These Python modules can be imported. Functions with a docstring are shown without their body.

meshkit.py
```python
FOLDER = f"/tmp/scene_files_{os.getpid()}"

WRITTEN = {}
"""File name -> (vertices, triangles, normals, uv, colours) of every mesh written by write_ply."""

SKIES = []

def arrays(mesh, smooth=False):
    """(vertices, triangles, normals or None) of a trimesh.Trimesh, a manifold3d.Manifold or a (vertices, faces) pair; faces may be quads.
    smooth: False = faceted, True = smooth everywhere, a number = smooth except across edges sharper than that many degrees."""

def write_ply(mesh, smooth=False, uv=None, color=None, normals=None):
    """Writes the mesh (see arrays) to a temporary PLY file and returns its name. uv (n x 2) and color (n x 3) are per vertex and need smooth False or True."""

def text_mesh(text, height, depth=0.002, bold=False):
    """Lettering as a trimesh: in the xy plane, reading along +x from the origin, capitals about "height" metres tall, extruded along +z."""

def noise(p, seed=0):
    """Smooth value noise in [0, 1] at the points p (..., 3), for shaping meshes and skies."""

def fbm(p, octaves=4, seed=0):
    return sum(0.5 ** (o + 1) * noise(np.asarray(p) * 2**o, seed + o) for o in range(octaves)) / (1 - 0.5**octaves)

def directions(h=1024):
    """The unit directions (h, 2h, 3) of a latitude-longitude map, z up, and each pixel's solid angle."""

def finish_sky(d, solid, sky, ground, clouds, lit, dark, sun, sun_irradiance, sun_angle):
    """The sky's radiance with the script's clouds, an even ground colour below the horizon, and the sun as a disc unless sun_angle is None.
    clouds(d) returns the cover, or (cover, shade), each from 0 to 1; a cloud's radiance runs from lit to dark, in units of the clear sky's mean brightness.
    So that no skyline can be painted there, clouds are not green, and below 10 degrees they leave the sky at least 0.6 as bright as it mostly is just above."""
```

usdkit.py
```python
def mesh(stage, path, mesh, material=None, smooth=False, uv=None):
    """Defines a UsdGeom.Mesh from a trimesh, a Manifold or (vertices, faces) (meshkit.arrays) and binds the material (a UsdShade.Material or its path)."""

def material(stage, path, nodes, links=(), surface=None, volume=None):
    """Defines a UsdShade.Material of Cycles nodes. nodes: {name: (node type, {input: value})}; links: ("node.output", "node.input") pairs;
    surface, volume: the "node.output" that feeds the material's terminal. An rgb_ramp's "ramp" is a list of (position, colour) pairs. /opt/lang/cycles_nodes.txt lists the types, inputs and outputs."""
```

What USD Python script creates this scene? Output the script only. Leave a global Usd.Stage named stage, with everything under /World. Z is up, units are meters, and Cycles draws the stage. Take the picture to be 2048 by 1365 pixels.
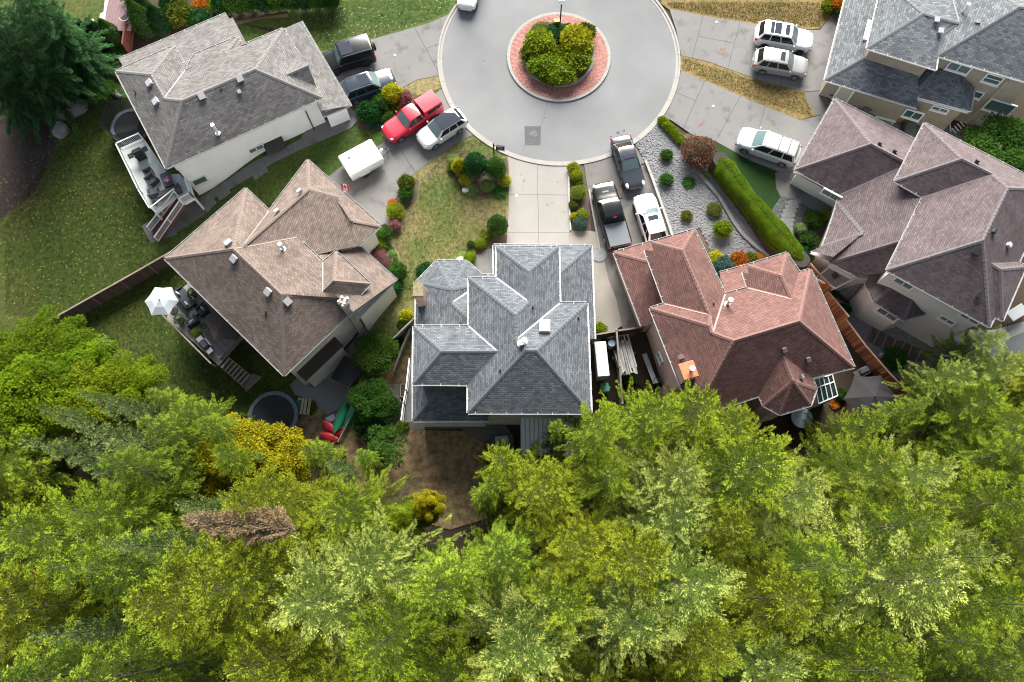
import math, random
import numpy as np, trimesh, shapely
from shapely.geometry import Polygon, LineString, Point, MultiPolygon, box as sbox
from shapely.ops import unary_union, split as shp_split
from shapely import affinity
import usdkit, meshkit
from pxr import Usd, UsdGeom, UsdLux, UsdShade, Gf, Sdf, Vt

stage = Usd.Stage.CreateInMemory()
UsdGeom.Xform.Define(stage, '/World')
UsdGeom.Scope.Define(stage, '/World/Looks')
rnd = random.Random(7)
RS = np.random.RandomState(11)

# ---------------- camera, sky, sun, exposure ----------------
F, T, ROLL, H = 1600., .28, -.015, 60.
CX, CY = 1024., 682.5
cT, sT, cR, sR = math.cos(T), math.sin(T), math.cos(ROLL), math.sin(ROLL)
cam = UsdGeom.Camera.Define(stage, '/World/camera')
Rv, Uv, Fv = np.array([1., 0, 0]), np.array([0, cT, sT]), np.array([0, sT, -cT])
Xc, Yc = cR * Rv + sR * Uv, -sR * Rv + cR * Uv
M = Gf.Matrix4d(*Xc, 0, *Yc, 0, *(-Fv), 0, 0, 0, H, 1)
cam.AddTransformOp().Set(M)
cam.CreateHorizontalApertureAttr(36.0)
cam.CreateVerticalApertureAttr(36.0 * 1365 / 2048)
cam.CreateFocalLengthAttr(36.0 * F / 2048)
cam.CreateClippingRangeAttr(Gf.Vec2f(0.5, 5000))
cam.CreateExposureAttr(3.5)

SUN_EL, SUN_AZ = math.radians(29), math.radians(4)          # towards the sun, azimuth from +y to +x
dome = UsdLux.DomeLight.Define(stage, '/World/sky')
sky_mat = usdkit.material(stage, '/World/Looks/sky', {
    'sky': ('sky_texture', {'sky_type': 'single_scattering', 'sun_disc': False, 'sun_elevation': SUN_EL, 'sun_rotation': SUN_AZ, 'altitude': 100.0}),
    'tc': ('texture_coordinate', {}),
    'n': ('noise_texture', {'scale': 2.2, 'detail': 6.0, 'roughness': .55}),
    'r': ('rgb_ramp', {'ramp': [(.3, (.48, .5, .53)), (.7, (.7, .715, .74))]}),
    'm': ('mix', {'fac': .82}),
    'bg': ('background_shader', {'strength': .05})},
    [('tc.generated', 'n.vector'), ('n.fac', 'r.fac'), ('sky.color', 'm.color1'), ('r.color', 'm.color2'), ('m.color', 'bg.color')], surface='bg.background')
UsdShade.MaterialBindingAPI.Apply(dome.GetPrim()).Bind(sky_mat)
dome.GetPrim().SetCustomDataByKey('kind', 'structure')
sun = UsdLux.DistantLight.Define(stage, '/World/sun')
sun.CreateNormalizeAttr(True)
sun.CreateIntensityAttr(.4)
sun.CreateAngleAttr(46.0)
sun.CreateColorAttr(Gf.Vec3f(1, .96, .89))
sd = np.array([math.cos(SUN_EL) * math.sin(SUN_AZ), math.cos(SUN_EL) * math.cos(SUN_AZ), math.sin(SUN_EL)])
sx_ = np.cross([0, 0, 1], sd); sx_ /= np.linalg.norm(sx_); sy_ = np.cross(sd, sx_)
sun.AddTransformOp().Set(Gf.Matrix4d(*sx_, 0, *sy_, 0, *sd, 0, 0, 0, 80, 1))

# ---------------- picture point -> place ----------------
def ray(px, py):
    x, y = (px - CX) / F, -(py - CY) / F
    x, y = cR * x - sR * y, sR * x + cR * y
    return np.array([x, y * cT + sT, y * sT - cT])
def P(px, py, z=0.):
    d = ray(px, py)
    return np.array([0, 0, H]) + d * ((z - H) / d[2])
def pix(p):
    q = np.asarray(p, float) - [0, 0, H]
    x, y, w = q @ Xc, q @ Yc, q @ Fv
    return CX + F * x / w, CY - F * y / w
CUL = P(1117.5, 114)[:2]
R_CUL = 10.55
def hgt(x, y):
    r = np.hypot(x - CUL[0], y - CUL[1])
    t = np.clip((r - 25.5) / 7.5, 0, 1)
    return -2.0 * t * t * (3 - 2 * t) - .03 * np.maximum(0, r - 36)
def Pg(px, py, dz=0.):
    z = 0.
    for _ in range(12):
        p = P(px, py, z + dz); z = .5 * z + .5 * float(hgt(p[0], p[1]))
    return P(px, py, z + dz)

# ---------------- helpers for prims ----------------
_used = set()
def numbered(parent, name):
    k, p = 0, f'{parent}/{name}'
    while p in _used:
        k += 1; p = f'{parent}/{name}_{k:03d}'
    _used.add(p); return p
def tag(prim, label=None, cat=None, group=None, kind=None):
    for k, v in (('label', label), ('category', cat), ('group', group), ('kind', kind)):
        if v: prim.SetCustomDataByKey(k, v)
    return prim
def ops(prim, loc=(0, 0, 0), rz=0., sc=(1, 1, 1), rx=0., ry=0.):
    x = UsdGeom.Xformable(prim)
    t, r, s = (x.GetTranslateOp(), x.GetRotateXYZOp(), x.GetScaleOp()) if x.GetOrderedXformOps() else (None, None, None)
    if not t or not t.GetAttr().IsValid():
        t, r, s = x.AddTranslateOp(), x.AddRotateXYZOp(), x.AddScaleOp()
    t.Set(Gf.Vec3d(*map(float, loc))); r.Set(Gf.Vec3f(float(rx), float(ry), math.degrees(rz))); s.Set(Gf.Vec3f(*map(float, sc)))
def thing(name, label, cat, loc=(0, 0, 0), rz=0., group=None, kind=None, sc=(1, 1, 1), rx=0., ry=0.):
    x = UsdGeom.Xform.Define(stage, numbered('/World', name)).GetPrim()
    ops(x, loc, rz, sc, rx, ry)
    return tag(x, label, cat, group, kind)
def part(parent, name, mesh, m, smooth=False, label=None, uv=None, kind=None):
    path = numbered(str(parent.GetPath()), name)
    q = usdkit.mesh(stage, path, mesh, m, smooth=smooth, uv=uv).GetPrim()
    return tag(q, label, kind=kind)
def single(name, mesh, m, label=None, cat=None, group=None, kind=None, smooth=False, loc=None, rz=0., uv=None):
    q = usdkit.mesh(stage, numbered('/World', name), mesh, m, smooth=smooth, uv=uv).GetPrim()
    if loc is not None: ops(q, loc, rz)
    return tag(q, label, cat, group, kind)
def dup(root, label, loc, rz=0., sc=(1, 1, 1), group=None, name=None, cat=None, rx=0., ry=0.):
    base = name or root.GetName().split('_0')[0]
    x = UsdGeom.Xform.Define(stage, numbered('/World', base)).GetPrim()
    x.GetReferences().AddInternalReference(root.GetPath())
    ops(x, loc, rz, sc, rx, ry)
    x.SetInstanceable(True)
    return tag(x, label, cat or root.GetCustomDataByKey('category'), group or root.GetCustomDataByKey('group'))

# ---------------- mesh helpers: (verts, tris) ----------------
def cat(ms):
    vs, fs, n = [], [], 0
    for v, f in ms:
        v = np.asarray(v, float); vs.append(v); fs.append(np.asarray(f, int) + n); n += len(v)
    return np.vstack(vs), np.vstack(fs)
def tm(m): return np.array(m.vertices), np.array(m.faces)
def quads(q): q = np.asarray(q, int); return np.vstack([q[:, [0, 1, 2]], q[:, [0, 2, 3]]])
BV = np.array([[x, y, z] for x in (-.5, .5) for y in (-.5, .5) for z in (-.5, .5)])
BF = quads([[0, 1, 3, 2], [4, 6, 7, 5], [0, 4, 5, 1], [2, 3, 7, 6], [0, 2, 6, 4], [1, 5, 7, 3]])
def rotz(v, a):
    c, s = math.cos(a), math.sin(a); v = np.asarray(v, float)
    return np.c_[v[:, 0] * c - v[:, 1] * s, v[:, 0] * s + v[:, 1] * c, v[:, 2]]
def move(m, t=(0, 0, 0), a=0., s=1.):
    return rotz(np.asarray(m[0]) * s, a) + np.asarray(t, float), m[1]
def bx(c, s, a=0.):
    return rotz(BV * np.asarray(s, float), a) + np.asarray(c, float), BF
def cbx(c, s, b=.03, a=0.):
    """box with chamfered edges"""
    s = np.asarray(s, float); b = min(b, s.min() * .45)
    pts = []
    for k in range(3):
        e = s / 2 - b; e[k] = s[k] / 2
        pts.append(BV * 2 * e)
    h = trimesh.convex.convex_hull(np.vstack(pts))
    return rotz(h.vertices, a) + np.asarray(c, float), np.array(h.faces)
def bar(p, q, w, h, up=(0, 0, 1)):
    """beam from p to q, w wide, h tall (centred)"""
    p, q = np.asarray(p, float), np.asarray(q, float); d = q - p; L = np.linalg.norm(d); d = d / max(L, 1e-9)
    s = np.cross(d, up); n = np.linalg.norm(s); s = s / n if n > 1e-6 else np.array([1., 0, 0]); u = np.cross(s, d)
    return (p + q) / 2 + BV[:, :1] * d * L + BV[:, 1:2] * s * w + BV[:, 2:] * u * h, BF[:, ::-1]
def tube(pts, r, n=6, caps=True):
    p = np.asarray(pts, float); r = np.broadcast_to(r, (len(p),)).astype(float)
    t = np.gradient(p, axis=0); t /= np.linalg.norm(t, axis=1, keepdims=True) + 1e-12
    a = np.cross(t, np.where(np.abs(t[:, 2:]) < .9, [0, 0, 1.], [1., 0, 0])); a /= np.linalg.norm(a, axis=1, keepdims=True) + 1e-12
    b = np.cross(t, a); g = np.arange(n) * 2 * np.pi / n
    v = (p[:, None] + r[:, None, None] * (np.cos(g)[None, :, None] * a[:, None] + np.sin(g)[None, :, None] * b[:, None])).reshape(-1, 3)
    i, j = np.meshgrid(np.arange(len(p) - 1), np.arange(n), indexing='ij'); i, j = i.ravel(), j.ravel(); k = (j + 1) % n
    f = quads(np.c_[i * n + j, i * n + k, (i + 1) * n + k, (i + 1) * n + j])
    if caps:
        v = np.vstack([v, p[0], p[-1]]); m = len(v); jj = np.arange(n); kk = (jj + 1) % n; o = (len(p) - 1) * n
        f = np.vstack([f, np.c_[kk, jj, np.full(n, m - 2)], np.c_[o + jj, o + kk, np.full(n, m - 1)]])
    return v, f
def cyl(c, r, h, n=16, r2=None):
    """upright cylinder standing on c"""
    c = np.asarray(c, float); r2 = r if r2 is None else r2
    return lathe([(0.0, 0), (r, 0), (r2, h), (0.0, h)], n, c)
def lathe(prof, n=16, c=(0, 0, 0)):
    g = np.arange(n) * 2 * np.pi / n; k = len(prof)
    v = np.array([[r * math.cos(a), r * math.sin(a), z] for r, z in prof for a in g]) + np.asarray(c, float)
    i, j = np.meshgrid(np.arange(k - 1), np.arange(n), indexing='ij'); i, j = i.ravel(), j.ravel(); jj = (j + 1) % n
    return v, quads(np.c_[i * n + j, i * n + jj, (i + 1) * n + jj, (i + 1) * n + j])
def polys(g):
    if g.is_empty: return []
    return [p for p in (g.geoms if hasattr(g, 'geoms') else [g]) if p.geom_type == 'Polygon' and p.area > 1e-4]
def tri2(poly):
    v, f = trimesh.creation.triangulate_polygon(poly, engine='earcut')
    v, f = np.asarray(v), np.asarray(f)
    a = v[f]; s = (a[:, 1, 0] - a[:, 0, 0]) * (a[:, 2, 1] - a[:, 0, 1]) - (a[:, 1, 1] - a[:, 0, 1]) * (a[:, 2, 0] - a[:, 0, 0])
    f[s < 0] = f[s < 0][:, ::-1]
    return v, f[np.abs(s) > 1e-10]
def prism(poly, z0, z1):
    ms = []
    for p in polys(poly):
        try: m = trimesh.creation.extrude_polygon(p, z1 - z0, engine='earcut')
        except Exception: continue
        v, f = tm(m); ms.append((v + [0, 0, z0], f))
    return cat(ms)
def prism_on(poly, h0, h1):
    """extruded polygon whose floor and top follow the functions h0, h1 of (x, y)"""
    v, f = prism(poly, 0, 1)
    v = v.copy(); lo = v[:, 2] < .5
    v[lo, 2] = h0(v[lo, 0], v[lo, 1]); v[~lo, 2] = h1(v[~lo, 0], v[~lo, 1])
    return v, f
def jitter(m, amp, scale, seed=0):
    v = np.asarray(m[0], float); p = v * scale
    d = np.stack([meshkit.fbm(p + k * 17.3, 3, seed + k) - .5 for k in range(3)], 1)
    return v + d * amp * 2, m[1]
def ico(sub, r=1., c=(0, 0, 0), s=(1, 1, 1)):
    m = trimesh.creation.icosphere(subdivisions=sub)
    return np.array(m.vertices) * r * np.asarray(s, float) + np.asarray(c, float), np.array(m.faces)

# ---------------- materials ----------------
def L(n): return '/World/Looks/' + n
_m = {}
def plain(name, col, rough=.6, metal=0., spec=.5, coat=0., noise=0., nscale=3., bump=0., bscale=60.):
    """paint, plastic, cloth, timber: a colour broken up by a little noise"""
    if name in _m: return _m[name]
    nodes = {'p': ('principled_bsdf', {'base_color': col, 'roughness': rough, 'metallic': metal, 'specular_ior_level': spec, 'coat_weight': coat})}
    links = []
    if noise or bump: nodes['tc'] = ('texture_coordinate', {})
    if noise:
        c = np.array(col); nodes['n'] = ('noise_texture', {'scale': nscale, 'detail': 5., 'roughness': .6})
        nodes['r'] = ('rgb_ramp', {'ramp': [(.28, c * (1 - noise)), (.5, c), (.72, np.minimum(c * (1 + noise), 1))]})
        links += [('tc.object', 'n.vector'), ('n.fac', 'r.fac'), ('r.color', 'p.base_color')]
    if bump:
        nodes['bn'] = ('noise_texture', {'scale': bscale, 'detail': 3.}); nodes['b'] = ('bump', {'strength': bump, 'distance': .02})
        links += [('tc.object', 'bn.vector'), ('bn.fac', 'b.height'), ('b.normal', 'p.normal')]
    _m[name] = usdkit.material(stage, L(name), nodes, links, surface='p.BSDF'); return _m[name]
GK = dict(asphalt=.7, asphalt_patch=.72, kerb_concrete=.68, concrete_light=.66, exposed_aggregate=.66, exposed_aggregate_brown=.75, concrete_path=.66, grey_gravel=1.2, lawn_front_dry=.95, lawn_straw=.8, lawn_green=.95, lawn_back=1.35, bark_bed=.95, dry_soil_grass=2.3, forest_floor=1.3)   # colour factors tuned by eye; back yards lifted against their shade
def ground_mat(name, ramp_fine, ramp_big, s_big=.25, s_fine=6., mixf=.5, bump=.3, rough=.9, third=None):
    """two scales of noise mixed (lawn, soil, concrete, asphalt); ramps are lists of (pos, colour)"""
    k = GK.get(name, 1.); ramp_fine, ramp_big = ([(p, tuple(x * k for x in c)) for p, c in r] for r in (ramp_fine, ramp_big))
    nodes = {'g': ('geometry', {}), 'n1': ('noise_texture', {'scale': s_big, 'detail': 5., 'roughness': .6}),
             'n2': ('noise_texture', {'scale': s_fine, 'detail': 6., 'roughness': .7}),
             'r1': ('rgb_ramp', {'ramp': ramp_big}), 'r2': ('rgb_ramp', {'ramp': ramp_fine}),
             'mx': ('mix', {'mix_type': 'mix', 'fac': mixf}),
             'b': ('bump', {'strength': bump, 'distance': .03}),
             'p': ('principled_bsdf', {'roughness': rough, 'specular_ior_level': .25})}
    links = [('g.position', 'n1.vector'), ('g.position', 'n2.vector'), ('n1.fac', 'r1.fac'), ('n2.fac', 'r2.fac'), ('r1.color', 'mx.color1'), ('r2.color', 'mx.color2'),
             ('n2.fac', 'b.height'), ('b.normal', 'p.normal')]
    out = 'mx.color'
    if third:
        nodes['n3'] = ('noise_texture', {'scale': third[0], 'detail': 3.}); nodes['r3'] = ('rgb_ramp', {'ramp': third[1]})
        nodes['m3'] = ('mix', {'mix_type': 'multiply', 'fac': 1.})
        links += [('g.position', 'n3.vector'), ('n3.fac', 'r3.fac'), (out, 'm3.color1'), ('r3.color', 'm3.color2')]; out = 'm3.color'
    links.append((out, 'p.base_color'))
    _m[name] = usdkit.material(stage, L(name), nodes, links, surface='p.BSDF'); return _m[name]
def shingle_mat(name, c1, c2, mortar, w=.33, h=.145, weather=(.78, 1.12)):
    nodes = {'tc': ('texture_coordinate', {}), 'g': ('geometry', {}),
             'br': ('brick_texture', {'scale': 1., 'brick_width': w, 'row_height': h, 'mortar_size': .011, 'mortar_smooth': .3, 'color1': c1, 'color2': c2, 'mortar': mortar, 'bias': 0.}),
             'n': ('noise_texture', {'scale': .55, 'detail': 5., 'roughness': .65}), 'r': ('rgb_ramp', {'ramp': [(.3, (weather[0],) * 3), (.7, (weather[1],) * 3)]}),
             'm': ('mix', {'mix_type': 'multiply', 'fac': 1.}),
             'n2': ('noise_texture', {'scale': 14., 'detail': 4., 'roughness': .8}), 'r2': ('rgb_ramp', {'ramp': [(.25, (.72,) * 3), (.75, (1.25,) * 3)]}),
             'm2': ('mix', {'mix_type': 'multiply', 'fac': 1.}),
             'mp': ('mapping', {'scale': (1.3, .16, 1.)}), 'n4': ('noise_texture', {'scale': 1., 'detail': 4., 'roughness': .6}), 'r4': ('rgb_ramp', {'ramp': [(.32, (.74, .75, .75)), (.5, (1, 1, 1)), (.68, (1.16, 1.15, 1.13))]}), 'm4': ('mix', {'mix_type': 'multiply', 'fac': .5}),
             'b': ('bump', {'strength': .6, 'distance': .02, 'invert': True}),
             'p': ('principled_bsdf', {'roughness': .92, 'specular_ior_level': .3})}
    links = [('tc.UV', 'br.vector'), ('g.position', 'n.vector'), ('n.fac', 'r.fac'), ('br.color', 'm.color1'), ('r.color', 'm.color2'), ('g.position', 'n2.vector'), ('n2.fac', 'r2.fac'),
             ('m.color', 'm2.color1'), ('r2.color', 'm2.color2'), ('tc.UV', 'mp.vector'), ('mp.vector', 'n4.vector'), ('n4.fac', 'r4.fac'), ('m2.color', 'm4.color1'), ('r4.color', 'm4.color2'), ('m4.color', 'p.base_color'), ('br.fac', 'b.height'), ('b.normal', 'p.normal')]
    _m[name] = usdkit.material(stage, L(name), nodes, links, surface='p.BSDF'); return _m[name]
def glass_mat(name, tint=(.1, .14, .14), rough=.04):
    """window pane: dark room behind, sky reflected by fresnel"""
    if name in _m: return _m[name]
    _m[name] = usdkit.material(stage, L(name), {'p': ('principled_bsdf', {'base_color': tint, 'roughness': rough, 'specular_ior_level': .6, 'coat_weight': .6, 'coat_roughness': .02})}, [], surface='p.BSDF')
    return _m[name]
WHITE = plain('white_paint', (.74, .74, .73), .45, noise=.05)
GUTTER = plain('gutter_white', (.55, .55, .55), .4)
DARK = plain('dark_metal', (.02, .02, .022), .45)
BLACK = plain('black_plastic', (.018, .018, .02), .5)
GLASS = glass_mat('window_glass')
# ======================= GROUND =======================
FLOOR = ground_mat('forest_floor', [(.3, (.018, .013, .009)), (.7, (.05, .036, .024))], [(.35, (.02, .015, .01)), (.65, (.045, .033, .02))], .3, 9., .5, .5)
DRYSOIL = ground_mat('dry_soil_grass', [(.38, (.045, .03, .017)), (.62, (.135, .095, .055))], [(.36, (.075, .045, .026)), (.5, (.1, .07, .04)), (.62, (.06, .07, .02))], .5, 10., .5, .5, third=(2.2, [(.34, (.6, .6, .6)), (.64, (1.3, 1.28, 1.2))]))
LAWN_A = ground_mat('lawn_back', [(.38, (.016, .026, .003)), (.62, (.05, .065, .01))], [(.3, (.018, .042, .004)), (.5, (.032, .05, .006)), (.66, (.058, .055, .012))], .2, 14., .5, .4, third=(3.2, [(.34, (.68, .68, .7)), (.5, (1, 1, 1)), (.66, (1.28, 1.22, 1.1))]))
LAWN_B = ground_mat('lawn_green', [(.38, (.028, .055, .009)), (.62, (.085, .13, .024))], [(.3, (.035, .085, .01)), (.5, (.055, .09, .013)), (.72, (.11, .1, .03))], .3, 14., .5, .4, third=(3.2, [(.34, (.68, .68, .7)), (.5, (1, 1, 1)), (.66, (1.28, 1.22, 1.1))]))
LAWN_C = ground_mat('lawn_front_dry', [(.38, (.055, .07, .016)), (.62, (.2, .19, .08))], [(.34, (.04, .1, .01)), (.45, (.085, .115, .022)), (.54, (.2, .165, .07)), (.66, (.235, .165, .095))], .24, 13., .5, .4, third=(3.2, [(.34, (.68, .68, .7)), (.5, (1, 1, 1)), (.66, (1.28, 1.22, 1.1))]))
LAWN_D = ground_mat('lawn_straw', [(.38, (.1, .07, .02)), (.62, (.28, .2, .085))], [(.32, (.09, .1, .02)), (.5, (.2, .15, .05)), (.68, (.26, .18, .08))], .35, 13., .5, .4, third=(3.2, [(.34, (.68, .68, .7)), (.5, (1, 1, 1)), (.66, (1.28, 1.22, 1.1))]))
TURF = ground_mat('turf_dark', [(.3, (.005, .024, .002)), (.7, (.015, .045, .005))], [(.3, (.006, .028, .002)), (.7, (.012, .038, .004))], .6, 20., .5, .3)
ASPHALT = ground_mat('asphalt', [(.36, (.18, .185, .192)), (.64, (.31, .315, .32))], [(.3, (.215, .22, .227)), (.7, (.28, .285, .29))], .35, 30., .5, .2, third=(.13, [(.35, (.88, .88, .88)), (.6, (1.04, 1.04, 1.04))]))
PATCH = ground_mat('asphalt_patch', [(.3, (.09, .095, .1)), (.7, (.15, .155, .165))], [(.3, (.1, .105, .11)), (.7, (.14, .145, .15))], 1.2, 24., .5, .2)
KERB = ground_mat('kerb_concrete', [(.3, (.33, .315, .29)), (.7, (.47, .455, .42))], [(.3, (.34, .33, .3)), (.7, (.45, .43, .4))], .8, 20., .5, .2)
CONC_L = ground_mat('concrete_light', [(.3, (.3, .285, .26)), (.7, (.43, .41, .385))], [(.3, (.31, .295, .27)), (.7, (.4, .385, .36))], .5, 24., .5, .2, third=(1.4, [(.26, (.66, .64, .62)), (.36, (1, 1, 1))]))
CONC_M = ground_mat('exposed_aggregate', [(.3, (.15, .145, .14)), (.7, (.33, .32, .315))], [(.3, (.2, .195, .19)), (.7, (.28, .275, .27))], .4, 30., .6, .35, third=(.9, [(.3, (.72, .7, .7)), (.45, (1, 1, 1))]))
CONC_D = ground_mat('exposed_aggregate_brown', [(.3, (.1, .095, .09)), (.7, (.25, .235, .225))], [(.3, (.14, .132, .125)), (.7, (.21, .2, .19))], .4, 30., .6, .35, third=(.9, [(.3, (.7, .68, .68)), (.45, (1, 1, 1))]))
CONC_G = ground_mat('concrete_path', [(.3, (.3, .275, .235)), (.7, (.4, .37, .325))], [(.3, (.3, .28, .24)), (.7, (.4, .37, .33))], .6, 24., .5, .2)
BED = ground_mat('bark_bed', [(.3, (.045, .03, .022)), (.7, (.15, .1, .075))], [(.3, (.06, .04, .03)), (.7, (.11, .075, .06))], .7, 12., .5, .6)
GREYGRAVEL = ground_mat('grey_gravel', [(.4, (.05, .05, .052)), (.6, (.27, .265, .265))], [(.3, (.11, .11, .11)), (.7, (.17, .165, .165))], .4, 13., .6, .8)
JOINT = plain('joint_dirt', (.06, .052, .042), .95, noise=.4, nscale=2.)

GX, GY = np.arange(-70, 71, 1.), np.arange(-40, 81, 1.)
def sheet_mesh(poly, dz):
    """flat polygon laid on the terrain, cut along a 2 m grid wherever the ground slopes"""
    out = []
    for p in polys(poly):
        x0, y0, x1, y1 = p.bounds
        cs = np.array(p.exterior.coords)
        r = np.hypot(*(np.array([[x0, y0], [x1, y0], [x0, y1], [x1, y1]]) - CUL).T).max()
        if r < 25.4: cells = [p]
        else:
            cells = []
            st = 1.5
            for gx in np.arange(math.floor(x0 / st) * st, x1, st):
                col = p.intersection(sbox(gx, y0 - 1, gx + st, y1 + 1))
                for q in polys(col):
                    a, b = q.bounds[1], q.bounds[3]
                    for gy in np.arange(math.floor(a / st) * st, b, st):
                        cells += polys(q.intersection(sbox(gx, gy, gx + st, gy + st)))
        for c in cells:
            if c.area < 1e-3: continue
            try: v, f = tri2(c)
            except Exception: continue
            out.append((np.c_[v, hgt(v[:, 0], v[:, 1]) + dz], f))
    return cat(out)
def wpoly(px, close=True):
    px = np.asarray(px, float); pts = []
    for i in range(len(px)):
        a, b = px[i], px[(i + 1) % len(px)]; n = max(1, int(np.hypot(*(b - a)) / 40))
        for k in range(n): pts.append(Pg(*(a + (b - a) * k / n))[:2])
    return Polygon(pts).buffer(0)
def smooth_poly(p, r=.25): return p.buffer(r).buffer(-2 * r).buffer(r)
DISK = Point(CUL).buffer(R_CUL, 64)
ROAD = unary_union([DISK, sbox(CUL[0] - 5.5, CUL[1], CUL[0] + 5.5, CUL[1] + 260)])
# base terrain: one sheet out to the horizon
def terrain():
    X, Y = np.meshgrid(GX, GY); Z = hgt(X, Y) - .06
    n, m = X.shape; v = np.c_[X.ravel(), Y.ravel(), Z.ravel()]
    i, j = np.meshgrid(np.arange(n - 1), np.arange(m - 1), indexing='ij'); i, j = i.ravel(), j.ravel()
    f = quads(np.c_[i * m + j, i * m + j + 1, (i + 1) * m + j + 1, (i + 1) * m + j])
    ring = [(0, 0), (0, m - 1), (n - 1, m - 1), (n - 1, 0)]; o = len(v)
    edge = [k for k in range(m)] + [i * m + m - 1 for i in range(1, n)] + [(n - 1) * m + k for k in range(m - 2, -1, -1)] + [i * m for i in range(n - 2, 0, -1)]
    e = v[edge]; c = np.array([0, 20, 0]); d = e[:, :2] - c[:2]; far = np.c_[c[:2] + d * 12, e[:, 2] - 2]
    v = np.vstack([v, far]); k = len(edge); a = np.arange(k); b = (a + 1) % k; E_ = np.array(edge)
    g = np.vstack([np.c_[E_[a], o + a, o + b], np.c_[E_[a], o + b, E_[b]]])
    return v, np.vstack([f, g])
single('ground', terrain(), FLOOR, kind='structure', smooth=True)
single('road', sheet_mesh(ROAD.difference(Point(CUL).buffer(4.45, 64)), 0.), ASPHALT, kind='structure')
taken = ROAD
def region(name, px, m, dz=0., kind='structure', grow=0.):
    global taken
    p = (px if isinstance(px, Polygon) or hasattr(px, 'geoms') else wpoly(px))
    if grow: p = smooth_poly(p, grow)
    p = p.difference(taken)
    taken = taken.union(p.buffer(.001))
    if p.area < .05: return p
    single(name, sheet_mesh(p, dz), m, kind=kind)
    return p
def slabs(name, px, cuts, m, dz=.035, gap=.012):
    """a paved surface of separate slabs: joints along the cut lines"""
    global taken
    p = wpoly(px).difference(taken); taken = taken.union(p.buffer(.001))
    root = UsdGeom.Xform.Define(stage, numbered('/World', name)).GetPrim(); tag(root, kind='structure')
    part(root, 'joint_bed', sheet_mesh(p, -.005), JOINT)
    pieces = polys(p)
    for a, b in cuts:
        A, B = Pg(*a)[:2], Pg(*b)[:2]; d = (B - A) / np.linalg.norm(B - A); ln = LineString([A - d * .25, B + d * .25])
        nxt = []
        for q in pieces: nxt += polys(shp_split(q, ln)) if q.intersects(ln) else [q]
        pieces = nxt
    for q in pieces:
        s = q.buffer(-gap, join_style='mitre')
        for s in polys(s):
            if s.area > .05: part(root, 'slab', prism_on(s, lambda x, y: hgt(x, y) - .05, lambda x, y: hgt(x, y) + dz), m)
    return root

# roundabout kerb of the cul-de-sac, in separate lengths
kerb = UsdGeom.Xform.Define(stage, numbered('/World', 'kerb')).GetPrim(); tag(kerb, kind='structure')
def arc_poly(r0, r1, a0, a1, n=8):
    a = np.linspace(a0, a1, n)
    o = np.c_[np.cos(a), np.sin(a)]
    return Polygon(np.vstack([CUL + o * r1, (CUL + o * r0)[::-1]]))
for k in range(28):
    a0, a1 = 2 * math.pi * k / 28 + .001, 2 * math.pi * (k + 1) / 28 - .001
    if 1.09 < (a0 + a1) / 2 < 2.05: continue
    part(kerb, 'kerb_length', cat([prism(arc_poly(R_CUL - .18, R_CUL, a0, a1), -.1, .085), prism(arc_poly(R_CUL - .42, R_CUL - .18, a0, a1), -.1, .02)]), KERB)
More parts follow.
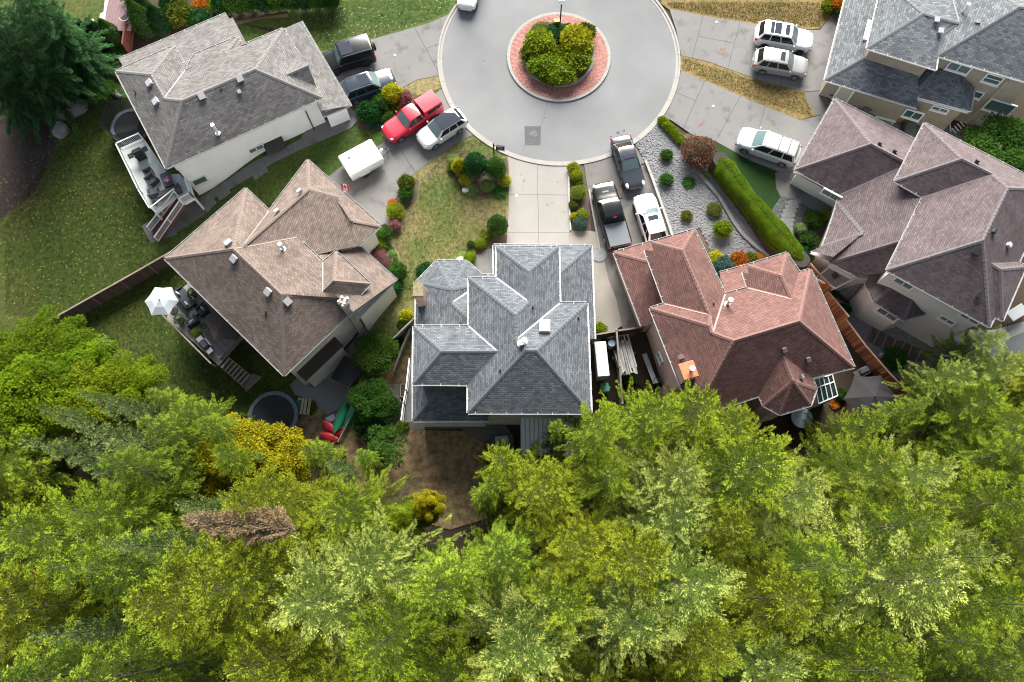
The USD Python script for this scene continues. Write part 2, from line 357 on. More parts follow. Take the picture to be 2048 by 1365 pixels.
# planting island: outer kerb, brick ring, inner kerb wall, soil
isl = UsdGeom.Xform.Define(stage, numbered('/World', 'traffic_island')).GetPrim(); tag(isl, kind='structure')
R_O = 4.5
for k in range(20):
    a0, a1 = 2 * math.pi * k / 20 + .002, 2 * math.pi * (k + 1) / 20 - .002
    part(isl, 'kerb_length', prism(arc_poly(R_O - .26, R_O, a0, a1, 7), -.1, .12), KERB)
    part(isl, 'inner_kerb', prism(arc_poly(2.88, 3.1, a0, a1, 7), -.1, .27), KERB)
BRICKS = [plain('island_brick_%d' % i, c, .85, noise=.2, nscale=3.) for i, c in enumerate([(.3, .13, .105), (.36, .17, .14), (.26, .11, .09)])]
part(isl, 'mortar_bed', prism(Point(CUL).buffer(4.24, 48).difference(Point(CUL).buffer(3.1, 48)), -.05, .105), plain('mortar', (.2, .16, .14), .95))
def ring_bricks(sel):
    out = []; q = 0
    for ci, r in enumerate(np.arange(3.16, 4.2, .112)):
        n = int(2 * math.pi * r / .215)
        for k in range(n):
            q += 1
            if q * 7 % 11 % 3 != sel: continue
            a = 2 * math.pi * (k + .5 * (ci % 2)) / n
            out.append(bx((CUL[0] + r * math.cos(a), CUL[1] + r * math.sin(a), .1 + .005 * ((q * 13) % 5) / 5), (.1, .2, .05), a))
    return cat(out)
for s in range(3): part(isl, 'brick_paving', ring_bricks(s), BRICKS[s], kind='stuff')
part(isl, 'soil', prism(Point(CUL).buffer(2.88, 40), -.05, .2), BED)
taken = taken.union(DISK)

# asphalt repair patch with manhole, cracks in the asphalt
pt = wpoly([(1049, 253), (1082, 253), (1081, 291), (1050, 291)])
single('road_patch', sheet_mesh(pt, .005), PATCH, kind='structure')
mh = Pg(1067, 269); single('manhole_cover', cat([cyl((mh[0], mh[1], .006), .34, .012, 24), cyl((mh[0], mh[1], .018), .26, .006, 24)]), plain('cast_iron', (.1, .104, .108), .9, noise=.3),
       'round iron manhole cover in the dark asphalt patch', 'manhole cover')
def crack(px, w=.02):
    pts = np.array([Pg(*p)[:2] for p in px]); q = []
    for a, b in zip(pts[:-1], pts[1:]):
        n = max(2, int(np.linalg.norm(b - a) / .3)); q += [a + (b - a) * t for t in np.linspace(0, 1, n, endpoint=False)]
    q = np.array(q + [pts[-1]]); q += RS.normal(0, .025, q.shape)
    return LineString(q).buffer(w)
TAR = plain('crack_tar', (.07, .07, .072), .9)
single('oil_stains', sheet_mesh(unary_union([Point(Pg(*q)[:2]).buffer(r) for q, r in (((1236, 266), .14), ((1248, 262), .1), ((1222, 274), .09), ((1090, 236), .06), ((968, 122), .07))]), .005), TAR, kind='structure')
single('asphalt_cracks', sheet_mesh(unary_union([crack([(1081, 253), (1096, 204)], .012), crack([(1050, 291), (1046, 303)], .012)]), .005), TAR, kind='structure')

# ---- driveways (slab by slab) ----
slabs('driveway', [(905, 26), (860, 46), (795, 65), (745, 79), (638, 106), (660, 160), (690, 205), (745, 192), (800, 179), (835, 160), (884, 151), (876, 90)],
      [((772, 78), (826, 175)), ((828, 54), (884, 158)), ((700, 152), (880, 88)), ((712, 120), (730, 195))], CONC_M)
slabs('driveway', [(891, 172), (918, 238), (950, 268), (905, 292), (855, 328), (822, 352), (802, 385), (782, 410), (776, 470), (740, 470), (590, 330), (640, 362), (662, 350), (700, 320), (764, 288), (775, 255), (835, 215)],
      [((772, 255), (830, 345)), ((690, 400), (870, 262)), ((690, 335), (790, 412)), ((860, 205), (905, 290)), ((640, 355), (760, 460))], CONC_M)
slabs('driveway', [(1012, 298), (1060, 318), (1128, 324), (1140, 345), (1139, 500), (1012, 503), (1017, 420), (1018, 335)],
      [((1074, 318), (1078, 500)), ((1015, 390), (1139, 391)), ((1015, 465), (1139, 466))], CONC_L)
slabs('driveway', [(1166, 318), (1215, 306), (1245, 296), (1264, 285), (1296, 335), (1342, 478), (1300, 500), (1225, 520), (1204, 512), (1178, 400)],
      [((1218, 306), (1235, 400)), ((1235, 400), (1275, 500)), ((1172, 372), (1310, 395))], CONC_D)
slabs('driveway', [(1362, 142), (1420, 166), (1500, 201), (1600, 241), (1640, 232), (1668, 203), (1620, 300), (1592, 342), (1560, 345), (1500, 322), (1430, 283), (1398, 280), (1340, 240), (1316, 238), (1340, 200)],
      [((1410, 160), (1365, 262)), ((1350, 185), (1600, 290)), ((1480, 195), (1430, 285)), ((1530, 215), (1500, 320)), ((1580, 240), (1560, 345))], CONC_M)
slabs('driveway', [(1338, 18), (1430, 36), (1510, 49), (1600, 61), (1645, 60), (1690, 20), (1665, 120), (1650, 165), (1640, 182), (1610, 184), (1530, 165), (1415, 124), (1362, 112), (1352, 60)],
      [((1407, 30), (1384, 116)), ((1480, 45), (1455, 140)), ((1360, 66), (1655, 125)), ((1575, 60), (1560, 175))], CONC_M)
# side strip of the middle driveway, paths
region('concrete_path', [(1139, 462), (1178, 462), (1195, 465), (1205, 505), (1217, 560), (1233, 600), (1244, 652), (1185, 690), (1170, 600), (1139, 500)], CONC_G, .02)
region('concrete_path', [(1205, 512), (1230, 505), (1290, 660), (1246, 662), (1233, 600), (1217, 560)], CONC_D, .01)
slabs('concrete_path', [(640, 222), (690, 210), (712, 225), (716, 243), (702, 258), (625, 290), (560, 320), (490, 362), (412, 408), (398, 398), (500, 330), (600, 280)],
      [((640, 255), (655, 292)), ((600, 270), (612, 300)), ((560, 295), (572, 320)), ((668, 240), (690, 268)), ((580, 285), (592, 312)), ((540, 305), (552, 335)), ((520, 315), (534, 345)), ((500, 328), (512, 356)), ((480, 340), (494, 366)), ((462, 350), (474, 378)), ((445, 362), (456, 388)), ((428, 373), (440, 398)), ((412, 384), (424, 408))], CONC_M, .09)
slabs('concrete_path', [(940, 540), (953, 512), (975, 498), (1000, 496), (1000, 560), (950, 556)], [((975, 495), (985, 560))], CONC_M, .02)
region('concrete_path', [(1550, 346), (1592, 342), (1620, 380), (1690, 392), (1668, 432), (1640, 430), (1590, 400), (1560, 392), (1552, 376)], CONC_D, .01)
region('concrete_path', [(1610, 184), (1640, 182), (1672, 203), (1652, 228), (1632, 232), (1612, 200)], CONC_D, .01)
region('concrete_path', [(1640, 60), (1672, 20), (1676, 60), (1652, 75)], CONC_M, .01)
region('concrete_patio', [(820, 845), (960, 845), (1010, 850), (1030, 880), (988, 898), (970, 890), (922, 858), (815, 860)], CONC_D, .02)
slabs('concrete_path', [(776, 768), (800, 768), (796, 858), (775, 858)], [((775, 790), (800, 790)), ((775, 813), (800, 813)), ((775, 836), (800, 836))], CONC_G, .03)
slabs('concrete_path', [(283, 452), (300, 443), (330, 432), (345, 440), (355, 470), (302, 488)], [((310, 440), (330, 480))], CONC_M, .03)
region('concrete_patio', [(340, 415), (400, 392), (420, 425), (345, 470), (330, 440)], CONC_D, .015)
region('asphalt_court', [(1870, 770), (1880, 690), (1960, 700), (2060, 660), (2060, 800), (1960, 790), (1900, 790)], PATCH, .01)
# ---- gravel, beds ----
GRAVEL_P = wpoly([(1328, 238), (1300, 262), (1272, 290), (1296, 335), (1340, 478), (1400, 455), (1450, 560), (1500, 545), (1535, 512), (1490, 440), (1440, 375), (1402, 330), (1378, 282), (1345, 255)])
GRAVEL_P = region('gravel_bed_base', GRAVEL_P, plain('gravel_base', (.3, .3, .305), .95, noise=.4, nscale=6.), 0.)
region('turf', [(1428, 279), (1500, 320), (1556, 345), (1557, 360), (1552, 378), (1562, 393), (1536, 433), (1570, 480), (1440, 330)], TURF, .02)
region('planting_bed', [(1402, 330), (1440, 330), (1600, 520), (1580, 530), (1535, 512), (1490, 440), (1440, 375)], BED, .01)
WG = region('white_gravel_path', [(1562, 393), (1590, 400), (1612, 418), (1590, 470), (1585, 500), (1560, 470), (1536, 433)], GREYGRAVEL, .01)
region('planting_bed', [(1137, 330), (1166, 324), (1178, 400), (1183, 463), (1142, 466)], BED, .015)
region('planting_bed', [(700, 218), (745, 195), (800, 182), (836, 192), (775, 255), (764, 262), (720, 258), (708, 240)], BED, .015)
region('planting_bed', [(905, 312), (930, 305), (1016, 320), (1017, 385), (965, 392), (930, 390), (903, 350)], BED, .015, grow=.3)
region('planting_bed', [(782, 410), (802, 385), (820, 352), (838, 362), (835, 400), (800, 430), (770, 480), (790, 510), (805, 560), (790, 605), (740, 520), (760, 460)], BED, .015)
region('planting_bed', [(1012, 430), (1014, 503), (975, 500), (945, 520), (940, 545), (850, 540), (900, 530), (935, 500), (965, 470)], BED, .015)
region('planting_bed', [(1592, 430), (1640, 430), (1672, 440), (1640, 500), (1600, 500)], BED, .015)
region('gravel_yard', [(580, 770), (600, 750), (650, 735), (700, 690), (740, 640), (775, 690), (740, 760), (720, 800), (655, 830), (620, 800), (590, 790)], GREYGRAVEL, .01)
region('gravel_yard', [(1630, 560), (1660, 590), (1760, 640), (1840, 660), (1990, 660), (2060, 640), (2060, 660), (1960, 700), (1880, 690), (1870, 770), (1815, 770), (1740, 720)], GREYGRAVEL, .01)
region('gravel_yard', [(1690, 195), (1760, 215), (2060, 300), (2060, 340), (1850, 260), (1830, 280), (1760, 250)], GREYGRAVEL, .01)
# ---- lawns ----
region('lawn', [(884, 151), (893, 173), (836, 192), (800, 180), (835, 160)], LAWN_C, .02)
region('lawn', [(480, 48), (560, 18), (700, -60), (930, -60), (905, 26), (860, 46), (795, 65), (745, 79), (638, 106), (560, 60)], LAWN_B, .02)
region('lawn', [(1328, -60), (1322, 8), (1338, 20), (1430, 36), (1510, 49), (1600, 61), (1640, 58), (1672, 20), (1690, -60)], LAWN_D, .02)
region('lawn', [(1362, 112), (1415, 124), (1530, 165), (1610, 184), (1612, 200), (1632, 232), (1600, 241), (1500, 201), (1420, 166), (1360, 142)], LAWN_D, .02)
region('lawn', [(764, 262), (775, 255), (764, 288), (700, 320), (662, 350), (640, 362), (590, 330), (480, 410), (390, 470), (300, 520), (280, 500), (302, 488), (345, 470), (420, 425), (412, 408), (490, 362), (560, 320), (625, 290), (702, 258)], LAWN_B, .02)
region('lawn', [(950, 268), (1012, 298), (1020, 335), (1018, 420), (1014, 470), (985, 500), (945, 545), (850, 545), (835, 600), (830, 700), (775, 700), (740, 640), (780, 600), (760, 500), (775, 470), (800, 430), (822, 352), (855, 328), (905, 292)], LAWN_C, .02)
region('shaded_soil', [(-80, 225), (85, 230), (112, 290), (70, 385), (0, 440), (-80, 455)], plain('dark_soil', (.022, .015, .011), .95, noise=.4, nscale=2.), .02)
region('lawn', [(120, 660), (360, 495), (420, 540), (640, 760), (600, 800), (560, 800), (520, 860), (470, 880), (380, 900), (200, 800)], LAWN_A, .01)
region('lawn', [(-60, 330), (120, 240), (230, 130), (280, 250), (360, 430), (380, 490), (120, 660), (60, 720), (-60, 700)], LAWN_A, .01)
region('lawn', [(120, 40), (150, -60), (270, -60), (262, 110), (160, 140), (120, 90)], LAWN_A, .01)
region('dry_yard', [(1020, 860), (990, 905), (1030, 1020), (900, 1060), (700, 1000), (690, 880), (775, 700), (835, 640), (826, 860), (922, 862)], DRYSOIL, .01)
region('dry_yard', [(440, 830), (600, 770), (660, 830), (720, 800), (720, 900), (470, 930)], DRYSOIL, .01)

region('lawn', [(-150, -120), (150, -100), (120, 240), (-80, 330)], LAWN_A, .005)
region('lawn', [(480, 48), (860, 150), (1016, 320), (1020, 500), (830, 700), (700, 560), (600, 400), (480, 420), (380, 480), (300, 520), (330, 430), (240, 250), (240, 140)], LAWN_B, .005)
region('planting_bed', [(1180, 300), (1420, 260), (1660, 200), (1700, 420), (1640, 560), (1440, 560), (1220, 520)], BED, -.005)
ROOFS = {}
ROOFS['center'] = (dict(a1=(993.4,494,5.20), a2=(1117.3,493.6,5.20), a3=(1119.7,606.5,5.20), a4=(1173.8,606.5,5.20), a5=(1182.3,827,5.20), a6=(936,826,5.20), a7=(936.1,769.7,5.20), a8=(826,769,5.20), a9=(827.4,652.4,5.20), a10=(937.3,652.4,5.20), a11=(937.7,556,5.20), a12=(993.4,556,5.20), r1=(1057.6,543,6.31), J=(1058,604,6.30), r3=(1031.3,629.7,6.80), r4=(1032,680,6.78), r5=(1051.3,701,7.13), r6=(1072.3,701,7.13), l1=(883,703,6.21), l2=(995.2,703,6.20)),
 ['a1 a2 r1', 'a1 r1 J a12', 'a11 a12 J r3', 'a2 a3 r4 r3 J r1', 'a11 r3 r4 r5 a6 a7 l2 a10', 'a3 a4 r6 r5 r4', 'a4 a5 r6', 'a6 r5 r6 a5', 'a9 a10 l2 l1', 'a8 a9 l1', 'a7 a8 l1 l2'])
ROOFS['center_low'] = (dict(g1=(987,490.4,2.50), g2=(1182.7,491.6,2.50), g3=(1189.4,678,2.50), h1=(1119.7,546,3.68), h2=(1122,676,3.69), k1=(1010,512,2.92), k2=(1119,516,7.99), g4=(988.4,551,2.50), k3=(1008,556,2.79), c2=(963.6,550.5,2.50), k4=(966,567,2.83), p1=(833,564,2.50), p2=(873,522.4,2.50), p3=(933.7,523,2.50), q=(903,579,3.77), n1=(937.7,572,3.19), m=(903,606,3.77), n2=(939,582,3.17), n3=(939,640,4.39), n4=(939,652,4.40), p5=(831,652,2.50), s1=(826,766,2.50), s2=(826,842,2.50), s3=(977,842,2.50), t1=(886,771,3.58), t2=(978,771,3.58)),
 ['g1 g2 h1 k1', 'g2 g3 h2 h1', 'g1 k1 k3 g4', 'c2 g4 k3 k4', 'p1 p2 q', 'p2 p3 q', 'p3 c2 n1 q', 'p1 q m n3 n4 p5', 'q n1 n2 m', 'm n2 n3', 's1 t1 s2', 's2 t1 t2 s3'])
ROOFS['left'] = (dict(A1=(231.4,142.4,4.00), A2=(347.5,91.8,4.00), A3=(373.2,137.3,4.00), B0=(388.5,108.7,4.00), B1=(475.8,73.5,4.00), B2=(484.2,91,4.00), B3=(451,106.5,4.51), A7=(565.6,57,4.00), G1=(597,110,4.00), G2=(633,174,4.00), A6=(643.8,195.7,4.00), A5=(332.3,336.8,4.00), N1=(301.3,149,5.24), N2=(328.5,197,5.27), M1=(364.4,201,5.78), M2=(510,138.5,5.71), g1=(573,150,4.78), g2=(616,131,4.86)),
 ['A1 A2 N1', 'A2 A3 N2 N1', 'A1 N1 N2 M1 A5', 'A5 M1 M2 A6', 'A7 M2 A6 G2 g1 G1', 'A3 B0 B1 B3 B2 A7 M2 M1 N2', 'B1 B2 B3', 'G1 g1 g2', 'g1 G2 g2'])
ROOFS['left_low'] = (dict(a=(237.6,118,2.40), b=(451.6,26.6,2.40), b2=(459,38,2.65), c=(465.3,35.3,2.65), d=(493,87,4.09), e=(372,140,4.13), f=(258,156,3.45), g=(567,58,3.04), h=(602.6,42.6,2.40), i=(701.8,211.8,2.40), j=(639.7,222.3,3.34), k=(581,81,3.03)),
 ['a b b2 c d e f', 'g h k', 'h i j k'])
ROOFS['brown'] = (dict(B1=(329.3,517,4.20), B2=(490.9,376.9,4.20), B3=(538.4,422,4.20), B4=(615,320,4.20), B35=(519.9,401,4.20), B5=(761,451.8,4.20), B6=(717.3,491.8,4.20), V=(633.8,509.4,4.88), R1=(465.9,497.8,6.48), R2=(482.8,495.4,6.08), R3=(562.5,589,6.43), S1=(617,378.5,5.41), h1=(683,396,4.69), h2=(679,402,4.76), h3=(706,442,4.72), C1=(593.4,474.3,4.92), C2=(646.1,524.4,4.92), C3=(646,583,5.69), C4=(719.7,589,4.92), C5=(728.6,599.5,4.20), B8=(568.2,751,4.20), D1=(671.6,503.3,4.92), D2=(740.5,568,4.92), D3=(667.2,562,6.10)),
 ['B1 B2 R1', 'B2 B3 R2 R1', 'B3 B4 S1 R2', 'B4 B5 h3 h2 h1 S1', 'R2 S1 h1 h2 h3 B5 B6 V C1', 'R1 R2 C1 C2 C3 C4 C5 R3', 'B1 R1 R3 B8', 'B8 R3 C5', 'C2 D1 D3 C3', 'D1 D2 D3', 'C3 D3 D2 C4'])
ROOFS['brown_low'] = (dict(a=(717.3,491.8,3.60), b=(793.8,561.3,3.60), c=(706,624,5.46), d=(640,560,5.43), e=(634,509,4.85)),
 ['a b c d e'])
ROOFS['pink'] = (dict(G1=(1302.8,484.4,5.40), G2=(1388.5,459.5,5.40), g1=(1365,500.6,6.68), g2=(1420,630,7.05), G4=(1329,607.6,5.40), G3=(1289.6,500.6,5.40), Gn=(1308.7,502.8,5.58), G6=(1450,588.5,5.40), L1=(1300.3,616.8,5.40), L2=(1420,652,7.40), L3=(1425,666,7.49), K1=(1467.8,681.7,8.19), RL=(1386,835,5.40), H5=(1495.6,576,5.40), H6=(1584,598,6.90), H7=(1599,545,5.40), Q1=(1620.8,539.2,5.40), K2=(1599,642.3,8.15), Q2=(1708.4,734.5,5.40), T1=(1565.5,711.4,6.87), T2=(1586.4,762,6.87), U1=(1518.3,791.6,5.40), U2=(1623.8,755.4,5.40), U3=(1632.6,778.4,5.40), U4=(1621.6,810.3,5.40), U5=(1560,829,5.40), U6=(1527,811,5.40), H1=(1493.8,530.8,5.40), H2=(1573.8,506,5.40), H3=(1580,517,5.40), h1=(1563,551.5,6.68), Hn=(1500.8,547.7,5.58), H4=(1485.4,544.6,5.40)),
 ['G1 G2 g1', 'G1 g1 g2 G4 G3 Gn', 'G2 G6 L3 g2 g1', 'L1 G4 g2 L2', 'L1 L2 L3 K1 RL', 'G6 H5 H6 H7 Q1 K2 K1 L3', 'Q1 Q2 K2', 'RL K1 K2 Q2 U2 T1 U1', 'T1 T2 U3 U2', 'T2 U3 U4', 'T2 U4 U5', 'T2 U5 U6', 'T1 T2 U6 U1', 'H1 H2 h1', 'H1 h1 H6 H5 H4 Hn', 'H2 H3 H7 H6 h1', 'L2 g2 L3'])
ROOFS['pink_low'] = (dict(P1=(1228,505.4,2.50), P2=(1304,483,2.50), X1=(1294.7,522.5,3.33), X2=(1330,608,3.37), X3=(1312,650,2.91), P3=(1283,652,2.50), E1=(1440,545.4,2.50), E2=(1496,530,2.50), E3=(1503,574,3.40), E4=(1452,590,3.43), X0=(1322,518,3.38)),
 ['P1 P2 X0 X1', 'P1 X1 X2 X3 P3', 'E1 E2 E3 E4'])
ROOFS['purple'] = (dict(c1=(1849.5,246.4,5.60), c2=(1789.7,362.7,5.60), c3=(1846,394.7,5.60), c4=(1924.6,317.7,7.51), c5=(1985.4,348.5,7.50), c6=(2017,376,8.15), c7=(2108,379,5.60), d1=(1773.7,540.7,5.60), d2=(1967,480.7,8.14), d3=(1979.4,654,5.60), e1=(2037.5,525,5.60), e2=(2052,534,5.60), e3=(2005.5,641,5.60), e4=(1989,634,5.60), x1=(1983,527.3,7.06), x2=(2002,539,7.05)),
 ['c1 c2 c4', 'c1 c4 c5 c6 c7', 'c2 c3 c5 c4', 'c3 d1 d2 c6 c5', 'd1 d3 d2', 'c6 d2 d3 e4 x1 e1 c7', 'x1 x2 e2 e1', 'x1 e4 e3 x2', 'x2 e3 e2'])
ROOFS['purple_low'] = (dict(a1=(1589.8,340,2.60), a2=(1670,197.6,2.60), a3=(1742.6,287.7,5.07), a5=(1812,324,5.00), a6=(1835,282,2.60), a4=(1681,388.8,2.60), a7=(1812,330,4.83), b1=(1666.4,432.5,2.60), b2=(1645.4,493,2.60), m1=(1622,502.6,2.60), m2=(1666.7,514.3,3.06), m3=(1660.8,524.6,2.60), b3=(1808,480,5.34), b4=(1860,400,5.89), tip=(1726,466.7,3.99), b5=(1675,405,2.60), n1=(1714.3,553,2.60), n2=(1740.7,549.5,3.00), n3=(1790,545,3.69), w1=(1748,604,2.20), w0=(1731,566,2.20), w2=(1787,571.6,3.00), w3=(1832,586,3.14), w4=(1854,616.7,2.20), w5=(1848,629.6,2.20), w6=(1808,641,2.20), w7=(1742,549,2.46), w8=(1765,546,2.86)),
 ['a1 a2 a3', 'a2 a6 a5 a3', 'a1 a3 a5 a7 a4', 'b5 a4 a7 b4 b3 m3 m2 m1 b2 tip', 'b1 tip b2', 'b5 tip b1', 'm3 b3 n3 n2 n1', 'w0 w7 w8 w2 w1', 'w1 w2 w3 w6', 'w3 w4 w5 w6'])
ROOFS['grey'] = (dict(s1=(1734,96.7,5.20), s0=(1766,-40,5.20), s3=(1847.5,27,6.22), s4=(1918,46,6.01), s5=(1884.5,69.3,5.59), s6=(1875.6,112,5.20), s2=(1872,139.4,5.20), s7=(2040,13.7,7.22), s8b=(1890,-60,5.24), s9=(2090,175,5.20), s10=(2090,20,7.45), s11=(1960,-40,5.20), s12=(2090,-40,5.20)),
 ['s1 s3 s0', 's1 s2 s6 s5 s4 s3', 's3 s4 s8b s0', 's6 s9 s10 s7', 's5 s6 s7 s11 s8b s4', 's7 s10 s12 s11'])
ROOFS['grey_low'] = (dict(q1=(1649.8,160.4,2.50), q0=(1700,-40,2.50), q2=(1729.6,115,3.51), q3=(1768,-40,3.54), q4=(1838,144,3.56), q5=(1834,216,2.50), t1=(1822.4,189.3,2.80), t2=(1833.7,141.8,2.80), tA=(1872,141,3.44), t3=(1909.4,140.2,3.63), t4=(1949,175.6,2.80), t5=(1941.5,222,2.80)),
 ['q1 q2 q3 q0', 'q1 q5 q4 q2', 't1 tA t2', 't1 t5 t3 tA', 't3 t5 t4'])
# ======================= HOUSES =======================
def lum(c, k): return tuple(min(1, x * k) for x in c)
class House:
    """walls, eaves and shingled hips from the roof's corner points"""
    def __init__(s, name, label, upper, lower, shingle, cap, valley, wall_m, over=.45, over_low=.35, gut=GUTTER):
        s.root = thing(name, label, 'house'); s.roofs = {}
        for key, ov, lowr in ((upper, over, False), (lower, over_low, True)):
            if not key: continue
            vd, faces = ROOFS[key]
            W = {k: P(*v) for k, v in vd.items()}
            px = {k: np.array(v[:2]) for k, v in vd.items()}
            base = min(v[2] for v in vd.values())
            fs = [f.split() for f in faces]
            V, Fc, UV, n = [], [], [], 0
            normals = []
            for f in fs:
                p3 = np.array([W[k] for k in f]); p2 = np.array([px[k] for k in f]) * [1, -1]
                c = p3.mean(0); A = np.c_[p3[:, :2] - c[:2], np.ones(len(f))]; k, *_ = np.linalg.lstsq(A, p3[:, 2], rcond=None)
                up = np.array([k[0], k[1], k[0] ** 2 + k[1] ** 2]); g = np.linalg.norm(up)
                up = up / g if g > .03 else np.array([0, 1., 0]); u = np.array([-up[1], up[0], 0]); u /= np.linalg.norm(u) + 1e-9
                poly = Polygon(p2).buffer(0)
                if poly.geom_type != 'Polygon': poly = polys(poly)[0]
                tv, tf = tri2(Polygon(p2) if Polygon(p2).is_valid else poly)
                us = np.unique(tf); tv = tv[us]; tf = np.searchsorted(us, tf)
                idx = [int(np.argmin(((p2 - q) ** 2).sum(1))) for q in tv]
                vv = p3[idx]; V.append(vv); UV.append(np.c_[vv @ u, vv @ up]); Fc.append(tf + n); n += len(vv)
                normals.append(np.array([-k[0], -k[1], 1]) / np.linalg.norm([k[0], k[1], 1]))
            comp = list(range(len(fs)))
            for _ in fs:
                for i in range(len(fs)):
                    for j in range(i):
                        if set(fs[i]) & set(fs[j]): comp[i] = comp[j] = min(comp[i], comp[j])
            own_roof = {}
            for cc in sorted(set(comp)):
                ii = [i for i in range(len(fs)) if comp[i] == cc]; m_ = []; off = 0
                for i in ii: m_.append((V[i], Fc[i] - Fc[i].min()))
                own_roof[cc] = part(s.root, 'lower_roof' if lowr else 'roof', cat(m_), shingle, uv=np.vstack([UV[i] for i in ii]))
                gm = UsdGeom.Mesh(own_roof[cc]); gm.CreateNormalsAttr(Vt.Vec3fArray.FromNumpy(np.vstack([np.tile(normals[i], (len(V[i]), 1)) for i in ii]).astype(np.float32))); gm.SetNormalsInterpolation('vertex')
            roof = own_roof[comp[0]]; s.roofs[key] = roof
            # edges
            E_ = {}
            for i, fl in enumerate(fs):
                for a, b in zip(fl, fl[1:] + fl[:1]): E_.setdefault(frozenset((a, b)), []).append(i)
            for e, own in E_.items():
                roof = own_roof[comp[own[0]]]; a, b = sorted(e); A_, B_ = W[a], W[b]; Ln = np.linalg.norm(B_ - A_)
                if Ln < .3: continue
                if len(own) == 2:
                    c0, c1 = (np.mean([W[k] for k in fs[i]], 0) for i in own)
                    mid = (A_ + B_) / 2; d = (B_ - A_) / Ln
                    w0 = c0 - mid; w0 = w0 - d * (w0 @ d)
                    convex = normals[own[1]] @ w0 < -1e-3
                    if abs(normals[own[0]] @ normals[own[1]]) > .9985: continue
                    nn = normals[own[0]] + normals[own[1]]; nn /= np.linalg.norm(nn)
                    if convex: s.cap(roof, A_, B_, nn, normals[own[0]], normals[own[1]], cap)
                    else:
                        side = np.cross(d, nn)
                        w = .06
                        q = [A_ + nn * .015, A_ + nn * .0 + 0, B_, B_ + nn * .015]
                        l0 = A_ + nn * .018
                        vv = np.array([A_ + side * w + nn * .03, A_ - side * w + nn * .03, B_ - side * w + nn * .03, B_ + side * w + nn * .03, A_ + nn * .012, B_ + nn * .012])
                        part(roof, 'valley_flashing', (vv, [[0, 4, 5], [0, 5, 3], [4, 1, 2], [4, 2, 5]]), valley)
                else:
                    flat = abs(A_[2] - B_[2]) < .12
                    if flat and min(A_[2], B_[2]) < base + .75:
                        s.gutter(roof, A_, B_, np.mean([W[k] for k in fs[own[0]]], 0), gut)
            # fascia, soffit, walls
            ev = unary_union([Polygon([W[k][:2] for k in fl]).buffer(.002) for fl in fs]).buffer(.02).buffer(-.02)
            for p in polys(ev):
                ze = min([vd[k][2] for k in vd if p.buffer(.15).contains(Point(W[k][:2]))] or [base])
                p = p.simplify(.02)
                inn = p.buffer(-ov, join_style='mitre')
                ring = p.buffer(-.03, join_style='mitre').difference(inn.buffer(-.02))
                if ring.area > .05: part(s.root, 'soffit', prism(ring, ze - .2, ze - .035), gut)
                zb = min(float(hgt(*q)) for q in p.exterior.coords) - .3
                for w in polys(inn):
                    if w.area > .4: part(s.root, 'wall', prism(w, zb, ze - .02), wall_m)
    def cap(s, roof, A, B, nn, n0, n1, m):
        d = (B - A) / np.linalg.norm(B - A); w = .15
        s0 = np.cross(n0, d); s1 = np.cross(n1, d)
        s0 = s0 if s0 @ (n0 - nn) >= 0 else -s0; s1 = s1 if s1 @ (n1 - nn) >= 0 else -s1
        L0 = np.linalg.norm(B - A); n = max(1, int(L0 / .3)); out = []
        for k in range(n):
            p, q = A + d * L0 * k / n, A + d * L0 * (k + 1) / n
            h0, h1 = .014, .03
            vv = np.array([p + nn * h0, p + s0 * w + n0 * h0, p + s1 * w + n1 * h0, q + nn * h1, q + s0 * w + n0 * h1, q + s1 * w + n1 * h1,
                           q, q + s0 * w, q + s1 * w])
            out.append((vv, [[0, 3, 4], [0, 4, 1], [0, 2, 5], [0, 5, 3], [3, 6, 7], [3, 7, 4], [3, 8, 6], [3, 5, 8]]))
        part(roof, 'ridge_cap', cat(out), m)
    def gutter(s, roof, A, B, c, m):
        d = B - A; d[2] = 0; Ln = np.linalg.norm(d); d = d / Ln; o = np.array([d[1], -d[0], 0])
        if o @ (c - (A + B) / 2) > 0: o = -o
        z = min(A[2], B[2]); A2, B2 = np.r_[A[:2], z], np.r_[B[:2], z]
        ms = [bar(A2 + o * .1 + [0, 0, -.05], B2 + o * .1 + [0, 0, -.05], .022, .1), bar(A2 + o * .05 + [0, 0, -.1], B2 + o * .05 + [0, 0, -.1], .1, .02)]
        k = max(1, int(Ln / 1.05))
        for i in range(k):
            t = A2 + d * Ln * (i + .5) / k
            ms.append(bar(t + o * .13 + [0, 0, .012], t - o * .06 + [0, 0, .03], .035, .012))
        part(roof, 'gutter', cat(ms), m)
SH_C = shingle_mat('shingle_slate', (.072, .081, .092), (.135, .15, .167), (.03, .034, .038))
SH_L = shingle_mat('shingle_grey', (.1, .095, .092), (.172, .163, .157), (.048, .045, .044), .34, .16)
SH_B = shingle_mat('shingle_tan', (.118, .09, .076), (.185, .145, .122), (.055, .04, .034), .32, .15)
SH_P = shingle_mat('shingle_terracotta', (.108, .053, .047), (.16, .084, .072), (.045, .023, .021), .33, .15)
SH_V = shingle_mat('shingle_mauve', (.088, .067, .07), (.135, .106, .109), (.042, .032, .035), .3, .15)
SH_G = shingle_mat('shingle_bluegrey', (.088, .099, .108), (.18, .193, .202), (.038, .044, .05), .36, .18)
def capm(n, c): return plain(n, c, .92, noise=.25, nscale=6., bump=.3, bscale=40.)
STUCCO_W = plain('stucco_white', (.78, .78, .78), .85, noise=.05, nscale=.8, bump=.15)
STUCCO_T = plain('stucco_cream', (.58, .55, .47), .85, noise=.14, nscale=.7, bump=.15)
STUCCO_P = plain('stucco_pink', (.62, .42, .37), .85, noise=.09, nscale=.9, bump=.15)
SIDING_G = plain('siding_grey', (.52, .54, .51), .8, noise=.06, nscale=.8)
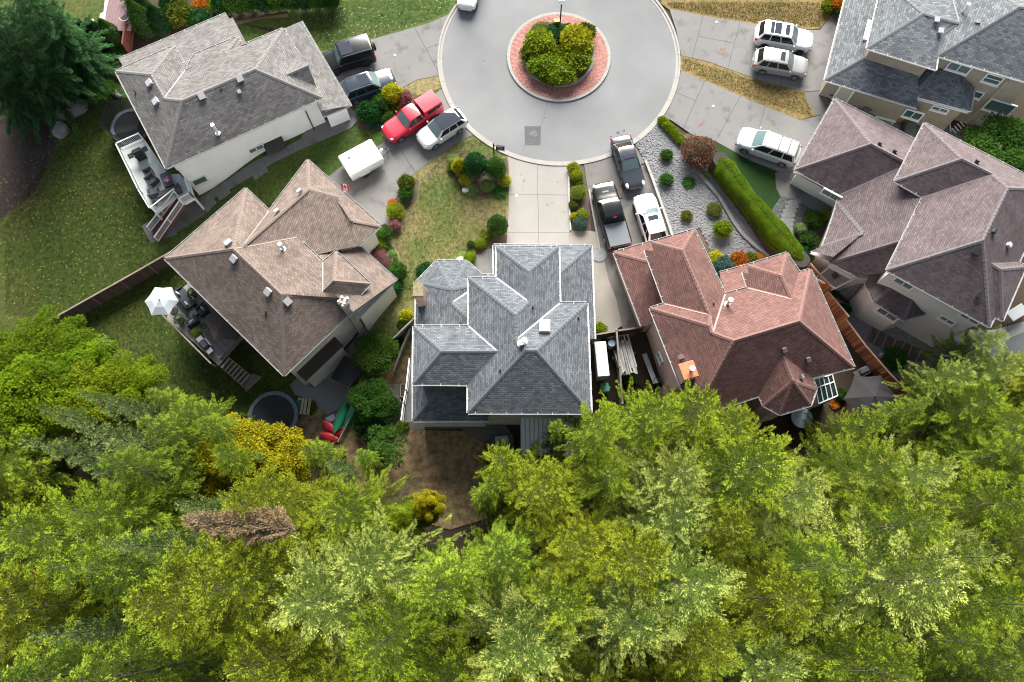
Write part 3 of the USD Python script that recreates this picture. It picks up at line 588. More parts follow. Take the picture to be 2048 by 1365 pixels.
STUCCO_B = plain('stucco_tan', (.27, .23, .17), .9, noise=.12, nscale=1.2, bump=.25)
SIDING_C = plain('siding_cream', (.55, .53, .47), .8, noise=.06)
GUT2 = plain('gutter_pale', (.38, .37, .36), .45)
H_C = House('house', 'house with dark slate-grey hipped roofs and white gutters at the middle of the street end', 'center', 'center_low', SH_C, capm('cap_slate', (.085, .095, .107)), plain('valley_grey', (.3, .31, .32), .6), SIDING_C)
H_L = House('house', 'long light-grey shingled house with white side wall behind two parked black vehicles', 'left', 'left_low', SH_L, capm('cap_grey', (.145, .136, .13)), plain('valley_pale', (.18, .17, .163), .6), STUCCO_W, gut=GUT2)
H_B = House('house', 'house with tan and brown shingled hips beside the white camping trailer', 'brown', 'brown_low', SH_B, capm('cap_tan', (.15, .115, .097)), plain('valley_tan', (.2, .155, .13), .6), STUCCO_T, gut=GUT2)
H_P = House('house', 'pink-walled house with terracotta shingled roofs below the white gravel garden', 'pink', 'pink_low', SH_P, capm('cap_terracotta', (.14, .073, .062)), plain('valley_pink', (.25, .15, .125), .6), STUCCO_P, gut=GUT2)
H_V = House('house', 'large house with mauve shingled roofs and pale grey siding right of the clipped hedge', 'purple', 'purple_low', SH_V, capm('cap_mauve', (.115, .1, .103)), plain('valley_mauve', (.12, .1, .1), .7), SIDING_G, gut=GUT2)
H_G = House('house', 'tan-walled house with blue-grey shingles at the top right corner', 'grey', 'grey_low', SH_G, capm('cap_bluegrey', (.115, .125, .132)), plain('valley_bluegrey', (.16, .17, .18), .7), STUCCO_B)
# ======================= PLANTS =======================
def leaf_mat(name, dark, light, transl=.25, hue=.02, val=.3, rough=.6):
    """leaves: colour differs from leaf to leaf and from plant to plant; light passes through"""
    nodes = {'g': ('geometry', {}), 'o': ('object_info', {}), 'r': ('rgb_ramp', {'ramp': [(0., dark), (.55, tuple((a + b) / 2 for a, b in zip(dark, light))), (1., light)]}),
             'n': ('noise_texture', {'scale': 1.3, 'detail': 3.}), 'nr': ('rgb_ramp', {'ramp': [(.3, (.72, .75, .72)), (.7, (1.22, 1.2, 1.1))]}), 'mm': ('mix', {'mix_type': 'multiply', 'fac': 1.}),
             'h': ('map_range', {'from_min': 0., 'from_max': 1., 'to_min': .5 - hue, 'to_max': .5 + hue}), 'w': ('white_noise_texture', {'dimensions': '1D'}),
             'v': ('map_range', {'from_min': 0., 'from_max': 1., 'to_min': 1. - val, 'to_max': 1. + val}), 'hsv': ('hsv', {'saturation': 1.}),
             'p': ('principled_bsdf', {'roughness': .75, 'specular_ior_level': .08}), 't': ('translucent_bsdf', {}), 'mix': ('mix_closure', {'fac': transl})}
    links = [('g.random_per_island', 'r.fac'), ('g.position', 'n.vector'), ('n.fac', 'nr.fac'), ('r.color', 'mm.color1'), ('nr.color', 'mm.color2'),
             ('o.random', 'h.value'), ('h.result', 'hsv.hue'), ('o.random', 'w.w'), ('w.value', 'v.value'), ('v.result', 'hsv.value'), ('mm.color', 'hsv.color'),
             ('hsv.color', 'p.base_color'), ('hsv.color', 't.color'), ('p.BSDF', 'mix.closure1'), ('t.BSDF', 'mix.closure2')]
    _m[name] = usdkit.material(stage, L(name), nodes, links, surface='mix.closure'); return _m[name]
BARK = plain('bark', (.05, .042, .03), .95, noise=.35, nscale=5.)
BARK_G = plain('bark_grey', (.2, .18, .16), .95, noise=.35, nscale=5.)
def unit(v): return v / (np.linalg.norm(v, axis=-1, keepdims=True) + 1e-9)
def kites(c, d, n, ln, w):
    """leaf-sized faces: c base, d direction, n facing, ln length, w width"""
    s = unit(np.cross(d, n)); ln = np.broadcast_to(ln, (len(c),))[:, None]; w = np.broadcast_to(w, (len(c),))[:, None]
    v = np.stack([c, c + d * ln * .45 + s * w * .5, c + d * ln, c + d * ln * .45 - s * w * .5], 1).reshape(-1, 3)
    i = np.arange(len(c)) * 4
    return v, np.vstack([np.c_[i, i + 1, i + 2], np.c_[i, i + 2, i + 3]])
def conifer(seed, Ht=20., R=4., tiers=20, per=6, base=.2, power=.78, el0=34., el1=-8., droop=.22, tip=.16, lat=.36, leaf=(.125, .05), spread=50., dens=1.3, thick=.1):
    """trunk, whorls of limbs and needle sprays of one tree -> (wood mesh, foliage mesh)"""
    g = np.random.RandomState(seed)
    zs = np.linspace(0, Ht, 9); lean = g.normal(0, .012 * Ht, 2)
    axis = lambda z: np.r_[lean * (z / Ht) ** 2, z]
    wood = [tube([axis(z) for z in zs], np.r_[np.linspace(.017 * Ht, .05, 6), .035, .022, .012], 7)]
    C, D, N, LN, WD, Y = [], [], [], [], [], []
    for ti in range(tiers):
        a0 = g.rand() * 6.28
        for k in range(per + (g.rand() < .5)):
            t = base + (1 - base) * (1 - (1 - (ti + .25 * g.normal() + .3) / tiers) ** 1.0)
            t = min(max(t, base), .985)
            Lb = R * max(.045, (1 - t) / (1 - base)) ** power * g.uniform(.74, 1.18)
            if g.rand() < .15: Lb *= g.uniform(.4, .75)
            Lb = max(Lb, .28)
            az = a0 + 2 * math.pi * k / per + g.normal(0, .16)
            el = math.radians(el1 + (el0 - el1) * ((t - base) / (1 - base)) ** 1.3 + g.normal(0, 5))
            ns = max(4, int(Lb / .3)); s = np.linspace(0, 1, ns + 1)
            a_s = az + g.normal(0, .2) * s; dr = droop * g.uniform(.7, 1.3)
            pts = np.c_[np.cos(a_s) * Lb * s, np.sin(a_s) * Lb * s, math.tan(el) * Lb * s - dr * Lb * s ** 2 + tip * Lb * s ** 3] + axis(t * Ht)
            wood.append(tube(pts, np.linspace(.005 * Lb + .008, .003, ns + 1), 3, False))
            nbl = max(7, int(Lb / .078 * dens)); sb = np.sort(.04 + .96 * g.rand(nbl) ** .8)
            ix = sb * ns; i0 = np.minimum(ix.astype(int), ns - 1); fr = (ix - i0)[:, None]
            q = pts[i0] * (1 - fr) + pts[i0 + 1] * fr; bd = unit(pts[i0 + 1] - pts[i0])
            side = np.where(g.rand(nbl) < .5, 1., -1.)
            hor = unit(np.cross(bd, np.tile([0, 0, 1.], (nbl, 1))))
            ang = np.radians(spread + g.normal(0, 7, nbl)) * (1 - .55 * sb)
            dv = unit(bd * np.cos(ang)[:, None] + hor * (side * np.sin(ang))[:, None] + np.c_[np.zeros(nbl), np.zeros(nbl), g.normal(.0, .22, nbl)])
            ll = np.minimum((.14 + lat * min(Lb, 2.6) * np.minimum(1, 2.4 * sb + .25) * (1 - sb) ** .8) * g.uniform(.65, 1.08, nbl), 1.1)
            nl = np.maximum(3, (ll / .042).astype(int)); rep = np.repeat(np.arange(nbl), nl); m = len(rep)
            pos = np.concatenate([np.linspace(.08, 1., j) for j in nl]); alt = np.concatenate([np.where(np.arange(j) % 2 == 0, 1., -1.) for j in nl])
            dd, qq = dv[rep], q[rep]; hr = unit(np.cross(dd, np.tile([0, 0, 1.], (m, 1))))
            a2 = np.radians(g.normal(36, 12, m)) * np.where(pos > .95, .1, 1.)
            ld = unit(dd * np.cos(a2)[:, None] + hr * (alt * np.sin(a2))[:, None] + np.c_[np.zeros(m), np.zeros(m), g.normal(.04, .26, m)])
            cc = qq + dd * (pos * ll[rep])[:, None] + np.c_[g.normal(0, .02, m), g.normal(0, .02, m), g.normal(0, thick * .5, m) - .16 * (pos * ll[rep]) ** 2]
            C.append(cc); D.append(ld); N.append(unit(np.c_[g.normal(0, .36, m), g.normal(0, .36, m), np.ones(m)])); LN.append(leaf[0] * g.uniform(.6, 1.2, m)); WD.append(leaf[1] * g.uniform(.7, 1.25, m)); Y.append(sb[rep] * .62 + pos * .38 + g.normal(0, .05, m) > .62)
    n = 60; tz = np.linspace(Ht * .93, Ht * 1.015, n); a = g.rand(n) * 6.28
    C.append(np.array([axis(min(z, Ht)) * [1, 1, 0] + [0, 0, z] for z in tz])); D.append(unit(np.c_[np.cos(a), np.sin(a), np.full(n, .9)])); N.append(unit(g.normal(0, 1, (n, 3)))); LN.append(np.full(n, leaf[0] * 1.2)); WD.append(np.full(n, leaf[1])); Y.append(np.ones(n, bool))
    C, D, N, LN, WD, Y = np.vstack(C), np.vstack(D), np.vstack(N), np.concatenate(LN), np.concatenate(WD), np.concatenate(Y)
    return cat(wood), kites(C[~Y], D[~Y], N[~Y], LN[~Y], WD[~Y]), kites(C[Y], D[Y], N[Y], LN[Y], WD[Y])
def broadleaf(seed, Ht=9., R=3., lobes=26, per=900, leaf=(.2, .13), flat=.75, trunk=.3, thin=1., lr=(.26, .42)):
    """branching trunk with leafy lobes: leaves in clusters at the ends of the limbs"""
    g = np.random.RandomState(seed); wood = [tube([[0, 0, 0], [g.normal(0, .1), g.normal(0, .1), Ht * trunk], [0, 0, Ht * .75]], [.03 * Ht * .5, .022 * Ht * .5, .02], 7)]
    C, D, N = [], [], []
    for k in range(lobes):
        u = g.normal(0, 1, 3); u /= np.linalg.norm(u); u[2] = abs(u[2]) * 1.1 - .3
        rr = g.uniform(.45, .95)
        c = np.array([u[0] * R * rr, u[1] * R * rr, Ht * .62 + u[2] * R * flat * rr])
        b0 = np.array([0, 0, Ht * trunk * g.uniform(.7, 1.5)])
        mid = (b0 + c) / 2 + [0, 0, -.06 * Ht]
        wood.append(tube([b0, mid, c], [.05, .035, .012], 4, False))
        lr_ = R * g.uniform(*lr); m = int(per * g.uniform(.6, 1.2) * thin)
        w = unit(g.normal(0, 1, (m, 3))); w[:, 2] = np.where(w[:, 2] < -.35, -w[:, 2], w[:, 2])
        p = c + w * lr_ * (g.uniform(.45, 1.1, m) ** .6)[:, None] * [1, 1, .7]
        C.append(p); D.append(unit(w * [1, 1, .2] + g.normal(0, .6, (m, 3)))); N.append(unit(w * .5 + [0, 0, .8] + g.normal(0, .45, (m, 3))))
    m = sum(map(len, C))
    return cat(wood), kites(np.vstack(C), np.vstack(D), np.vstack(N), leaf[0] * g.uniform(.6, 1.2, m), leaf[1] * g.uniform(.7, 1.2, m))
def shrub(seed, n=1900, leaf=(.2, .11), up=.35, rough=.36, low=-.25, ball=False, tufts=0):
    """unit-size bush standing on z=0 (radius 1, height about 1.5): leafy shell over dark twigs"""
    g = np.random.RandomState(seed)
    w = unit(g.normal(0, 1, (n, 3))); w[:, 2] = np.where(w[:, 2] < low, -w[:, 2], w[:, 2])
    bump = 1 + rough * 2 * (meshkit.fbm(w * 2.2 + seed * 3.1, 3, seed) - .5)
    rr = bump * g.uniform(.8, 1.03, n) if not ball else bump * g.uniform(.93, 1.01, n)
    c = w * rr[:, None] * [1, 1, .75] + [0, 0, .78]
    d = unit(w * (up) + g.normal(0, .55, (n, 3)) + [0, 0, .15]); nn = unit(w + g.normal(0, .5, (n, 3)))
    core = ico(2); cv = unit(core[0]); cb = 1 + rough * 2 * (meshkit.fbm(cv * 2.2 + seed * 3.1, 3, seed) - .5)
    core = (cv * cb[:, None] * .8 * [1, 1, .75] + [0, 0, .74], core[1])
    stem = [tube([[0, 0, -.05], [.1 * math.cos(a), .1 * math.sin(a), .45]], [.05, .03], 5) for a in (0, 2.1, 4.2)]
    return cat(stem), kites(c, d, nn, leaf[0] * g.uniform(.6, 1.2, n), leaf[1] * g.uniform(.7, 1.2, n)), core
def spiky(seed, n=260, ln=1., w=.09):
    """arching strap leaves from one point (hosta, daylily, ornamental grass)"""
    g = np.random.RandomState(seed); a = g.rand(n) * 6.283; r = g.uniform(.05, .75, n); e = g.uniform(.25, 1.2, n)
    c = np.c_[np.cos(a) * r, np.sin(a) * r, .15 + .35 * (1 - r)]; d = unit(np.c_[np.cos(a), np.sin(a), e - .5])
    return kites(c, d, unit(np.c_[-np.cos(a) * .3, -np.sin(a) * .3, np.ones(n)] + g.normal(0, .3, (n, 3))), ln * g.uniform(.3, .55, n), w * g.uniform(.7, 1.4, n) * 2)
FO = dict(
    fir_y=leaf_mat('lit_shoots_fir', (.2, .26, .016), (.36, .41, .045), .15, 0.01, 0.14), hem_y=leaf_mat('lit_shoots_hemlock', (.18, .25, .018), (.33, .39, .05), .15, 0.01, 0.14),  # pale bough ends: new growth plus light painted into the tips
    spr_y=leaf_mat('lit_shoots_spruce', (.27, .32, .07), (.45, .49, .15), .12, 0.01, 0.14), ced_y=leaf_mat('lit_shoots_cedar', (.2, .24, .014), (.37, .37, .03), .15, 0.01, 0.14),
    blu_y=leaf_mat('lit_shoots_bluegreen', (.13, .17, .05), (.3, .35, .13), .12, 0.01, 0.16), drk_y=leaf_mat('lit_shoots_dark', (.05, .12, .04), (.14, .26, .09), .12, .012, .2),
    fir=leaf_mat('needles_fir', (.06, .09, .006), (.15, .19, .012), .14, 0.01, 0.14),  # inner needles kept darker, painting the shade inside the crowns
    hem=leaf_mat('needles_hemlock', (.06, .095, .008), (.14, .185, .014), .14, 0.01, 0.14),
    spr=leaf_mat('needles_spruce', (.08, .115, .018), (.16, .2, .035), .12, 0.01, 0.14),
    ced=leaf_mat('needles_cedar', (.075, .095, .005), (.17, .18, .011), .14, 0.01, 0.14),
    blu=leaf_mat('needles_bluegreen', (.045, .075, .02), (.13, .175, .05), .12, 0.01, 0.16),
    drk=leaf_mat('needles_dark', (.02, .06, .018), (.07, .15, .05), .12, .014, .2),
    ald=leaf_mat('leaves_alder', (.12, .18, .006), (.32, .37, .02), .42, .02, .2),
    yel=leaf_mat('leaves_yellow', (.26, .235, .008), (.6, .5, .03), .35, .012, .12),
    mid=leaf_mat('leaves_green', (.05, .11, .014), (.17, .29, .055), .3, .015, .2),
    ded=leaf_mat('needles_dead', (.2, .15, .085), (.42, .33, .2), .1, .01, .2))
KIND = {  # species: (Kind word, function) two builds of each, so that no two neighbours look alike
    'fir': [conifer(1, 20, 5.3, 16, 6, lat=.4), conifer(2, 21, 4.9, 17, 6, droop=.12, tip=.1, el0=42, lat=.4), conifer(12, 19, 5.6, 14, 6, droop=.28, tip=.24, power=.74, lat=.42)],
    'hem': [conifer(3, 19, 4.9, 16, 6, droop=.42, tip=.02, lat=.38, el0=28), conifer(4, 20, 4.5, 15, 7, droop=.52, tip=-.02, lat=.4, power=.76)],
    'spr': [conifer(5, 21, 5.4, 15, 6, droop=.1, tip=.16, lat=.34, leaf=(.14, .045), spread=44, el0=30, el1=-2, thick=.16), conifer(6, 20, 5.0, 14, 6, droop=.08, tip=.2, lat=.36, leaf=(.14, .045), spread=46, thick=.16)],
    'ced': [conifer(7, 18, 4.8, 14, 6, droop=.36, tip=.26, lat=.46, spread=60, leaf=(.13, .055)), conifer(8, 17, 5.1, 13, 6, droop=.3, tip=.3, lat=.48, spread=58, leaf=(.13, .055))],
    'blu': [conifer(9, 17, 2.0, 22, 5, base=.1, power=.75, droop=.12, tip=.3, lat=.4, el0=45, el1=15), conifer(10, 16, 1.8, 20, 5, base=.12, power=.75, droop=.16, tip=.3, lat=.42, el0=45, el1=15)],
    'drk': [conifer(11, 18, 4.6, 24, 7, base=.05, power=.85, droop=.3, tip=.2, lat=.3, leaf=(.2, .075), thick=.16)],
    'ald': [broadleaf(20, 11, 3.2, 85, 420, (.15, .1), lr=(.14, .27)), broadleaf(21, 10, 2.8, 75, 400, (.15, .1), lr=(.14, .27))],
    'yel': [broadleaf(22, 6.5, 2.8, 80, 380, (.16, .12), .6, lr=(.14, .27))],
    'mid': [broadleaf(23, 5.2, 1.9, 18, 520, (.17, .1), .8), broadleaf(24, 4.2, 1.5, 12, 260, (.16, .09), .9, .35)]}
HT = {'fir': (20, 21, 19), 'hem': (19, 20), 'spr': (21, 20), 'ced': (18, 17), 'blu': (17, 16), 'drk': (18,), 'ald': (11 * .62 + 3.2 * .75, 10 * .62 + 2.8 * .75), 'yel': (6.5 * .62 + 2.8 * .6,), 'mid': (5.2 * .62 + 1.9 * .8, 4.2 * .62 + 1.5 * .9)}
NAME = {'fir': 'fir_tree', 'hem': 'hemlock_tree', 'spr': 'spruce_tree', 'ced': 'cedar_tree', 'blu': 'slender_conifer', 'drk': 'spruce_tree', 'ald': 'alder_tree', 'yel': 'maple_tree', 'mid': 'garden_tree'}
PROTO = {}
def tree(sp, var, apex_px, ztop, label, wide=1., rz=None, group=None):
    """a tree whose top stands at height ztop under the picture point apex_px"""
    p = P(apex_px[0], apex_px[1], ztop); zb = float(hgt(p[0], p[1])) - .1
    var %= len(KIND[sp]); sz = (ztop - zb) / HT[sp][var]; sc = (wide * sz ** .6, wide * sz ** .6, sz)
    rz = rnd.uniform(0, 6.28) if rz is None else rz
    key = (sp, var)
    if key not in PROTO:
        t = thing(NAME[sp], label, 'tree', (p[0], p[1], zb), rz, group, sc=sc)
        w, f, *lit_shoots = KIND[sp][var]
        part(t, 'trunk', w, BARK if sp != 'mid' else BARK_G, smooth=60)
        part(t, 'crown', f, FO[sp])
        if lit_shoots: part(t, 'young_shoots', lit_shoots[0], FO[sp + '_y'])  # outer boughs lightened as if lit from above, besides new growth
        PROTO[key] = t
        return t
    return dup(PROTO[key], label, (p[0], p[1], zb), rz, sc, group, NAME[sp], 'tree')
# ---- the forest behind the houses ----
EDGE = Polygon([(-90, 640), (60, 672), (110, 700), (230, 745), (300, 780), (390, 812), (440, 885), (560, 890), (640, 905), (690, 930), (700, 985), (780, 1000), (850, 1008), (900, 1018), (955, 992), (985, 950), (1000, 915), (1050, 908), (1140, 885), (1165, 850), (1200, 845), (1230, 815), (1300, 812), (1420, 800), (1530, 815), (1590, 880), (1650, 885), (1700, 870), (1780, 845), (1840, 805), (1900, 795), (1960, 735), (2048, 662), (2330, 560), (2330, 1560), (-330, 1560), (-330, 600)])
COL = {'fir': 'yellow-green', 'hem': 'fresh green', 'spr': 'pale silvery green', 'ced': 'olive-gold', 'blu': 'blue-green', 'ald': 'bright leafy', 'yel': 'golden yellow'}
FORM = {'fir': 'bushy fir', 'hem': 'drooping hemlock', 'spr': 'star-topped spruce', 'ced': 'feathery cedar', 'blu': 'slender conifer', 'ald': 'alder', 'yel': 'maple'}
hand = [  # (species, variant, apex px, top height, width, label or None)
    ('spr', 0, (585, 1215), 19.5, 1.12, 'large pale silvery spruce seen from above, below the brown dead branch'),
    ('spr', 1, (1425, 1180), 20, 1.15, 'pale spruce with long spiky tips in the lower middle of the forest'),
    ('spr', 0, (1925, 1165), 21, 1.2, 'largest pale spruce, leaning towards the right edge of the photo'),
    ('fir', 2, (1540, 915), 17, 1.15, 'bright yellow-green fir just below the round white garden table'),
    ('spr', 1, (1045, 1310), 20.5, 1.1, 'pale silvery spruce cut by the bottom edge, below the house centre'),
    ('spr', 0, (1375, 1020), 16, 1., 'pale spruce with a star-shaped top shoot beside a dark gap'),
    ('fir', 1, (1000, 905), 10.5, .62, 'narrow green fir leaning up in front of the grey hot tub'),
    ('hem', 0, (1120, 842), 9.5, .36, 'thin pointed hemlock standing against the white patio roof'),
    ('fir', 0, (1212, 838), 13., .8, 'bright fir crown touching the corner of the dark slate roof'),
    ('fir', 2, (1330, 812), 13, .9, 'bright fir between the wood pile fence and the pink wall'),
    ('fir', 1, (1425, 792), 15, .8, 'tall bright fir against the terracotta roof edge'),
    ('blu', 0, (222, 800), 11, 1., 'blue-green slender conifer highest among the leafy trees at left'),
    ('blu', 1, (85, 810), 11.5, 1., 'blue-green slender conifer by the left edge of the forest'),
    ('blu', 0, (160, 785), 10.5, .9, None), ('blu', 0, (160, 850), 15, 1.1, 'dark blue-green spire rising above the olive trees at left'),
    ('blu', 1, (60, 880), 15, 1.05, None), ('blu', 0, (205, 1085), 17, .9, None), ('blu', 1, (70, 1285), 18.5, .9, 'grey-blue slender conifer in the bottom left corner'),
    ('ald', 0, (40, 690), 6.5, 1.15, 'bright leafy alder at the lower end of the brown board fence'), ('ald', 1, (135, 735), 6., 1.1, None), ('ald', 0, (215, 770), 6, 1.0, 'bright leafy alder overhanging the dark lawn boulder'),
    ('ald', 1, (60, 755), 7, 1.1, None), ('ald', 0, (110, 775), 7, 1.15, None), ('ald', 1, (10, 790), 8, 1.1, None),
    ('hem', 1, (290, 780), 7.5, .62, None), ('hem', 0, (345, 805), 9., .72, None), ('hem', 1, (395, 845), 9, .75, None), ('fir', 0, (425, 905), 9, .7, None), ('hem', 0, (275, 850), 11, .8, None),
    ('yel', 0, (455, 905), 4.2, 1., 'golden yellow maple in front of the round black trampoline'), ('yel', 0, (540, 915), 4., .9, 'golden yellow maple between the trampoline and the red kayaks'),
    ('blu', 1, (508, 905), 6, .6, None), ('hem', 0, (605, 890), 6.5, .62, 'green hemlock just left of the red kayaks'), ('blu', 0, (655, 925), 7, .8, None), ('hem', 1, (715, 905), 6, .55, 'drooping hemlock branch tip below the green kayaks'),
    ('mid', 1, (765, 895), 1.9, 1.1, 'small apple tree with a bare dark trunk on the dry yard'),
    ('ald', 1, (800, 1050), 5, .7, None), ('fir', 1, (985, 955), 11, .5, 'narrow bright fir at the lower right of the dry yard'), ('hem', 0, (965, 985), 8.5, .5, None),
    ('spr', 1, (2015, 665), 8, .85, 'pale bushy conifer by the court at the right edge'), ('spr', 0, (1950, 730), 8.5, .8, 'pale bushy conifer overlapping the painted court lines'), ('spr', 1, (2050, 715), 9, .9, None),
    ('fir', 2, (1768, 838), 9., .6, 'green fir top in front of the dark hexagonal gazebo'), ('hem', 1, (1862, 800), 9, .65, 'green hemlock just below the painted court lines'),
    ('yel', 0, (850, 1010), 6., .34, 'small golden maple at the lower end of the dry yard')]
pts = [np.array(h[2], float) for h in hand]
auto = []
inner = EDGE.buffer(-34)
g_ = np.random.RandomState(41)
for _ in range(14000):
    q = np.array([g_.uniform(-220, 2270), g_.uniform(640, 1480)])
    if not inner.contains(Point(q)): continue
    rad = 84 + 58 * np.clip((q[1] - 780) / 450, 0, 1)
    if 330 < q[0] < 640 and 1000 < q[1] < 1130: rad *= 1.35
    if all(np.hypot(*(q - p)) > (rad if i >= len(hand) else rad * .8) for i, p in enumerate(pts)):
        pts.append(q); auto.append(q)
def pick(q):
    x, y = q; r = g_.rand()
    if y < 900 and x < 420: ks = [('ald', .35), ('ced', .25), ('hem', .25), ('blu', .15)]
    elif x < 650: ks = [('hem', .3), ('ced', .3), ('fir', .25), ('blu', .08), ('spr', .07)]
    elif x < 1150: ks = [('fir', .35), ('hem', .2), ('spr', .25), ('ced', .2)]
    elif y > 1150: ks = [('spr', .3), ('fir', .35), ('hem', .2), ('ced', .15)]
    else: ks = [('fir', .5), ('ced', .2), ('hem', .15), ('spr', .15)]
    for k, w in ks:
        r -= w
        if r <= 0: return k
    return ks[0][0]
allt = list(hand)
for q in auto:
    k = pick(q); d = EDGE.exterior.distance(Point(q))
    z = 9.5 + 9.5 * np.clip((q[1] - 760) / 420, 0, 1) + g_.uniform(-2.2, 2.2)
    z = min(z, 7.5 + d * .06 + 3)
    if k == 'ald': z = g_.uniform(6, 9)
    allt.append((k, g_.randint(3), tuple(q), z, g_.uniform(.82, 1.08), None))
ORD = 'first second third fourth fifth sixth seventh eighth ninth tenth eleventh twelfth thirteenth fourteenth fifteenth sixteenth seventeenth eighteenth nineteenth twentieth'.split()
ORD += ['twenty-' + o for o in ORD[:9]] + ['thirtieth'] + ['thirty-' + o for o in ORD[:9]]
bands = [(0, 800, 'edge row under the gardens'), (800, 900, 'second row of the forest'), (900, 1000, 'third row of the forest'), (1000, 1100, 'middle row of the forest'), (1100, 1200, 'fifth row of the forest'), (1200, 1290, 'row above the lowest trees'), (1290, 1480, 'lowest row of the forest')]
cnt = {}
for h in sorted(allt, key=lambda h: h[2][0]):
    sp, var, q, z, wd, lab = h
    if lab is None:
        b = next(b for b in bands if b[0] <= q[1] < b[1]); k = (sp, b[2]); cnt[k] = cnt.get(k, 0) + 1
        lab = f'{COL[sp]} {FORM[sp]}, {ORD[cnt[k] - 1]} such from left, {b[2]}'
    tree(sp, var, q, z, lab, wd, group='garden trees' if sp == 'mid' else 'trees of the forest')
# ======================= GARDENS =======================
SHC = dict(
    deep=('deep green', (.012, .05, .012), (.04, .115, .03)), green=('mid green', (.03, .075, .012), (.09, .16, .03)), lime=('lime green', (.1, .14, .006), (.27, .3, .012)),
    gold=('golden yellow', (.2, .2, .01), (.52, .46, .03)), olive=('olive green', (.06, .075, .008), (.15, .17, .02)), burg=('burgundy', (.03, .008, .01), (.12, .025, .03)),
    russet=('russet brown', (.09, .045, .028), (.23, .115, .07)), pink=('dusty pink', (.14, .06, .065), (.4, .2, .21)), orange=('orange', (.24, .09, .006), (.5, .2, .012)),
    blue=('blue-green', (.03, .065, .055), (.1, .17, .15)), pale=('pale flowering', (.14, .19, .07), (.5, .52, .33)), varie=('variegated', (.12, .17, .05), (.36, .42, .18)))
SM = {k: leaf_mat('shrub_' + k, tuple(x * 1.6 for x in a), tuple(min(.8, x * 1.55) for x in b), .25, .012, .15) for k, (_, a, b) in SHC.items()}
TWIG = plain('shrub_twigs', (.03, .026, .018), .95)
BUSH = {}
BUILDS = {'bush': lambda s: shrub(s), 'ball': lambda s: shrub(s, 2600, (.15, .085), .2, .05, -.4, True), 'loose': lambda s: shrub(s, 1500, (.26, .12), .6, .38), 'fine': lambda s: shrub(s, 3200, (.11, .06), .5, .25)}
def bush(col, form, px, r, label, cat='shrub', hz=1., name='shrub', group='garden shrubs', z0=None):
    p = P(*px, 0); zb = float(hgt(p[0], p[1])) if z0 is None else z0
    p = P(*px, zb + .75 * r * hz); zb = float(hgt(p[0], p[1])) if z0 is None else z0
    key = (col, form); loc = (p[0], p[1], zb - .02); sc = (r, r, r * hz); rz = rnd.uniform(0, 6.28)
    if key in BUSH: return dup(BUSH[key], label, loc, rz, sc, group, name, cat)
    t = thing(name, label, cat, loc, rz, group, sc=sc)
    if form == 'spiky': part(t, 'leaves', spiky(len(BUSH) + 3), SM[col])
    else:
        st, lv, core = BUILDS[form](len(BUSH) + 31)
        part(t, 'stems', st, TWIG); part(t, 'foliage', lv, SM[col]); part(t, 'twigs', core, TWIG)
    BUSH[key] = t; return t

B = bush
# traffic island
for a in [('lime', 'loose', (1078, 88), .95, 'lime green shrub west of the lamp post on the traffic island', .95), ('gold', 'loose', (1152, 84), 1.0, 'golden shrub east of the lamp post on the traffic island', 1.), ('lime', 'bush', (1088, 128), 1.0, 'lime green shrub at the lower left of the traffic island', .8),
          ('lime', 'bush', (1122, 140), 1.05, 'lime green shrub at the lower edge of the traffic island', .75), ('lime', 'loose', (1150, 118), 1.0, 'lime green shrub at the lower right of the traffic island', .8), ('olive', 'bush', (1062, 108), .7, 'olive shrub at the western kerb of the traffic island', .8),
          ('olive', 'loose', (1171, 66), .6, 'small olive shrub at the eastern kerb of the traffic island', 1.1), ('gold', 'bush', (1098, 104), .5, 'small bright yellow shrub in the middle of the traffic island', 1.3), ('deep', 'bush', (1112, 68), .75, 'dark green shrub behind the yellow sign on the traffic island', .7),
          ('olive', 'fine', (1084, 66), .8, 'brownish olive shrub at the upper left of the traffic island', .6), ('green', 'loose', (1135, 66), .6, 'low green shrub just right of the lamp post on the traffic island', .6), ('olive', 'bush', (1167, 100), .6, 'olive shrub on the right side of the traffic island', .8),
          ('olive', 'fine', (1105, 150), .9, 'low olive shrub at the bottom of the traffic island', .5), ('lime', 'bush', (1125, 116), .7, 'lime shrub just below the lamp post', .9)]:
    B(a[0], a[1], a[2], a[3] * 1.35, a[4], hz=a[5] * .8, z0=.2, group='shrubs of the traffic island')
# bed between the parked cars at left
for a in [('deep', 'loose', (735, 226), .95, 'deep green rhododendron at the left end of the bed behind the red pickup', 1.), ('gold', 'loose', (785, 190), .85, 'yellow-green shrub at the top of the bed by the blue car', 1.1), ('pink', 'loose', (808, 198), .7, 'pinkish shrub beside the canopy of the red pickup', .9),
          ('green', 'loose', (765, 206), .8, 'green shrub in the middle of the bed behind the red pickup', 1.), ('green', 'bush', (775, 235), .65, 'low green shrub against the red pickup hood', .8), ('olive', 'loose', (795, 215), .6, 'brownish shrub against the red pickup cab', .8), ('blue', 'spiky', (752, 240), .75, 'blue-green spiky yucca in the bed behind the red pickup', .9)]:
    B(*a[:5], hz=a[5])
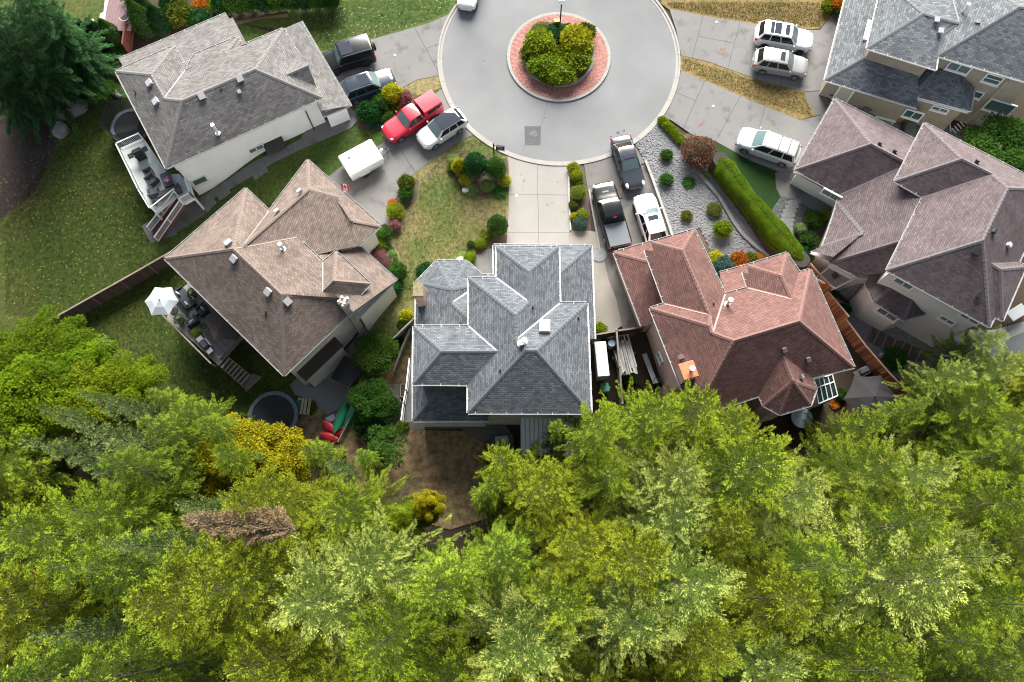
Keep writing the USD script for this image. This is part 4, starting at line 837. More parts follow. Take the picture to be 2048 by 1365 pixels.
# island bed in the middle lawn
for a in [('deep', 'ball', (951, 333), 1.0, 'larger round dark green shrub on the lawn island bed', 1.5), ('green', 'ball', (991, 338), .85, 'round mid green shrub by the driveway on the lawn island bed', 1.5), ('gold', 'loose', (920, 335), .6, 'upright golden shrub in the lawn island bed', 1.7),
          ('gold', 'bush', (930, 360), .5, 'lower golden shrub in the lawn island bed', 1.2), ('varie', 'spiky', (940, 378), .62, 'pale variegated hosta beside a white stone', .7), ('varie', 'loose', (975, 372), .55, 'variegated shrub at the lower edge of the island bed', .8),
          ('pale', 'spiky', (907, 315), .5, 'pale flowering plant at the top of the island bed', .7), ('green', 'spiky', (1000, 382), .62, 'green hosta by the driveway edge', .7), ('gold', 'fine', (1010, 362), .55, 'golden shrub touching the pale driveway', .9),
          ('olive', 'bush', (905, 335), .45, 'olive shrub at the left edge of the island bed', .8), ('green', 'ball', (995, 452), .82, 'large round clipped shrub at the lower left of the pale driveway', 1.35),
          ('lime', 'ball', (961, 487), .46, 'lime ball shrub above the front path', .9), ('lime', 'ball', (940, 516), .5, 'lime ball shrub beside the front path', .95), ('green', 'loose', (942, 490), .32, 'small green shrub beside the lime ball', .9),
          ('olive', 'spiky', (972, 470), .6, 'olive grass clump under the large round clipped shrub', .9), ('varie', 'spiky', (925, 510), .42, 'pale spiky plant left of the front path', .9), ('deep', 'bush', (853, 545), .8, 'deep green shrub at the bay roof corner', .9),
          ('gold', 'spiky', (943, 502), .3, 'small yellow plant between two lime balls', .8)]:
    B(*a[:5], hz=a[5])
# bed along the tan house
for a in [('olive', 'loose', (813, 368), .65, 'olive shrub at the top of the bed beside the tan house driveway', 1.), ('green', 'loose', (812, 388), .6, 'green rhododendron beside the tan house driveway', .9), ('lime', 'loose', (790, 424), .65, 'lime green shrub below the orange flowers', .8),
          ('pink', 'loose', (790, 452), .5, 'round pink-leaved shrub at the garage corner of the tan house', .9), ('green', 'bush', (768, 466), .65, 'green shrub at the right corner of the tan garage roof', 1.1), ('lime', 'bush', (757, 492), .6, 'lime shrub between the green shrub and the purple shrub', .9),
          ('pink', 'fine', (755, 512), .75, 'purple-pink shrub along the tan roof edge', .8), ('pink', 'fine', (772, 530), .6, 'lower purple-pink shrub along the tan roof edge', .8), ('green', 'loose', (795, 545), .75, 'bright green shrub at the right tip of the tan roof', 1.),
          ('deep', 'loose', (790, 572), .7, 'dark green shrub below the right tip of the tan roof', .9), ('orange', 'spiky', (784, 405), .4, 'orange flowers at the driveway edge of the tan house', .7), ('pale', 'loose', (785, 512), .42, 'pale flowering shrub at the lawn edge of the tan house bed', .8), ('green', 'spiky', (776, 500), .5, 'green strap-leaved plant at the lawn edge of the tan house bed', .8)]:
    B(*a[:5], hz=a[5])
# bed beside the pale driveway
for a in [('gold', 'loose', (1147, 337), .5, 'golden shrub at the kerb end of the driveway strip bed', .8), ('lime', 'ball', (1153, 352), .55, 'lime ball, the upper one in the driveway strip bed', .9), ('lime', 'fine', (1157, 386), .68, 'brightest lime mound in the driveway strip bed', .8), ('olive', 'ball', (1157, 368), .38, 'small olive ball in the driveway strip bed', .9),
          ('olive', 'ball', (1147, 410), .4, 'olive ball by the bark in the driveway strip bed', .8), ('lime', 'bush', (1164, 430), .48, 'lime shrub near the lower end of the driveway strip bed', .7), ('gold', 'bush', (1148, 434), .36, 'golden shrub near the lower end of the driveway strip bed', .8), ('blue', 'fine', (1160, 448), .62, 'blue-green juniper at the lower end of the driveway strip bed', .7)]:
    B(*a[:5], hz=a[5])
# white gravel garden
for k, a in enumerate([('green', 'loose', (1333, 311), .5, 'first green shrub in the white gravel below the small hedge', .8), ('green', 'bush', (1333, 360), .55, 'mounded green shrub in the white gravel beside the sedan', .8), ('green', 'spiky', (1378, 364), .55, 'green rosette plant in the white gravel', .8),
          ('olive', 'loose', (1373, 432), .45, 'small olive shrub in the white gravel', .7), ('olive', 'fine', (1428, 420), .65, 'spreading olive shrub in the white gravel', .6), ('lime', 'loose', (1445, 460), .72, 'large lime shrub in the white gravel beside the terracotta roof', .9),
          ('russet', 'fine', (1397, 305), 1.5, 'big russet-red rounded shrub between gravel and dark turf', .8), ('gold', 'fine', (1440, 322), .5, 'yellow shrub between the russet shrub and the clipped hedge', .9), ('varie', 'spiky', (1411, 350), .5, 'pale green hosta at the tip of the clipped hedge', .7),
          ('gold', 'loose', (1432, 516), .55, 'golden shrub at the terracotta roof notch', .8), ('blue', 'loose', (1447, 533), .8, 'blue-green shrub at the terracotta roof notch', .8), ('orange', 'loose', (1478, 522), .7, 'bright orange azalea above the terracotta entry roof', .8), ('orange', 'fine', (1517, 518), .5, 'smaller orange azalea beside the hedge end', .8), ('olive', 'loose', (1500, 520), .6, 'olive shrub between the two orange azaleas', .8)]):
    B(*a[:5], hz=a[5])
for k in range(6):
    t = k / 5; B('lime', 'bush', (1325 + 36 * t, 242 + 38 * t), .42, 'lime box shrub, %s along the small hedge from the kerb' % ORD[k], hz=.85, group='small lime hedge by the kerb')
# other gardens
for a in [('orange', 'loose', (1668, 8), .7, 'orange and green flowering shrub at the top right driveway', .9), ('lime', 'loose', (1655, 14), .6, 'lime shrub at the top right driveway', .9), ('green', 'loose', (1628, 440), .7, 'reddish green shrub by the stepping stone path', .9), ('gold', 'loose', (1650, 431), .4, 'yellow shrub by the mauve house corner', .9),
          ('pale', 'bush', (1600, 458), .48, 'white flowering shrub beside the stepping stone path', .9), ('green', 'bush', (1618, 480), .7, 'green shrub under the bay window of the mauve house', .9), ('deep', 'bush', (1612, 505), .6, 'dark green shrub at the corner of the mauve house', .9),
          ('burg', 'fine', (1267, 790), .85, 'burgundy rounded shrub beside the pink house wall', .9), ('green', 'spiky', (1262, 762), .5, 'green fern below the lumber pile', .7), ('lime', 'bush', (1200, 660), .55, 'yellow-green shrub at the right corner of the slate garage roof', .9),
          ('gold', 'bush', (812, 632), .55, 'golden shrub above the side garden fence', .9), ('green', 'loose', (808, 650), .5, 'green shrub inside the side garden fence', .9), ('green', 'loose', (793, 680), .5, 'green vegetable plants in the side garden bed', .8), ('lime', 'loose', (806, 850), .45, 'low yellow-green plant at the lower raised bed', .7),
          ('orange', 'loose', (1760, 748), .5, 'red and orange flowers by the cedar fence', .9), ('orange', 'spiky', (1672, 808), .4, 'red flowers beside the glass sunroom', .9), ('green', 'loose', (1682, 790), .5, 'leafy green plant beside the glass sunroom', .9),
          ('green', 'loose', (1790, 718), .9, 'green shrub at the lower end of the timber steps', .6), ('green', 'spiky', (1645, 590), .5, 'green fern by the grey porch of the mauve house', .6), ('deep', 'loose', (745, 845), 1.3, 'large dark green bush beside the green kayaks', .8), ('green', 'loose', (780, 815), .8, 'green bush beside the concrete side path', .8),
          ('lime', 'loose', (762, 855), .5, 'lime tuft below the dark bush by the kayaks', .8), ('olive', 'loose', (620, 815), .5, 'olive weeds beside the trampoline steps', .6), ('deep', 'bush', (1690, 620), .5, 'dark shrub behind the cedar fence', .8)]:
    B(*a[:5], hz=a[5])
tree('mid', 0, (752, 706), 1.7, 'pale leafy garden tree beside the dark shed', 1.15, group='garden trees')
tree('mid', 0, (735, 780), 1.3, 'green leafy garden tree in front of the dark shed', 1.1, group='garden trees')
tree('mid', 0, (2022, 262), 3.2, 'large leafy green tree behind the mauve house at the right edge', 1.5, group='garden trees')
tree('mid', 0, (2050, 305), 2.2, 'lower green tree under the large leafy tree at the right edge', 1.3, group='garden trees')
tree('drk', 0, (-10, -75), 12, 'huge dark green spruce filling the top left corner', 1.0, group='dark spruces at the top left')
tree('drk', 0, (-150, 10), 11.5, 'dark green spruce cut by the left edge above the shaded soil', .95, group='dark spruces at the top left')
tree('drk', 0, (78, 10), 7.5, 'dark green spruce standing over the grey boulders', .72, group='dark spruces at the top left')
tree('drk', 0, (-110, -60), 13, 'dark green spruce behind the huge one at the top left corner', 1.2, group='dark spruces at the top left')
tree('mid', 0, (198, 168), .2, 'light green small tree at the edge of the dark spruce', 1., group='garden trees')
# clipped columns and hedges at the top
def column(px, h, r, col, label, name='conical_cedar', seed=1):
    p = Pg(*px); g = np.random.RandomState(seed); n = 2600
    t = g.rand(n) ** .8; a = g.rand(n) * 6.283; rr = r * np.minimum(1., 1.5 * (1 - t) ** .75) * (1 + .12 * np.sin(a * 3 + t * 9)) * g.uniform(.88, 1.02, n)
    c = np.c_[np.cos(a) * rr, np.sin(a) * rr, .1 + t * h]; d = unit(np.c_[np.cos(a) * .4, np.sin(a) * .4, np.ones(n)] + g.normal(0, .3, (n, 3)))
    th = thing(name, label, 'conifer', p, 0, 'clipped cedars'); part(th, 'foliage', kites(c, d, unit(np.c_[np.cos(a), np.sin(a), np.full(n, .3)] + g.normal(0, .3, (n, 3))), .22 * g.uniform(.6, 1.2, n), .12), SM[col])
    part(th, 'trunk', lathe([(.001, 0), (r * .8, .1), (r * .75, h * .4), (.02, h * .92)], 10), TWIG)
for k, a in enumerate([((190, 92), 3.4, .85, 'deep', 'clipped cedar below the neighbour deck, leftmost of three'), ((215, 95), 3.6, .85, 'deep', 'clipped cedar below the neighbour deck, middle of three'), ((238, 92), 3.4, .8, 'green', 'clipped cedar below the neighbour deck, beside the red fence'),
                       ((300, 66), 4.2, .9, 'green', 'clipped cedar right of the red fence, lower one'), ((292, 30), 4.2, .9, 'green', 'clipped cedar right of the red fence, upper one'), ((330, 62), 3.2, .9, 'deep', 'dark clipped cedar above the grey house')]):
    column(*a, seed=50 + k)
for a in [('olive', 'loose', (360, 30), 1.2, 'olive bush above the grey house ridge', 1.), ('deep', 'bush', (400, 40), 1.1, 'dark bush beside the upper eave of the grey house', 1.), ('orange', 'loose', (405, 12), .8, 'orange and pink flowering bush behind the grey house', .8), ('lime', 'loose', (425, 8), .7, 'lime bush behind the grey house', .8), ('deep', 'loose', (345, 5), 1.2, 'dark bush at the top edge behind the grey house', 1.), ('green', 'bush', (250, 72), .6, 'small bright bush at the corner of the neighbour deck', .8)]:
    B(*a[:5], hz=a[5])
for k in range(9):
    x = 445 + k * 27; B('green' if k % 3 else 'deep', 'bush', (x, 8 - k * 1.5), 1.0, 'clipped cedar hedge plant, %s from the grey house along the top hedge' % ORD[k], hz=1.5, group='cedar hedge along the top', name='hedge_plant', cat='hedge')
# long clipped hedge
def hedge(line_px, width, h, label, seed=3, n=46000):
    g = np.random.RandomState(seed); c = np.array([Pg(*q)[:2] for q in line_px]); ls = LineString(c)
    t = g.rand(n) * ls.length; pp = np.array([ls.interpolate(x).coords[0] for x in np.linspace(0, ls.length, 200)])
    i = np.clip((t / ls.length * 199).astype(int), 0, 198); fr = (t / ls.length * 199 - i)[:, None]
    q = pp[i] * (1 - fr) + pp[i + 1] * fr; tn = unit(pp[i + 1] - pp[i]); nr = np.c_[-tn[:, 1], tn[:, 0]]
    endw = np.sqrt(np.clip(np.minimum(t, ls.length - t) / (width * .55), 0.02, 1)); wob = 1 + .12 * np.sin(t * .9 + 1) + .06 * np.sin(t * 2.7)
    a = g.uniform(-.25, math.pi + .25, n); ca, sa = np.cos(a), np.sin(a)
    ex = np.sign(ca) * np.abs(ca) ** .62; ez = np.sign(sa) * np.abs(sa) ** .62
    zc = h * .55; off = ex * width * .5 * endw * wob; zz = np.where(ez > 0, zc + ez * h * .45 * (.6 + .4 * endw), zc + ez * zc * 1.6)
    pos = np.c_[q + nr * off[:, None], np.maximum(zz, .05)] + g.normal(0, .015, (n, 3))
    nn = unit(np.c_[nr * ca[:, None], np.maximum(sa, 0)[:, None] + .2] + g.normal(0, .35, (n, 3))); d = unit(np.cross(nn, g.normal(0, 1, (n, 3))) + nn * .35)
    th = thing('clipped_hedge', label, 'hedge', (0, 0, 0)); part(th, 'foliage', kites(pos, d, nn, .1 * g.uniform(.6, 1.2, n), .055), leaf_mat('hedge_leaves', (.1, .18, .006), (.27, .37, .016), .3, .01, .1))
    core = prism(ls.buffer(width * .42), .05, h * .86); part(th, 'twigs', core, TWIG)
hedge([(1432, 335), (1462, 378), (1500, 425), (1545, 478), (1590, 535)], 1.5, 1.7, 'long clipped green hedge running diagonally from the russet shrub to the terracotta roof')
# white gravel: thousands of angular stones
def stones(poly, n, smin, smax, seed, z=.0):
    g = np.random.RandomState(seed); x0, y0, x1, y1 = poly.bounds; base = trimesh.creation.icosahedron(); bv, bf = np.array(base.vertices), np.array(base.faces)
    pr = shapely.prepared.prep(poly) if hasattr(shapely, 'prepared') else poly
    xy = np.c_[g.uniform(x0, x1, n * 3), g.uniform(y0, y1, n * 3)]; xy = xy[shapely.contains_xy(poly, xy[:, 0], xy[:, 1])][:n]; m = len(xy)
    s = g.uniform(smin, smax, (m, 1, 1)) * np.stack([g.uniform(.7, 1.3, m), g.uniform(.6, 1.1, m), g.uniform(.35, .7, m)], 1)[:, None]
    a = g.rand(m) * 6.283; v = bv[None] * s * (1 + g.uniform(-.22, .22, (m, 12, 1)))
    ca, sa = np.cos(a)[:, None], np.sin(a)[:, None]
    v = np.stack([v[:, :, 0] * ca - v[:, :, 1] * sa, v[:, :, 0] * sa + v[:, :, 1] * ca, v[:, :, 2]], 2) + np.c_[xy, hgt(xy[:, 0], xy[:, 1]) + z + .3 * s[:, 0, 2]][:, None]
    return v.reshape(-1, 3), (bf[None] + np.arange(m)[:, None, None] * 12).reshape(-1, 3)
def stone_mat(name, ramp):
    _m[name] = usdkit.material(stage, L(name), {'g': ('geometry', {}), 'r': ('rgb_ramp', {'ramp': ramp}), 'n': ('noise_texture', {'scale': 9., 'detail': 4.}), 'nr': ('rgb_ramp', {'ramp': [(.3, (.75,) * 3), (.7, (1.15,) * 3)]}), 'm': ('mix', {'mix_type': 'multiply', 'fac': 1.}), 'p': ('principled_bsdf', {'roughness': .85})},
                               [('g.random_per_island', 'r.fac'), ('g.position', 'n.vector'), ('n.fac', 'nr.fac'), ('r.color', 'm.color1'), ('nr.color', 'm.color2'), ('m.color', 'p.base_color')], surface='p.BSDF'); return _m[name]
for gp in [GRAVEL_P]:
    single('white_gravel', stones(gp, 13000, .06, .13, 5), stone_mat('white_stones', [(0, (.16, .165, .17)), (.22, (.42, .42, .42)), (.6, (.62, .62, .61)), (1, (.8, .8, .79))]), 'coarse white and grey landscaping stones beside the parked sedan', 'gravel', kind='stuff')
single('path_gravel', stones(WG, 3500, .03, .06, 6), stone_mat('path_stones', [(0, (.08, .08, .08)), (.5, (.2, .2, .2)), (1, (.34, .34, .335))]), 'fine grey gravel around the stepping stones', 'gravel', kind='stuff')
for k in range(9):   # stepping stones beside the dark turf
    t = k / 8; p = Pg(1588 - 12 * t - 8 * math.sin(t * 3), 405 + 72 * t)
    single('stepping_stone', jitter(cbx((0, 0, .02), (1.15, .42, .08), .02), .03, 3., k), plain('paver_grey', (.17, .17, .168), .9, noise=.2), 'grey slab, %s of the stepping stones counted from the mauve garage' % ORD[k], 'stepping stone', 'stepping stones of the gravel path', loc=p, rz=.18 - .2 * t)
# low grey border of the clipped hedge bed and kerb of the gravel garden
def border(px, w, h, name, m, label, cat='edging', seg=1.2, z=0.):
    pts = LineString([Pg(*q)[:2] for q in px]); n = max(1, int(pts.length / seg)); th = thing(name, label, cat)
    for k in range(n):
        a, b = pts.interpolate(k * pts.length / n + .006), pts.interpolate((k + 1) * pts.length / n - .006)
        za, zb = float(hgt(a.x, a.y)) + z, float(hgt(b.x, b.y)) + z
        part(th, 'block', bar((a.x, a.y, za + h / 2), (b.x, b.y, zb + h / 2), w, h), m)
    return th
CB = plain('concrete_block', (.27, .265, .255), .9, noise=.2)
border([(1378, 320), (1400, 352), (1440, 398), (1462, 440), (1492, 480), (1536, 514)], .28, .22, 'garden_wall', plain('grey_edging', (.17, .165, .165), .9, noise=.2), 'low grey curved wall between the white gravel and the clipped hedge', 'wall')
border([(1290, 325), (1300, 350), (1318, 400), (1334, 445), (1346, 482)], .2, .32, 'garden_wall', CB, 'low straight concrete wall beside the white car and the gravel', 'wall')
border([(1178, 380), (1184, 420), (1194, 470), (1200, 505)], .12, .12, 'garden_edging', CB, 'low concrete edging beside the black pickup', 'edging')
border([(1137, 345), (1138, 400), (1141, 462)], .12, .14, 'garden_edging', plain('edging_white', (.42, .4, .37), .9, noise=.15), 'pale edging between the driveway and the strip bed', 'edging')
# boulders
def boulder(px, s, label, m, seed, rz=0., name='boulder'):
    v, f = ico(3, 1.); d = 1 + .5 * (meshkit.fbm(v * 1.3 + seed * 7.7, 4, seed) - .5); v = np.sign(v) * np.abs(v) ** .82 * d[:, None] * np.array(s) + [0, 0, s[2] * .55]
    single(name, (v, f), m, label, 'boulder', 'garden boulders', smooth=40, loc=Pg(*px), rz=rz)
ROCK = ground_mat('rock_grey', [(.3, (.14, .135, .13)), (.7, (.3, .29, .28))], [(.3, (.15, .145, .14)), (.7, (.27, .26, .25))], 1.2, 9., .5, .8)
ROCKD = ground_mat('rock_dark', [(.3, (.05, .045, .045)), (.7, (.14, .13, .13))], [(.3, (.05, .045, .045)), (.7, (.11, .1, .1))], 1.2, 9., .5, .8)
boulder((121, 236), (.65, .55, .5), 'square grey boulder under the dark spruce', ROCK, 1, .2); boulder((158, 220), (.95, .65, .55), 'largest grey boulder with a dark crack under the dark spruce', ROCK, 2, .6)
boulder((124, 265), (.75, .65, .55), 'pale boulder on the shaded lawn, lowest of the spruce boulders', ROCK, 3, 1.); boulder((228, 186), (.42, .3, .25), 'small pale stone beside the grey house corner', ROCK, 4, -.6); boulder((238, 193), (.32, .22, .2), 'smallest pale stone beside the grey house corner', ROCK, 5, -.3)
boulder((210, 694), (.95, .6, .5), 'dark boulder on the lawn by the leafy alders', ROCKD, 6, -.2); boulder((931, 383), (.3, .22, .25), 'white stone beside the variegated hosta', plain('rock_white', (.5, .5, .48), .9, noise=.2), 7)
boulder((921, 520), (.3, .2, .2), 'white stone left of the lime ball', _m['rock_white'], 8); boulder((1763, 712), (.28, .22, .2), 'pale stone beside the cedar fence, larger one', _m['rock_white'], 9); boulder((1772, 711), (.22, .2, .2), 'pale stone beside the cedar fence, smaller one', _m['rock_white'], 10)
# fallen leaves and clover flecks
def flecks(poly, n, size, seed, name, m, label, cat):
    g = np.random.RandomState(seed); x0, y0, x1, y1 = poly.bounds; xy = np.c_[g.uniform(x0, x1, n * 4), g.uniform(y0, y1, n * 4)]; xy = xy[shapely.contains_xy(poly, xy[:, 0], xy[:, 1])][:n]; k = len(xy)
    a = g.rand(k) * 6.283; c = np.c_[xy, hgt(xy[:, 0], xy[:, 1]) + .035]; d = np.c_[np.cos(a), np.sin(a), g.normal(0, .15, k)]
    single(name, kites(c, unit(d), unit(np.c_[g.normal(0, .2, (k, 2)), np.ones(k)]), size * g.uniform(.6, 1.3, k), size * .7), m, label, cat, kind='stuff')
flecks(wpoly([(0, 350), (150, 260), (230, 330), (330, 470), (120, 650), (0, 640)]), 420, .1, 1, 'fallen_leaves', plain('leaf_litter', (.5, .4, .12), .8), 'pale yellow fallen leaves scattered on the shaded back lawn', 'leaves')
flecks(wpoly([(600, 40), (760, 0), (900, 0), (860, 40), (750, 75), (640, 100)]), 120, .085, 2, 'clover_flowers', plain('petal_white', (.75, .76, .68), .8), 'white clover flowers dotted over the top lawn', 'flowers')
flecks(wpoly([(140, 660), (340, 530), (440, 700), (560, 790), (400, 800), (220, 690)]), 60, .09, 3, 'fallen_leaves', _m['leaf_litter'], 'few pale leaves on the lawn below the board fence', 'leaves')
flecks(wpoly([(0, 240), (110, 240), (150, 300), (60, 420), (0, 430)]), 500, .12, 4, 'leaf_litter', plain('litter_brown', (.09, .05, .03), .9), 'brown leaf litter on the soil under the dark spruce', 'leaves')
# dead conifer lying in the canopy
def dead_tree():
    A, Bq = P(372, 1040, 14.5), P(590, 1062, 12.); d = Bq - A; Ln = np.linalg.norm(d); d = d / Ln
    th = thing('dead_tree', 'brown dead conifer lying across the left part of the forest', 'tree'); g = np.random.RandomState(9)
    ts = np.linspace(0, 1, 8); part(th, 'trunk', tube([A + d * Ln * t + [0, 0, .25 * math.sin(t * 3)] for t in ts], np.linspace(.02, .07, 8), 6), BARK)
    C, D, W = [], [], []
    for k in range(130):
        t = g.rand() ** .7; p = A + d * Ln * t; a = g.uniform(-1, 1); l = (.4 + 1.35 * t) * g.uniform(.6, 1.1)
        u = unit(-d * .75 + np.array([-d[1], d[0], 0]) * a * 1.2 + np.array([0, 0, g.uniform(-.25, .35)])); W.append(tube([p, p + u * l * .5 + [0, 0, .05], p + u * l], [.02, .012, .004], 3, False))
        m = int(l * 110); s = g.rand(m); C.append(p + u * (s * l)[:, None] + g.normal(0, .07, (m, 3))); D.append(unit(u + g.normal(0, .55, (m, 3))))
    C, D = np.vstack(C), np.vstack(D); part(th, 'limb', cat(W), plain('dead_limb', (.25, .19, .13), .9), kind='stuff')
    part(th, 'crown', kites(C, D, unit(g.normal(0, .4, C.shape) + [0, 0, 1]), .2 * g.uniform(.6, 1.3, len(C)), .05), FO['ded'])
dead_tree()

# blades of grass standing up from the lawns
def grass(poly, n, ln, seed, m, label):
    g = np.random.RandomState(seed); x0, y0, x1, y1 = poly.bounds; xy = np.c_[g.uniform(x0, x1, n * 3), g.uniform(y0, y1, n * 3)]; xy = xy[shapely.contains_xy(poly, xy[:, 0], xy[:, 1])][:n]; k = len(xy)
    c = np.c_[xy, hgt(xy[:, 0], xy[:, 1]) + .005]; d = unit(np.c_[g.normal(0, .6, (k, 2)), np.full(k, .55)])
    single('grass', kites(c, d, unit(g.normal(0, 1, (k, 3)) + [0, 0, .8]), ln * g.uniform(.5, 1.3, k), .035), m, label, 'grass', kind='stuff')
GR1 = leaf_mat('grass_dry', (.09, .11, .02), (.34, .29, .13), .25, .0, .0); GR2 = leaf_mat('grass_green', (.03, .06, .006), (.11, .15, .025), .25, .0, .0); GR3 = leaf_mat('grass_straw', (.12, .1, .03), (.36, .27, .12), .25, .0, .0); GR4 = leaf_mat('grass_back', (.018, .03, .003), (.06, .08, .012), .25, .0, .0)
for q, n, ln, m, lab in (([(955, 275), (1010, 303), (1016, 320), (930, 305), (903, 345), (930, 392), (1015, 390), (1012, 425), (960, 470), (930, 505), (855, 535), (835, 600), (815, 600), (812, 540), (790, 490), (805, 430), (838, 400), (840, 362), (905, 295)], 15000, .11, GR1, 'patchy half-dry grass of the middle front lawn'), ([(600, 30), (700, 0), (900, 0), (895, 25), (850, 44), (745, 76), (645, 102), (610, 60)], 9000, .11, GR2, 'green grass of the lawn along the top'), ([(1334, 5), (1640, 5), (1640, 55), (1510, 46), (1342, 16)], 9000, .11, GR3, 'straw-coloured grass at the top right'), ([(1365, 116), (1530, 168), (1608, 188), (1625, 235), (1500, 196), (1365, 138)], 5000, .11, GR3, 'straw-coloured strip of grass between the right driveways'),
    ([(110, 300), (240, 240), (300, 400), (350, 490), (130, 640), (10, 630), (10, 450)], 22000, .12, GR4, 'shaded grass of the back lawn at left'), ([(150, 660), (350, 520), (480, 700), (560, 790), (440, 830), (240, 700)], 12000, .12, GR4, 'shaded grass of the back lawn below the board fence')):
    grass(wpoly(q), n, ln, n % 97, m, lab)
# ======================= VEHICLES =======================
def paint(n, c, rough=.28, coat=.8, metal=0.): return plain('car_' + n, c, rough, metal, .5, coat)
TYRE, RIMS, RIMB = plain('tyre', (.016, .016, .017), .85), plain('rim_silver', (.45, .46, .47), .3, .8), plain('rim_black', (.03, .03, .032), .35, .4)
WSH = glass_mat('windscreen', (.09, .135, .135)); TINT = plain('tinted_glass', (.006, .007, .008), .05, 0., .3); ROOFG = glass_mat('roof_glass', (.03, .035, .045))
HEADL, TAILL = glass_mat('headlight_lens', (.55, .57, .58)), glass_mat('taillight_lens', (.38, .012, .02))
TRIM = plain('car_trim', (.015, .015, .016), .5); PLATE = plain('plate', (.6, .6, .62), .5)
def loft(rings, close=True):
    n = len(rings[0]); v = np.vstack(rings); f = []
    for i in range(len(rings) - 1):
        a = np.arange(n); b = (a + 1) % n
        if not close: a, b = a[:-1], b[:-1]
        f.append(quads(np.c_[i * n + a, (i + 1) * n + a, (i + 1) * n + b, i * n + b]))
    if close:
        m = len(v); v = np.vstack([v, np.mean(rings[0], 0), np.mean(rings[-1], 0)]); a = np.arange(n); b = (a + 1) % n; o = (len(rings) - 1) * n
        f += [np.c_[a, b, np.full(n, m)], np.c_[o + b, o + a, np.full(n, m + 1)]]
    return v, np.vstack(f)
def body_shell(Ln, W, top, fr=.55, rr=.45, zb=.2, nx=26, front_r=2.6, waist=.0):
    """lofted lower body; top(x) gives the height of bonnet, belt line and tail"""
    rings = []; xs = Ln / 2 * np.sin(np.linspace(-1, 1, nx) * math.pi / 2)
    for x in xs:
        e = (x - (Ln / 2 - fr)) / fr if x > 0 else (-x - (Ln / 2 - rr)) / rr; e = max(0, min(1, e))
        w = W / 2 * (1 - (e ** front_r) * (.42 if x > 0 else .3)); zt = top(x); lift = .16 * e ** 2
        z0 = zb + lift; w2 = w * .985
        half = [(0, zt + .03), (w * .45, zt + .025), (w * .8, zt), (w * .95, zt - .05), (w, zt - .17), (w2, (zt + z0) * .5), (w, z0 + .14), (w * .9, z0)]
        pts = half + [(-y, z) for y, z in half[::-1] if y > 0]
        rings.append(np.array([[x, y, z] for y, z in pts]))
    return loft(rings)
def patch(c00, c10, c01, c11, u0, u1, v0, v1, bow=0., nu=5, nv=3, off=.012):
    """glass pane on the bilinear surface c00-c10 (bottom) c01-c11 (top)"""
    c00, c10, c01, c11 = map(lambda q: np.asarray(q, float), (c00, c10, c01, c11)); nrm = np.cross(c10 - c00, c01 - c00); nrm /= np.linalg.norm(nrm); V = []
    for v in np.linspace(v0, v1, nv):
        for u in np.linspace(u0, u1, nu):
            V.append((c00 * (1 - u) + c10 * u) * (1 - v) + (c01 * (1 - u) + c11 * u) * v + nrm * (off + bow * (1 - (2 * u - 1) ** 2)))
    i, j = np.meshgrid(np.arange(nv - 1), np.arange(nu - 1), indexing='ij'); i, j = i.ravel(), j.ravel()
    return np.array(V), quads(np.c_[i * nu + j, i * nu + j + 1, (i + 1) * nu + j + 1, (i + 1) * nu + j])
def wheels(t, Ln, W, xf, xr, r, rim):
    for x in (xf, xr):
        for sy in (1, -1):
            w = lathe([(.01, -.115), (r * .62, -.115), (r * .66, -.11), (r * .93, -.11), (r, -.06), (r, .06), (r * .93, .11), (r * .66, .11), (r * .62, .115), (.01, .115)], 20)
            R_ = lambda m, y: (np.c_[m[0][:, 0], -m[0][:, 2] , m[0][:, 1]] + [x, y, r], m[1])
            q = part(t, 'wheel', R_(w, sy * (W / 2 - .1)), TYRE, smooth=40)
            sp = [lathe([(.01, .0), (r * .2, 0), (r * .2, .02), (.01, .03)], 10), lathe([(r * .55, 0), (r * .62, 0), (r * .62, .02), (r * .55, .02)], 18)]
            for k in range(5):
                a = k * 2 * math.pi / 5; sp.append(bar((r * .12 * math.cos(a), r * .12 * math.sin(a), .012), (r * .6 * math.cos(a), r * .6 * math.sin(a), .012), r * .2, .02))
            s = cat(sp); s = (np.c_[s[0][:, 0], sy * (s[0][:, 2] + .118), s[0][:, 1]] + [x, sy * (W / 2 - .1), r], s[1] if sy < 0 else s[1][:, ::-1])
            part(q, 'rim', s, rim)
            a = np.linspace(-.1, math.pi + .1, 13); o = np.c_[np.cos(a), np.sin(a)]
            ring = np.vstack([np.c_[x + o[:, 0] * r * 1.04, np.full(13, sy * (W / 2 - .012)), r + o[:, 1] * r * 1.04], np.c_[x + o[:, 0] * r * 1.2, np.full(13, sy * (W / 2 + .006)), r + o[:, 1] * r * 1.17]])
            i = np.arange(12); part(t, 'wheel_arch', (ring, quads(np.c_[i, i + 1, 13 + i + 1, 13 + i])), TRIM)
